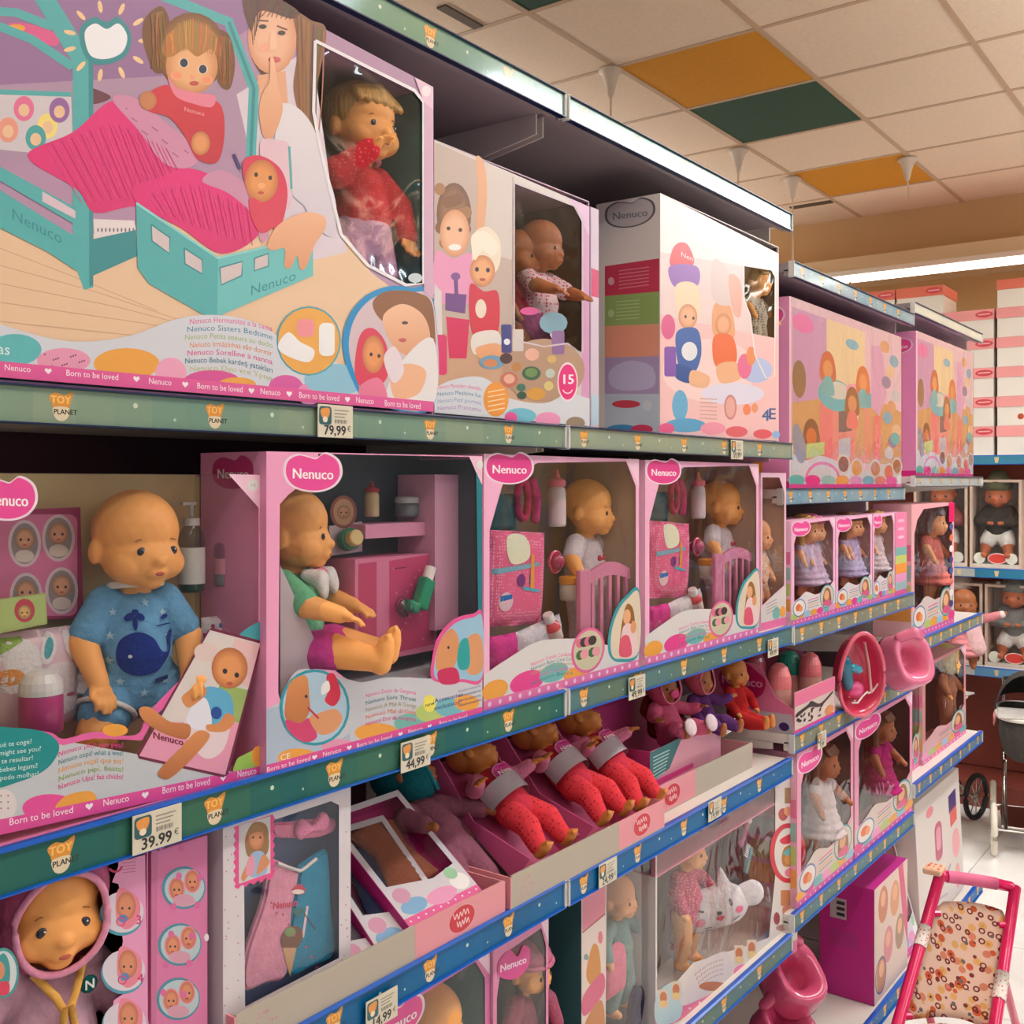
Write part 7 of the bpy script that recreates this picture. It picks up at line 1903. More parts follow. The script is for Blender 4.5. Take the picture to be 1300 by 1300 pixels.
# kitchen playset boxes on the two far upper shelves
def kitchen_box(label, pa, pb, ptop, z0, zt, xf, side_px):
    y0, y1 = Yx(pa, xf), Yx(pb, xf)
    t = carton('kitchen_playset_box', label, xf, y0, y1, z0, zt, .16, (236, 170, 200), open_front=False, side=(232, 150, 196), group='kitchen playset boxes')
    W, Hh = y1 - y0, zt - z0
    m = lambda u, v: Vector((xf, y0 + u * W, zt - v * Hh))
    fr = Print(m, PX)
    fr.poly([(0, 0), (1, 0), (1, 1), (0, 1)], (232, 190, 196))
    fr.poly([(.02, .05), (.28, .05), (.28, .5), (.02, .6)], (206, 150, 186)); fr.poly([(.28, .05), (.62, .05), (.62, .4), (.28, .45)], (238, 206, 160)); fr.poly([(.02, .55), (.6, .42), (1, .5), (1, .85), (.02, .85)], (216, 158, 100))
    fr.ell(.1, .12, .08, .05, (236, 110, 170)); fr.ell(.07, .42, .05, .1, (150, 110, 70)); fr.ell(.5, .15, .06, .03, (120, 180, 196))
    # counter with round sinks
    fr.poly([(.23, .45), (.33, .5), (.33, .88), (.22, .84)], (236, 120, 120)); fr.poly([(.33, .5), (.66, .46), (.66, .84), (.33, .88)], (236, 140, 128)); fr.poly([(.38, .55), (.5, .53), (.5, .66), (.38, .68)], (120, 96, 96)); fr.poly([(.53, .52), (.62, .5), (.62, .8), (.53, .82)], (216, 160, 110)); fr.poly([(.38, .72), (.48, .7), (.48, .82), (.38, .84)], (190, 190, 196))
    fr.ell(.36, .47, .15, .09, (96, 180, 190)); fr.ell(.37, .44, .11, .05, (214, 206, 190)); fr.ell(.6, .46, .12, .055, (96, 180, 190)); fr.ell(.53, .42, .09, .04, (236, 160, 180)); fr.poly([(.49, .48), (.57, .48), (.55, .6), (.5, .6)], (226, 216, 216))
    for x, y, c_, hc in ((.29, .33, (232, 150, 90), (210, 100, 60)), (.6, .36, (236, 150, 90), (226, 120, 60)), (.16, .72, (220, 110, 50), (140, 84, 50)), (.5, .5, (226, 150, 100), (160, 100, 60))):
        fr.blob([(x - .06, y + .06), (x - .05, y - .06), (x, y - .1), (x + .05, y - .06), (x + .06, y + .06)], hc); fr.ell(x, y, .04, .05, c_, n=12); fr.blob([(x - .05, y + .14), (x - .03, y + .05), (x + .03, y + .05), (x + .05, y + .14)], ((190, 120, 180), (236, 120, 110), (110, 180, 180), (236, 190, 200))[int(x * 10) % 4])
    for k in range(6): fr.text('NENUCO'[k], .74, .60 + .042 * k, .036, (244, 206, 206), sx=.55)
    fr.poly([(.68, .12), (.78, .1), (.84, .4), (.76, .55), (.68, .5)], (222, 160, 190)); fr.poly([(.70, .55), (.78, .55), (.77, .86), (.69, .86)], (236, 120, 116))
    for k in range(6): fr.text('NENUCO'[5 - k], .735, .62 + .038 * k, .034, (246, 200, 200), sx=.6)
    for k in range(10): fr.ell(.82 + .14 * ((k * 7) % 10) / 10, .1 + .075 * k, .05, .04, ((226, 160, 110), (120, 170, 190), (236, 190, 150), (150, 130, 160), (206, 200, 200))[k % 5], n=12)
    fr.ell(.93, .68, .05, .04, (90, 180, 180))
    # lower wave, rainbow text and food rounds
    fr.poly(smooth_open([(0, .80), (.1, .85), (.22, .82), (.35, .84), (.55, .9), (.8, .86), (1, .88)]) + [(1, .985), (0, .985)], (214, 206, 206))
    fr.ring(.25, .95, .14, .1, .018, (236, 120, 170), a0=math.pi, a1=2 * math.pi, n=14); fr.poly([(.12, .76), (.26, .74), (.26, .81), (.12, .84)], (190, 206, 130)); fr.blob([(.02, .7), (.06, .66), (.12, .78), (.1, .86), (.05, .84)], (150, 150, 166))
    for k, (x, y) in enumerate(((.42, .86), (.54, .88), (.72, .88), (.86, .9), (.95, .86))): fr.ell(x, y, .06, .06, (216, 200, 186)); fr.ell(x, y, .045, .045, ((150, 90, 70), (226, 150, 60), (206, 130, 90), (226, 120, 90), (190, 120, 70))[k])
    for k in range(8): fr.ell(.05 + .12 * k, .955, .06, .03, ((96, 180, 170), (236, 50, 140), (150, 190, 180), (236, 160, 80), (226, 150, 190), (120, 176, 190), (232, 130, 120), (236, 90, 160))[k], n=12)
    fr.poly([(0, .975), (1, .975), (1, 1), (0, 1)], (226, 60, 146))
    fr.build('front_print', t)
    sp = Print(lambda u, v: Vector((xf - .16 + u * .16, y0, zt - v * Hh)), NY)
    for v0, c_ in ((.28, (236, 160, 60)), (.42, (96, 40, 120)), (.56, (70, 120, 136)), (.84, (236, 150, 50))): sp.poly([(.0, v0), (.55, v0), (.55, v0 + .1), (.0, v0 + .1)], c_)
    sp.logo(.6, .1, .3, .05); sp.poly([(0, .96), (1, .96), (1, 1), (0, 1)], (214, 40, 130)); sp.ell(.2, .9, .25, .05, (80, 150, 150)); sp.build('side_print', t)
    # sheet of shrink film over the front
    me = bpy.data.meshes.new('shrink_film'); d = .0035
    me.from_pydata([m(u, v)[:3] for u, v in ((0, 0), (1, 0), (1, 1), (0, 1))], [], [(0, 3, 2, 1)]); me.transform(Matrix.Translation((d, 0, 0))); meshobj('shrink_film', me, FILM, t)
    return t
kitchen_box('pink kitchen playset box on the third bay, nearer one', 1002, 1144, 372, 1.7345, 2.225, -.034, 990)
kitchen_box('pink kitchen playset box on the farthest bay, second one', 1163, 1235, 400, 1.7715, 2.26, -.02, 1148)

# carton of feeding bottles with domed caps
y0, y1 = 2.552, 2.842; xf = -.004
t = thing('bottle_carton', 'pink open carton with spotted dog print holding domed bottles', 'display carton', (xf - .14, (y0 + y1) / 2, 1.1205))
zc = 1.1205; e = .003
cm_ = mat('carton_rose', (206, 110, 146), rough=.45)
bm = bmesh.new()
prof = [(xf, zc), (xf, zc + .062), (xf - .05, zc + .09), (xf - .09, zc + .165), (xf - .27, zc + .185), (xf - .27, zc)]
for yy in (y0, y1 - e):
    f = bm.faces.new([bm.verts.new((a_, yy, b_)) for a_, b_ in prof]); q = bmesh.ops.extrude_face_region(bm, geom=[f])
    for v in q['geom']:
        if isinstance(v, bmesh.types.BMVert): v.co.y += e
    if yy == y0:
        bmesh.ops.recalc_face_normals(bm, faces=bm.faces); from_bm('side_panel', bm, cm_, t); bm = bmesh.new()
bmesh.ops.recalc_face_normals(bm, faces=bm.faces); from_bm('side_panel', bm, cm_, t)
box('front_panel', xf - e, xf, y0 + e, y1 - e, zc, zc + .105, mat('carton_cream', (206, 190, 180), rough=.45), t); box('base_panel', xf - .27, xf - e, y0 + e, y1 - e, zc, zc + e, cm_, t)
fr = Print(lambda u, v: Vector((xf, y0 + u * (y1 - y0), zc + (1 - v) * .105)), PX)
fr.poly([(0, 0), (1, 0), (1, .34), (0, .34)], (226, 120, 156)); fr.blob([(.05, .5), (.3, .42), (.4, .36), (.62, .52), (.92, .36), (.92, .42), (.62, .6), (.35, .5), (.05, .6)], (60, 56, 60)); fr.poly([(0, .9), (1, .9), (1, 1), (0, 1)], (222, 70, 140))
r = random.Random(9)
for k in range(16): fr.ell(.06 + .6 * r.random(), .55 + .3 * r.random(), .02 + .015 * r.random(), .03 + .03 * r.random(), (50, 44, 50), rot=r.random() * 3, n=8)
fr.ell(.85, .8, .12, .12, (216, 140, 90)); fr.build('front_print', t)
sp = Print(lambda u, v: Vector((xf - .27 + u * .27, y0, zc + (1 - v) * .18)), NY); sp.blob([(.26, .22), (.5, .08), (.62, .16), (.72, .3), (.66, .52), (.45, .6), (.28, .48)], (176, 24, 90)); sp.text('Nenuco', .48, .34, .17, (222, 150, 186), sx=1.0 * .13 / .17, bold=.003); sp.poly([(0, .72), (.98, .72), (1, 1), (0, 1)], (176, 170, 176)); sp.ell(.9, .9, .05, .06, (50, 30, 90)); sp.build('side_print', t)
capc = [((222, 120, 124), 984, 893, .030), ((20, 140, 120), 1008, 872, .034), ((214, 110, 116), 1031, 868, .030), ((24, 140, 122), 1048, 862, .030), ((206, 100, 112), 958, 875, .030)]
nm = ('rose-capped feeding bottle nearest the carton corner', 'large teal-capped feeding bottle in the carton', 'rose-capped feeding bottle between the two teal ones', 'teal-capped feeding bottle farthest along the carton', 'shaded rose-capped feeding bottle at the back of the carton')
for k, (c_, px, py, rr) in enumerate(capc):
    q = atx(px, py, -.06 - (.06 if k in (1, 3) else .14 if k == 4 else 0))
    bottle('feeding_bottle', nm[k], (q.x, min(max(q.y, y0 + .04), y1 - .035), zc + .004), .165, rr, (206, 150, 140), c_, 'dome', group='domed feeding bottles')
# small soft doll lying with its feet out beside the carton
q = atx(952, 922, -.10)
doll('soft_doll', 'small red doll whose two amber feet stick out by the bottle carton', (q.x - .02, q.y - .03, 1.168), .6, rot=(0, -.1, -.15), pose='sit', head=(0, 0, 0), clothes=(('suit', cloth('suit_red', (196, 44, 44))),), voxel=.004, skin=mat('doll_vinyl_amber', (206, 128, 60), rough=.5), fingers=False, pz=dict(kl=(.075, .022, -.02), al=(.14, .022, -.025), kr=(.075, -.022, -.02), ar=(.14, -.022, -.025)))

# pink bath tub and potties
def bowl(bm, ry, rz, depth, th, n=28, egg=.15):
    """open oval basin, opening towards +x"""
    prof = [(1.06, .0), (1.04, .006), (1.0, .004), (.93, -.012), (.84, -depth * .7), (.62, -depth * .97), (.0001, -depth)]
    outer = [(1.06, .0), (1.05, -.008), (.99, -.01), (.90, -depth * .72), (.66, -depth - th), (.0001, -depth - th)]
    for pf, fl in ((prof, False), (outer, True)):
        rings = []
        for rr, x in pf:
            rings.append([bm.verts.new((x, ry * rr * math.cos(a) * (1 - egg * math.sin(a)), rz * rr * math.sin(a))) for a in [2 * math.pi * k / n for k in range(n)]])
        for A, B in zip(rings, rings[1:]):
            for k in range(n):
                v = (A[k], A[(k + 1) % n], B[(k + 1) % n], B[k])
                bm.faces.new(v if not fl else v[::-1])
    bmesh.ops.remove_doubles(bm, verts=bm.verts, dist=.0004)
    bmesh.ops.recalc_face_normals(bm, faces=bm.faces)
q = atx(1093, 856, .035)
tb = thing('bath_tub', 'hot pink oval doll bath tub standing on end with teal toys', 'bath tub', q, local=True); tb.rotation_euler = (.10, .12, -.55)
bm = bmesh.new(); bowl(bm, .072, .112, .055, .004); from_bm('basin', bm, pm((222, 60, 96), .2, .5), tb, smooth=True)
bm = bmesh.new(); tube(bm, [(.004, .076 * math.cos(a) * (1 - .15 * math.sin(a)), .118 * math.sin(a)) for a in [2 * math.pi * k / 36 for k in range(36)]], .006, 8, closed=True); from_bm('rim', bm, pm((228, 96, 120), .2, .5), tb, smooth=True)
bm = bmesh.new(); tube(bm, [(.0, .012, .09), (-.004, .03, .02), (.0, .036, -.06)], .004, 8); from_bm('hose', bm, pm((206, 150, 140), .3), tb, smooth=True)
bm = bmesh.new(); limb(bm, [((-.02, -.04, .03), (.018, .02, .03)), ((-.018, -.03, -.02), (.016, .016, .03))], 2); from_bm('teal_jug', bm, pm((10, 110, 136), .15, .5), tb, smooth=True)
bm = bmesh.new(); limb(bm, [((-.012, .0, .01), .013), ((-.012, -.02, .02), .012)], 2); from_bm('blue_scoop', bm, pm((40, 150, 180), .15, .5), tb, smooth=True)
bm = bmesh.new(); ball(bm, (-.02, -.002, -.05), (.018, .026, .024), 3); from_bm('pink_sponge', bm, pm((226, 84, 140), .35), tb, smooth=True)
bm = bmesh.new(); tube(bm, [(.0, -.03 + .012 * k + .006 * math.sin(k * 2.1), -.085 + .006 * k + .008 * math.cos(k * 1.7)) for k in range(8)], .0025, 6); from_bm('white_chain', bm, WHITEP, tb, smooth=True)
def potty(label, loc, rot, s=1.0, col=(226, 96, 136)):
    t = thing('doll_potty', label, 'potty', loc, local=True, group='doll potties'); t.rotation_euler = rot; t.scale = (s,) * 3
    bm = bmesh.new()
    n = 28
    prof = [(1.0, 0), (1.02, .02), (.93, .075), (.90, .085), (.82, .09), (.66, .085), (.48, .07), (.40, .05), (.36, .02), (.0001, .012)]
    rings = []
    for rr, z in prof:
        rings.append([bm.verts.new((.085 * rr * math.copysign(abs(math.cos(a)) ** .7, math.cos(a)), .07 * rr * math.copysign(abs(math.sin(a)) ** .8, math.sin(a)), z)) for a in [2 * math.pi * k / n for k in range(n)]])
    for A, B in zip(rings, rings[1:]):
        for k in range(n): bm.faces.new((A[k], A[(k + 1) % n], B[(k + 1) % n], B[k]))
    bm.faces.new(rings[0][::-1]); bmesh.ops.recalc_face_normals(bm, faces=bm.faces)
    from_bm('bowl', bm, pm(col, .2, .5), t, smooth=True)
    bm = bmesh.new(); limb(bm, [((-.066, -.035, .085), .016), ((-.074, 0, .11), .018), ((-.066, .035, .085), .016)], 2); meshobj('backrest', remesh(bm, .004, 3), pm(col, .2, .5), t)
    return t
q = atx(1140, 842, .03)
potty('light pink doll potty with hole, hanging next to the bath tub', q, (.15, 1.25, -.5), 1.0, (232, 120, 156))
q = atx(1002, 1252, -.05)
potty('glossy pink potty on top of the floor-level stack', (q.x - .02, q.y + .02, .44), (0.05, .75, -.5), 1.05, (206, 80, 120))
potty('pink potty in the middle of the floor-level stack', (-.06, 2.60, .31), (.1, .6, -.4), 1.05, (196, 66, 110))
potty('lowest pink potty resting on the base deck', (-.08, 2.62, .185), (0, .1, -.3), 1.05, (196, 66, 110))

# long-haired dolls in window boxes, low shelf of the third bay
for pa, pb, lab, dl, hm, dc, sd in ((1012, 1083, 'low doll box with bronze-haired doll and round badge, third bay', 'bronze-haired doll in white skirt, low shelf of the third bay', HAIR_BROWN, (206, 190, 190), 7), (1085, 1158, 'low doll box with magenta-dressed doll and tall pink edge, third bay', 'brown doll in magenta dress, low shelf of the third bay', HAIR_BROWN, (176, 36, 110), 8)):
    y0, y1 = Yx(pa, -.012), Yx(pb, -.012)
    t, at = window_box(lab, y0, y1, .6725, 1.065, -.012, .13, base=(226, 150, 178), liner=(56, 66, 66), seed=sd, wave=(206, 190, 180))
    q = at(.38, .50, -.07); q.y = min(q.y, y1 - .07)
    doll('fashion_doll', dl, q, .86, pose='stand', head=(.05, 0, 0), skin=VINYL_D, clothes=(('dress', cloth('dress_low_%d' % sd, dc)),), hair=(hm, 'long'), voxel=.0042, fingers=False, pz=dict(el=(.02, .07, .08), wl=(.06, .07, .05)))
# magenta carton on the base deck
y0, y1 = 3.235, 3.575; x = -.022
t = carton('magenta_carton', 'tall magenta carton with a small barcode label on the base deck', x, y0, y1, .1695, .52, .17, (196, 40, 140), open_front=False, side=(196, 40, 140), top=(206, 190, 190))
sp = Print(lambda u, v: Vector((x - .17 + u * .17, y0, .52 - v * .35)), NY); sp.poly([(.2, .14), (.5, .14), (.5, .32), (.2, .32)], (196, 180, 186))
for k in range(3): sp.poly([(.32, .165 + .05 * k), (.47, .165 + .05 * k), (.47, .195 + .05 * k), (.32, .195 + .05 * k)], (50, 44, 50))
sp.poly([(.18, .42), (.7, .42), (.7, .56), (.18, .56)], (182, 44, 136)); sp.build('side_print', t)
fr = Print(lambda u, v: Vector((x, y0 + u * .34, .52 - v * .35)), PX); fr.poly([(0, 0), (1, 0), (1, 1), (0, 1)], (214, 190, 176))
for a_, b_, c_ in ((.25, .2, (190, 110, 70)), (.6, .25, (206, 140, 90)), (.4, .6, (206, 120, 130)), (.75, .6, (150, 120, 90)), (.2, .8, (180, 110, 60))): fr.ell(a_, b_, .14, .16, c_); fr.ell(a_, b_ - .05, .07, .07, (222, 160, 120))
fr.ring(.18, .8, .16, .16, .02, (70, 60, 120)); fr.poly([(.7, 0), (.85, 0), (1, .5), (1, .8), (.85, .5)], (206, 60, 110)); fr.build('front_print', t)

# ================================================================== farthest bay
t, at = window_box('tall window box with crinkled film on the farthest bay', 3.615, Yx(1211, -.02), 1.2305, 1.678, -.02, .13, base=(236, 170, 176), liner=(104, 110, 116), seed=9, badge=False, wave=(206, 190, 186))
fr = Print(lambda u, v: Vector((-.02, 3.615 + u * (Yx(1211, -.02) - 3.615), 1.678 - v * .4475)), PX, base=.0015); fr.poly([(.86, 0), (1, 0), (1, .16), (.86, .16)], (226, 30, 100))
for k in range(8): fr.ell(.92, .2 + .09 * k, .05, .03, ((70, 90, 150), (222, 120, 80), (230, 220, 220), (60, 60, 130))[k % 4], n=8)
fr.build('edge_print', t)
q = at(.4, .5, -.08); q.y = min(q.y, 4.1)
doll('fashion_doll', 'coral-dressed doll in the crinkled-film box on the farthest bay', q, .95, pose='stand', head=(.1, 0, 0), skin=VINYL_P, clothes=(('dress', cloth('dress_coral', (206, 110, 100))),), hair=(hair_mat('doll_hair_grey', (110, 118, 124)), 'bob'), voxel=.005, fingers=False)
y0, y1 = Yx(1171, -.05), Yx(1226, -.05)
t, at = window_box('brown-framed window box with yellow-hooded doll, farthest bay', y0, y1, .7585, 1.11, -.05, .13, base=(206, 140, 140), liner=(90, 80, 74), seed=10, badge=False, wave=(214, 170, 170), pics=1)
q = at(.5, .48, -.10); q.y = min(q.y, y1 - .06)
doll('baby_doll', 'doll in pale yellow hood inside the brown-framed box', q, .85, pose='stand', head=(.1, 0, 0), clothes=(('suit', cloth('suit_rust', (180, 120, 90))),), hood=(cloth('hood_yellow', (206, 190, 120)), cloth('hood_yellow_rim', (206, 180, 110))), voxel=.005, fingers=False)
y0, y1 = 3.60, Yx(1168, -.06)
t, at = window_box('dim narrow window box left of the brown-framed one, farthest bay', y0, y1, .7585, 1.14, -.06, .13, base=(196, 110, 130), liner=(60, 52, 50), seed=11, badge=False, pics=1)
# tall white carton on the base deck, slightly leaning
y0, y1 = 3.80, 4.40
t = thing('white_carton', 'tall white carton with pink bottle picture at the shelf foot', 'toy box', (-.10, 4.1, .1695), local=True); t.rotation_euler = (0, -.05, 0)
bm = bmesh.new(); bx(bm, -.05, .06, -.30, .30, 0, .46, .002); bo = from_bm('carton_body', bm, mat('card_white2', (214, 204, 196), rough=.4), t)
fr = Print(lambda u, v: Vector((.06, -.30 + u * .6, .46 - v * .46)), PX); fr.rrect(.38, .28, .54, .58, .06, (190, 80, 110)); fr.rrect(.41, .32, .51, .5, .04, (222, 150, 170)); fr.ell(.3, .15, .08, .04, (222, 130, 140)); fr.poly([(.72, .16), (.9, .14), (.9, .28), (.72, .3)], (60, 40, 110)); fr.poly([(.74, .3), (.9, .28), (.9, .4), (.74, .42)], (222, 90, 80)); fr.ell(.85, .58, .09, .12, (232, 160, 166)); fr.line([(.5, .8), (.7, .7)], .02, (150, 140, 146)); fr.line([(.3, .85), (.6, .9)], .02, (190, 170, 176)); fr.ell(.85, .85, .06, .1, (226, 150, 150)); fr.build('front_print', t)

t = leaning_box('pale box leaning between the magenta carton and the white carton', 3.70, -.035, .172, .28, .36, .17, .04, (214, 150, 160), (190, 160, 150), 5)

# ================================================================== shelving along the far wall
M_RED = mat('far_panel_red', (128, 58, 44), rough=.6)
YF = 6.1; YB = 6.56
t = thing('wall_shelving', 'red-brown backed shelving frame along the far wall', 'shelving', (.2, 6.5, 0))
box('back_panel', -1.9, 2.3, YB, YB + .02, .12, 2.0, M_RED, t); box('plinth', -1.9, 2.3, YF + .02, YF + .05, 0, .10, M_RED, t); box('base_board', -1.9, 2.3, YF + .02, YB, .10, .125, M_RED, t)
box('lower_panel', -1.9, 2.3, YB - .06, YB - .04, .13, .70, M_RED, t)
for xx in (-1.9, .75, 2.3): box('post', xx - .02, xx + .02, YB - .02, YB + .04, 0, 2.05, M_POST, t)
def far_shelf(z, lab, c1, c2):
    t = thing('wall_shelf', lab, 'shelf', (.2, YF + .2, z - .03), group='far wall shelves')
    box('shelf_board', -1.88, 2.28, YF + .012, YB - .064, z - .025, z, M_METAL, t)
    bm = bmesh.new(); bx(bm, -1.88, 2.28, YF, YF + .012, z - .05, z + .002, .002); r_ = from_bm('price_rail', bm, M_RAIL, t)
    pr = Print(lambda u, v: Vector((u, YF, -v)), NY)
    for k in range(28):
        c_ = c1 if k % 3 else c2
        pr.poly([(-1.87 + k * .148, -(z - .003)), (-1.87 + (k + 1) * .148, -(z - .003)), (-1.87 + (k + 1) * .148, -(z - .046)), (-1.87 + k * .148, -(z - .046))], c_)
    for k in range(22):
        x_ = -1.8 + k * .19; pr.poly([(x_ - .012, -(z - .01)), (x_ + .012, -(z - .01)), (x_ + .007, -(z - .04)), (x_ - .007, -(z - .04))], (214, 190, 150))
    pr.build('strip_print', r_)
far_shelf(1.897, 'highest shelf of the far wall under the lidded boxes', (60, 130, 160), (50, 120, 150))
far_shelf(1.29, 'middle far wall shelf with blue rail under boxed baby dolls', (50, 124, 156), (170, 176, 170))
far_shelf(.76, 'lowest far wall shelf with pale blue rail above the prams', (96, 150, 190), (206, 206, 196))
# lidded white boxes
LID = mat('lid_pink', (236, 158, 156), rough=.5); LIDO = mat('lid_coral', (226, 120, 96), rough=.5); BODW = mat('box_white', (232, 226, 214), rough=.5)
def lidded(x0, x1, z, h, lab, lid=LID, dot=False, y=YF + .03):
    t = thing('lidded_box', lab, 'box', ((x0 + x1) / 2, y + .15, z), group='lidded shoe-box style doll boxes')
    box('carton_body', x0 + .004, x1 - .004, y + .003, y + .30, z, z + h * .66, BODW, t); box('lid', x0, x1, y, y + .304, z + h * .64, z + h - .001, lid, t)
    pr = Print(lambda u, v: Vector((u, y, -v)), NY); pr.ell(x1 - .05, -(z + h * .82), .045, h * .11, (214, 76, 84)); pr.line([(x1 - .08, -(z + h * .82)), (x1 - .02, -(z + h * .83))], .006, (240, 190, 190))
    pr.build('lid_mark', t)
    if dot:
        pr = Print(lambda u, v: Vector((u, y + .003, -v)), NY); pr.ell((x0 + x1) / 2 - .02, -(z + h * .3), .016, .016, (190, 80, 50)); pr.build('round_sticker', t)
xa, xb, xc, xd = aty(1199, 500, YF + .03).x, aty(1262, 500, YF + .03).x, aty(1265, 500, YF + .03).x, aty(1338, 500, YF + .03).x
ordn = ('bottom', 'second', 'third', 'fourth', 'top')
for k in range(5):
    lidded(xa, xb, 1.897 + k * .158, .158, '%s white box with pink lid in the left far stack' % ordn[k])
    lidded(xc, xd, 1.897 + k * .158, .158, '%s white box with pink lid in the right far stack' % ordn[k], dot=(k == 1))
lidded(xc, xd, 1.897 + 5 * .158, .15, 'extra white box with coral marks crowning the right far stack', lid=LIDO)
xe, xf_ = aty(1098, 380, YF + .03).x, aty(1136, 380, YF + .03).x
for k in range(6):
    lidded(xe, xf_, 1.897 + k * .158, .158, '%s white box in the hidden far stack left of the canopy gap' % (ordn + ('crowning',))[k], lid=LIDO if k == 5 else LID)
    lidded(xf_ + .006, xa - .006, 1.897 + k * .158, .158, '%s white box in the far stack just left of the tall ones' % (ordn + ('crowning',))[k], lid=LIDO if k == 5 else LID)
# boxed baby dolls on the far wall
def far_doll_box(x0, x1, z, h, lab, dlab, hoodc, suit, up):
    y = YF + .06
    t = thing('boxed_doll_case', lab, 'toy box', ((x0 + x1) / 2, y + .09, z + .002), group='open doll cases on the far wall')
    fm = mat('case_frame', (206, 180, 160), rough=.5); bk = mat('case_quilt', (200, 192, 180), rough=.7, bump=(60, .5)); z += .002
    box('back_panel', x0, x1, y + .16, y + .17, z, z + h, bk, t)
    for a_, b_ in ((x0, x0 + .014), (x1 - .014, x1)): box('side_panel', a_, b_, y, y + .16, z, z + h, fm, t)
    box('top_panel', x0 + .014, x1 - .014, y, y + .16, z + h - .014, z + h, fm, t); box('base_panel', x0 + .014, x1 - .014, y, y + .16, z, z + .02, bk, t)
    me = bpy.data.meshes.new('window_film'); me.from_pydata([(x0 + .014, y + .002, z + .02), (x1 - .014, y + .002, z + .02), (x1 - .014, y + .002, z + h - .014), (x0 + .014, y + .002, z + h - .014)], [], [(0, 1, 2, 3)]); meshobj('window_film', me, FILM2, t)
    pr = Print(lambda u, v: Vector((u, y + .001, -v)), NY); pr.ell((x0 + x1) / 2 + .01, -(z + .05), .05, .03, (236, 200, 190)); pr.ell((x0 + x1) / 2 + .01, -(z + .05), .044, .025, (214, 70, 60)); pr.ell(x0 + .05, -(z + .05), .03, .03, (222, 226, 206)); pr.ell(x1 - .05, -(z + .05), .03, .03, (216, 214, 200)); pr.build('front_stickers', t)
    def extra(t_, H):
        bm = bmesh.new(); ball(bm, H @ Vector((.0, -.056, .03)), .014, 2); from_bm('pompom', bm, cloth('pompom_white', (232, 228, 220)), t_, smooth=True)
        bm = bmesh.new(); limb(bm, [((-.008, 0, .026), (.058, .055, .036)), ((-.02, 0, .055), (.036, .034, .03))], 2)
        for v in bm.verts: v.co = H @ v.co
        meshobj('knit_hat', remesh(bm, .005, 2), hoodc, t_)
    doll('baby_doll', dlab, ((x0 + x1) / 2, y + .085, z + h * .36), 1.30, rot=(0, 0, -math.pi / 2), pose='sit', head=(0, .2, 0), skin=mat('doll_vinyl_brown', (178, 96, 58), rough=.5), clothes=(('shirt_long', suit), ('shorts', cloth('romper_white', (220, 214, 206)))), voxel=.0045, fingers=False, extra=extra, pz=dict(el=(.03, .075, .06), wl=(.05, .035, .055), er=(.03, -.075, .06), wr=(.05, -.035, .055), kl=(.03, .04, -.03), al=(.04, .045, -.075), kr=(.03, -.04, -.03), ar=(.04, -.045, -.075)))
OLI = cloth('knit_olive', (92, 88, 64)); JAC = cloth('jacket_dark', (66, 58, 48)); GRYK = cloth('knit_grey', (120, 120, 114)); ROSK = cloth('knit_rose', (150, 84, 80))
def X(px): return aty(px, 700, YF + .06).x
far_doll_box(X(1231), X(1297), 1.29, .475, 'quilted case with a doll in olive hat, middle far shelf', 'brown doll in olive pompom hat and dark jacket', OLI, JAC, 0)
far_doll_box(X(1160), X(1228), 1.29, .475, 'quilted case with a rose-dressed doll, behind the farthest bay', 'brown doll in rose jacket partly hidden by the farthest bay', cloth('knit_tan', (170, 140, 110)), ROSK, 0)
far_doll_box(X(1250), X(1322), .76, .44, 'quilted case with a grey-clothed doll, lower far shelf', 'brown doll in grey knit hat and grey coat', GRYK, cloth('coat_grey', (130, 130, 126)), 0)
far_doll_box(X(1180), X(1247), .76, .44, 'quilted case behind the pink coated doll, lower far shelf', 'brown doll in pale hat behind the pink coated doll', cloth('knit_cream', (206, 190, 176)), cloth('coat_beige', (190, 160, 150)), 0)
# pink coated doll with a raised arm, standing before the cases
q = aty(1222, 800, 5.98)
PC = cloth('coat_pink', (226, 142, 146))
def cuff(t_, H):
    bm = bmesh.new(); ball(bm, (.03, .155, .135), .018, 2); from_bm('cuff', bm, cloth('cuff_white', (236, 216, 212)), t_, smooth=True)
    bm = bmesh.new(); limb(bm, [((.03, .03, .06), (.03, .04, .05)), ((.05, .05, -.02), (.03, .04, .04))], 2); meshobj('scarf_end', remesh(bm, .005, 3), cloth('scarf_palepink', (236, 190, 190)), t_)
doll('toddler_doll', 'doll in a pink coat with one arm raised beside the farthest bay', (q.x, 6.02, .90), 1.15, rot=(0, 0, -math.pi / 2 + .35), pose='stand', head=(0, 0, 0), skin=VINYL_D, clothes=(('shirt_long', PC), ('dress', PC)), voxel=.0045, fingers=False, extra=cuff, pz=dict(el=(.02, .09, .115), wl=(.03, .15, .135), kl=(.012, .034, -.05), al=(.004, .036, -.10), kr=(.012, -.034, -.05), ar=(.004, -.036, -.10)))
bk_ = box('stand_block', -.0, .0001, 0, .0001, 0, .0001, M_METAL) if False else None

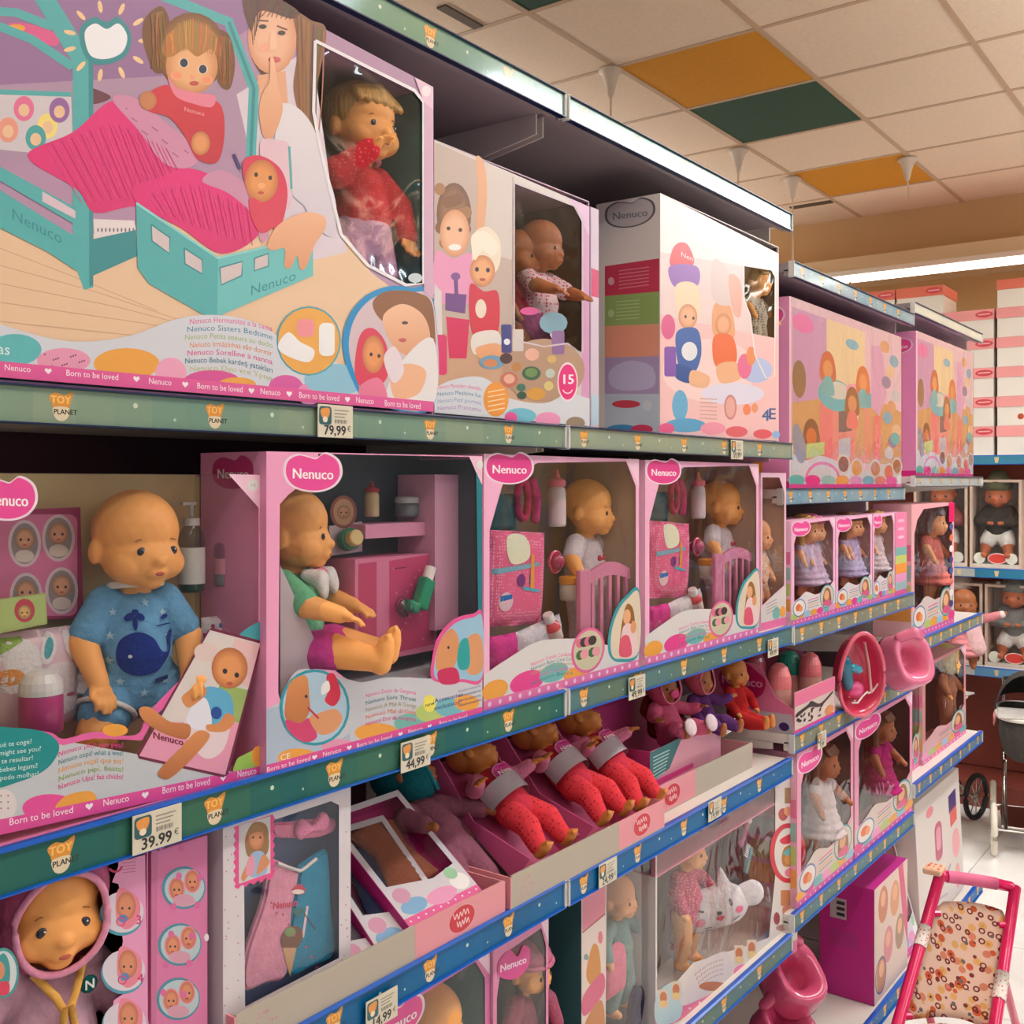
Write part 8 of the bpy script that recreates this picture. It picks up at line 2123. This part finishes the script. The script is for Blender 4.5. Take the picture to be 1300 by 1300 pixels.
# ---------------- doll prams in front of the far wall
def wheel(t, c, r, tyre, hub, ax=Vector((1, 0, 0)), th=.014):
    """spoked wheel: tyre, rim hub and spokes as one part with a hub sub-part"""
    c = Vector(c); u = Vector((0, 0, 1)); v = ax.cross(u)
    bm = bmesh.new(); tube(bm, [c + (u * math.cos(a) + v * math.sin(a)) * (r - th) for a in [2 * math.pi * k / 28 for k in range(28)]], th, 8, closed=True)
    o = from_bm('wheel', bm, tyre, t, smooth=True)
    bm = bmesh.new()
    for k in range(10):
        a = 2 * math.pi * k / 10; cyl(bm, c, c + (u * math.cos(a) + v * math.sin(a)) * (r - th), .0035, 6)
    cyl(bm, c - ax * .018, c + ax * .018, .018, 14)
    from_bm('hub_and_spokes', bm, hub, o)
    bm = bmesh.new()
    return o
GREYF = cloth('pram_grey', (74, 70, 66), 80, .2); WH_R = mat('rubber_white', (222, 214, 196), rough=.5); BL_R = mat('rubber_black', (24, 22, 24), rough=.6); CHR = mat('chrome', (200, 196, 190), rough=.18, metal=1.0)
def pram(label, loc, rz, tyre_f, tyre_b):
    t = thing('doll_pram', label, 'doll pram', loc, rz, local=True)
    # chassis
    for s in (-1, 1):
        bm = bmesh.new(); tube(bm, [(-.20, s * .10, .12), (-.06, s * .10, .26), (.10, s * .10, .42)], .009, 8); tube(bm, [(.22, s * .10, .12), (.06, s * .10, .28), (-.16, s * .10, .46), (-.34, s * .10, .74)], .009, 8); from_bm('chassis_tube', bm, CHR, t, smooth=True)
    bm = bmesh.new(); tube(bm, [(-.34, -.10, .74), (-.35, 0, .75), (-.34, .10, .74)], .011, 8); from_bm('handle', bm, BL_R, t, smooth=True)
    bm = bmesh.new(); bx(bm, -.18, .18, -.12, .12, .12, .13, .003); from_bm('basket', bm, CHR, t)
    for x_, ty, r_ in ((.22, tyre_f, .122), (-.20, tyre_b, .122)):
        for s in (-1, 1): wheel(t, (x_, s * .15, r_), r_, ty, CHR, Vector((0, 1, 0)))
        bm = bmesh.new(); cyl(bm, (x_, -.15, r_), (x_, .15, r_), .006, 8); from_bm('axle', bm, CHR, t)
    # carry cot
    bm = bmesh.new()
    n = 28; prof = [(.55, .34), (.80, .37), (.95, .45), (1.0, .56), (.96, .56), (.90, .46), (.6, .39)]
    rings = [[bm.verts.new((.24 * rr * math.copysign(abs(math.cos(a)) ** .6, math.cos(a)), .135 * rr * math.copysign(abs(math.sin(a)) ** .6, math.sin(a)), z)) for a in [2 * math.pi * k / n for k in range(n)]] for rr, z in prof]
    for A, B in zip(rings, rings[1:]):
        for k in range(n): bm.faces.new((A[k], A[(k + 1) % n], B[(k + 1) % n], B[k]))
    bm.faces.new(rings[0][::-1]); bm.faces.new(rings[-1]); bmesh.ops.recalc_face_normals(bm, faces=bm.faces)
    from_bm('carry_cot', bm, GREYF, t, smooth=True)
    bm = bmesh.new(); tube(bm, [(.242 * math.copysign(abs(math.cos(a)) ** .6, math.cos(a)), .137 * math.copysign(abs(math.sin(a)) ** .6, math.sin(a)), .555) for a in [2 * math.pi * k / 40 for k in range(40)]], .009, 8, closed=True); from_bm('cot_rim', bm, mat('rim_white', (226, 220, 210), rough=.4), t, smooth=True)
    bm = bmesh.new()
    for k in range(9):
        a0 = math.pi * k / 8
    rows = []
    for i in range(7):
        a = math.radians(15 + i * 16)
        rows.append([bm.verts.new((-.06 - .19 * math.cos(a) + .02, .135 * math.cos(b), .56 + .19 * math.sin(a) * math.sin(b))) for b in [math.pi * k / 12 for k in range(13)]])
    for A, B in zip(rows, rows[1:]):
        for k in range(12): bm.faces.new((A[k], A[k + 1], B[k + 1], B[k]))
    from_bm('hood', bm, GREYF, t, smooth=True)
    bm = bmesh.new(); bx(bm, .0, .24, -.135, .135, .562, .572, .004); from_bm('apron', bm, mat('apron_silver', (206, 200, 192), rough=.3, noise=(14, .2)), t)
    bm = bmesh.new()
    for s in (1, -1): limb(bm, [((.06, -.145, .53), (.02, .008, .012)), ((.06 + s * .035, -.145, .535), (.025, .008, .022))], 2)
    limb(bm, [((.06, -.146, .53), (.008, .006, .01)), ((.05, -.148, .50), (.01, .005, .014))], 2)
    meshobj('bow', remesh(bm, .004, 2), cloth('bow_coral', (226, 146, 140)), t)
    bm = bmesh.new(); bx(bm, -.03, .015, -.146, -.138, .50, .60, .006); from_bm('strap_pad', bm, cloth('pad_dark', (66, 62, 60)), t)
    for ch in t.children:
        if ch.name.split('.')[0] in ('carry_cot', 'cot_rim', 'hood', 'apron', 'bow', 'strap_pad'): ch.location.z += .085
    return t
q = atz(1253, 1045, 0)
pram('grey doll pram with white wheels and coral bow by the far wall', (aty(1296, 1000, 5.62).x + .03, 5.62, 0), -math.pi / 2 + .22, WH_R, WH_R)
pram('dark doll pram with black tyres half hidden behind the shelving end', (aty(1222, 1000, 5.85).x - .14, 5.70, 0), math.pi / 2 - .25, BL_R, BL_R)

# ---------------- pink doll stroller in the aisle
def rp(px, py, d): return CAM + ray(px, py) * d
HP = mat('stroller_hot_pink', (222, 10, 92), rough=.28, coat=.4); HP2 = mat('stroller_foam_pink', (226, 110, 150), rough=.7); 
L1, R1 = rp(1193, 1112, 3.02), rp(1289, 1127, 3.02)
Lb, Rb = rp(1141, 1296, 2.72), rp(1262, 1310, 2.72)
base = (L1 + R1 + Lb + Rb) / 4
st = thing('doll_stroller', 'hot pink doll stroller with flower print seat in the aisle', 'doll stroller', (base.x, base.y, 0))
def lerp(a, b, t): return a + (b - a) * t
Lf, Rf = lerp(L1, Lb, 2.05), lerp(R1, Rb, 2.05)      # front wheel ends
up_l = lerp(L1, Lb, .46)
for s, (A, B, F) in enumerate(((L1, Lb, Lf), (R1, Rb, Rf))):
    bm = bmesh.new(); tube(bm, [A, lerp(A, B, .5), B, F], .0155, 14); from_bm('frame_tube', bm, HP, st, smooth=True)
    # printed sleeve over the tube
    k0, k1 = (.38, .52) if s == 0 else (.62, .80)
    bm = bmesh.new(); tube(bm, [lerp(A, B, k0), lerp(A, B, k1)], .0175, 16); sl = from_bm('printed_sleeve', bm, dots_mat('sleeve_print', (222, 214, 204), (206, 110, 90), 110, .25, .4), st, smooth=True)
    # rear leg
    dirb = (A - Lb if s == 0 else A - Rb); back = Vector((0, 1, 0))
    rear = lerp(A, B, .95) + back * .42; rear.z = .045
    bm = bmesh.new(); tube(bm, [lerp(A, B, .62), rear], .011, 10); from_bm('rear_leg', bm, HP, st, smooth=True)
    ax = (R1 - L1).normalized(); ax.z = 0; ax.normalize()
    Fg = Vector((F.x, F.y, .045))
    for c in (rear, Fg):
        wheel(st, c, .045, mat('wheel_grey', (70, 66, 70), rough=.6), HP, ax, .012)
    bm = bmesh.new(); tube(bm, [F, Fg], .010, 8); from_bm('fork', bm, HP, st)
bm = bmesh.new(); pts = [lerp(L1, R1, t_) + Vector((0, 0, .004 * math.sin(math.pi * t_))) for t_ in (0, .1, .25, .5, .75, .93)] + [lerp(L1, R1, 1.0) - Vector((0, 0, .012))]
tube(bm, [pts[0], pts[1]], .0155, 12); tube(bm, pts[4:], .0155, 12); from_bm('handle_corner', bm, HP, st, smooth=True)
bm = bmesh.new(); tube(bm, pts[1:5], .017, 14); from_bm('handle_foam', bm, HP2, st, smooth=True)
bm = bmesh.new(); c = L1 + Vector((-.012, 0, .012)); bx(bm, c.x - .028, c.x + .022, c.y - .03, c.y + .03, c.z - .006, c.z + .012, .005); from_bm('corner_cover', bm, dots_mat('cover_flowers', (232, 190, 160), (206, 90, 50), 70, .3), st)
# seat fabric: curved back, sides and a folded seat front, with printed flowers
def flower_mat():
    m = bpy.data.materials.new('flower_fabric'); m.use_nodes = True
    nt = m.node_tree; p = nt.nodes['Principled BSDF']; p.inputs['Roughness'].default_value = .75
    tc = nt.nodes.new('ShaderNodeTexCoord'); col = None
    base = nt.nodes.new('ShaderNodeRGB'); base.outputs[0].default_value = rgb(240, 210, 190); col = base.outputs[0]
    for scale, r0, r1, c1, seed, ring in ((26, .0, .30, (236, 190, 120), 1, 0), (24, .0, .28, (222, 110, 60), 2, 0), (20, .0, .22, (226, 150, 120), 5, 0), (36, .18, .32, (140, 50, 50), 3, 1), (32, .0, .2, (130, 120, 116), 4, 0), (24, .0, .11, (150, 50, 30), 2, 0), (26, .0, .1, (226, 150, 40), 1, 0)):
        mp = nt.nodes.new('ShaderNodeMapping'); mp.inputs['Location'].default_value = (seed * 3.7, seed * 1.3, seed * 2.1)
        v = nt.nodes.new('ShaderNodeTexVoronoi'); v.inputs['Scale'].default_value = scale; v.inputs['Randomness'].default_value = .8
        nt.links.new(tc.outputs['Object'], mp.inputs[0]); nt.links.new(mp.outputs[0], v.inputs['Vector'])
        lt = nt.nodes.new('ShaderNodeMath'); lt.operation = 'LESS_THAN'; lt.inputs[1].default_value = r1; nt.links.new(v.outputs['Distance'], lt.inputs[0]); fac = lt.outputs[0]
        if ring:
            gt = nt.nodes.new('ShaderNodeMath'); gt.operation = 'GREATER_THAN'; gt.inputs[1].default_value = r0; nt.links.new(v.outputs['Distance'], gt.inputs[0])
            mu = nt.nodes.new('ShaderNodeMath'); mu.operation = 'MULTIPLY'; nt.links.new(gt.outputs[0], mu.inputs[0]); nt.links.new(fac, mu.inputs[1]); fac = mu.outputs[0]
        mx = nt.nodes.new('ShaderNodeMix'); mx.data_type = 'RGBA'; mx.inputs[7].default_value = rgb(c1)
        nt.links.new(fac, mx.inputs[0]); nt.links.new(col, mx.inputs[6]); col = mx.outputs[2]
    nt.links.new(col, p.inputs['Base Color'])
    return m
FLW = flower_mat()
def sheet_strip(name, rows, m, parent, th=.006):
    bm = bmesh.new(); V = [[bm.verts.new(p) for p in r] for r in rows]
    for A, B in zip(V, V[1:]):
        for k in range(len(A) - 1): bm.faces.new((A[k], A[k + 1], B[k + 1], B[k]))
    q = bmesh.ops.solidify(bm, geom=list(bm.faces), thickness=th)
    bmesh.ops.recalc_face_normals(bm, faces=bm.faces)
    return from_bm(name, bm, m, parent, smooth=True)
back = Vector((0, 1, 0))
rows = []
for i in range(13):
    t_ = .18 + .82 * i / 12
    a = lerp(L1, Lb, t_); b = lerp(R1, Rb, t_)
    if i == 0: a = lerp(a, b, .10); b = lerp(b, a, .10)
    row = []
    for k in range(11):
        u = k / 10; sag = math.sin(math.pi * u)
        p_ = lerp(a, b, .04 + .92 * u) + back * (.055 * sag * (.5 + .5 * min(1, i / 5)))
        row.append(p_)
    rows.append(row)
sheet_strip('seat_back', rows, FLW, st)
# seat base coming forward then dropping as a front apron
rows2 = []
last = rows[-1]
for i in range(8):
    f = i / 7
    off = -back * (.15 * min(1, f * 1.6)) + Vector((0, 0, .03 * math.sin(math.pi * min(1, f * 1.5)) - .09 * max(0, f - .55) / .45))
    rows2.append([p_ + off + Vector((0, 0, -.02)) for p_ in last])
sheet_strip('seat_base', rows2, FLW, st)
for s, (A, B) in enumerate(((L1, Lb), (R1, Rb))):
    for tt in (.28, .97):
        c = lerp(A, B, tt); d = lerp(L1, R1, .5) - lerp(A, B, 0) ; d.z = 0
        bm = bmesh.new(); cyl(bm, c, c + d.normalized() * .03, .009, 10); from_bm('fabric_peg', bm, HP, st)

bpy.data.scenes.remove(TMP)
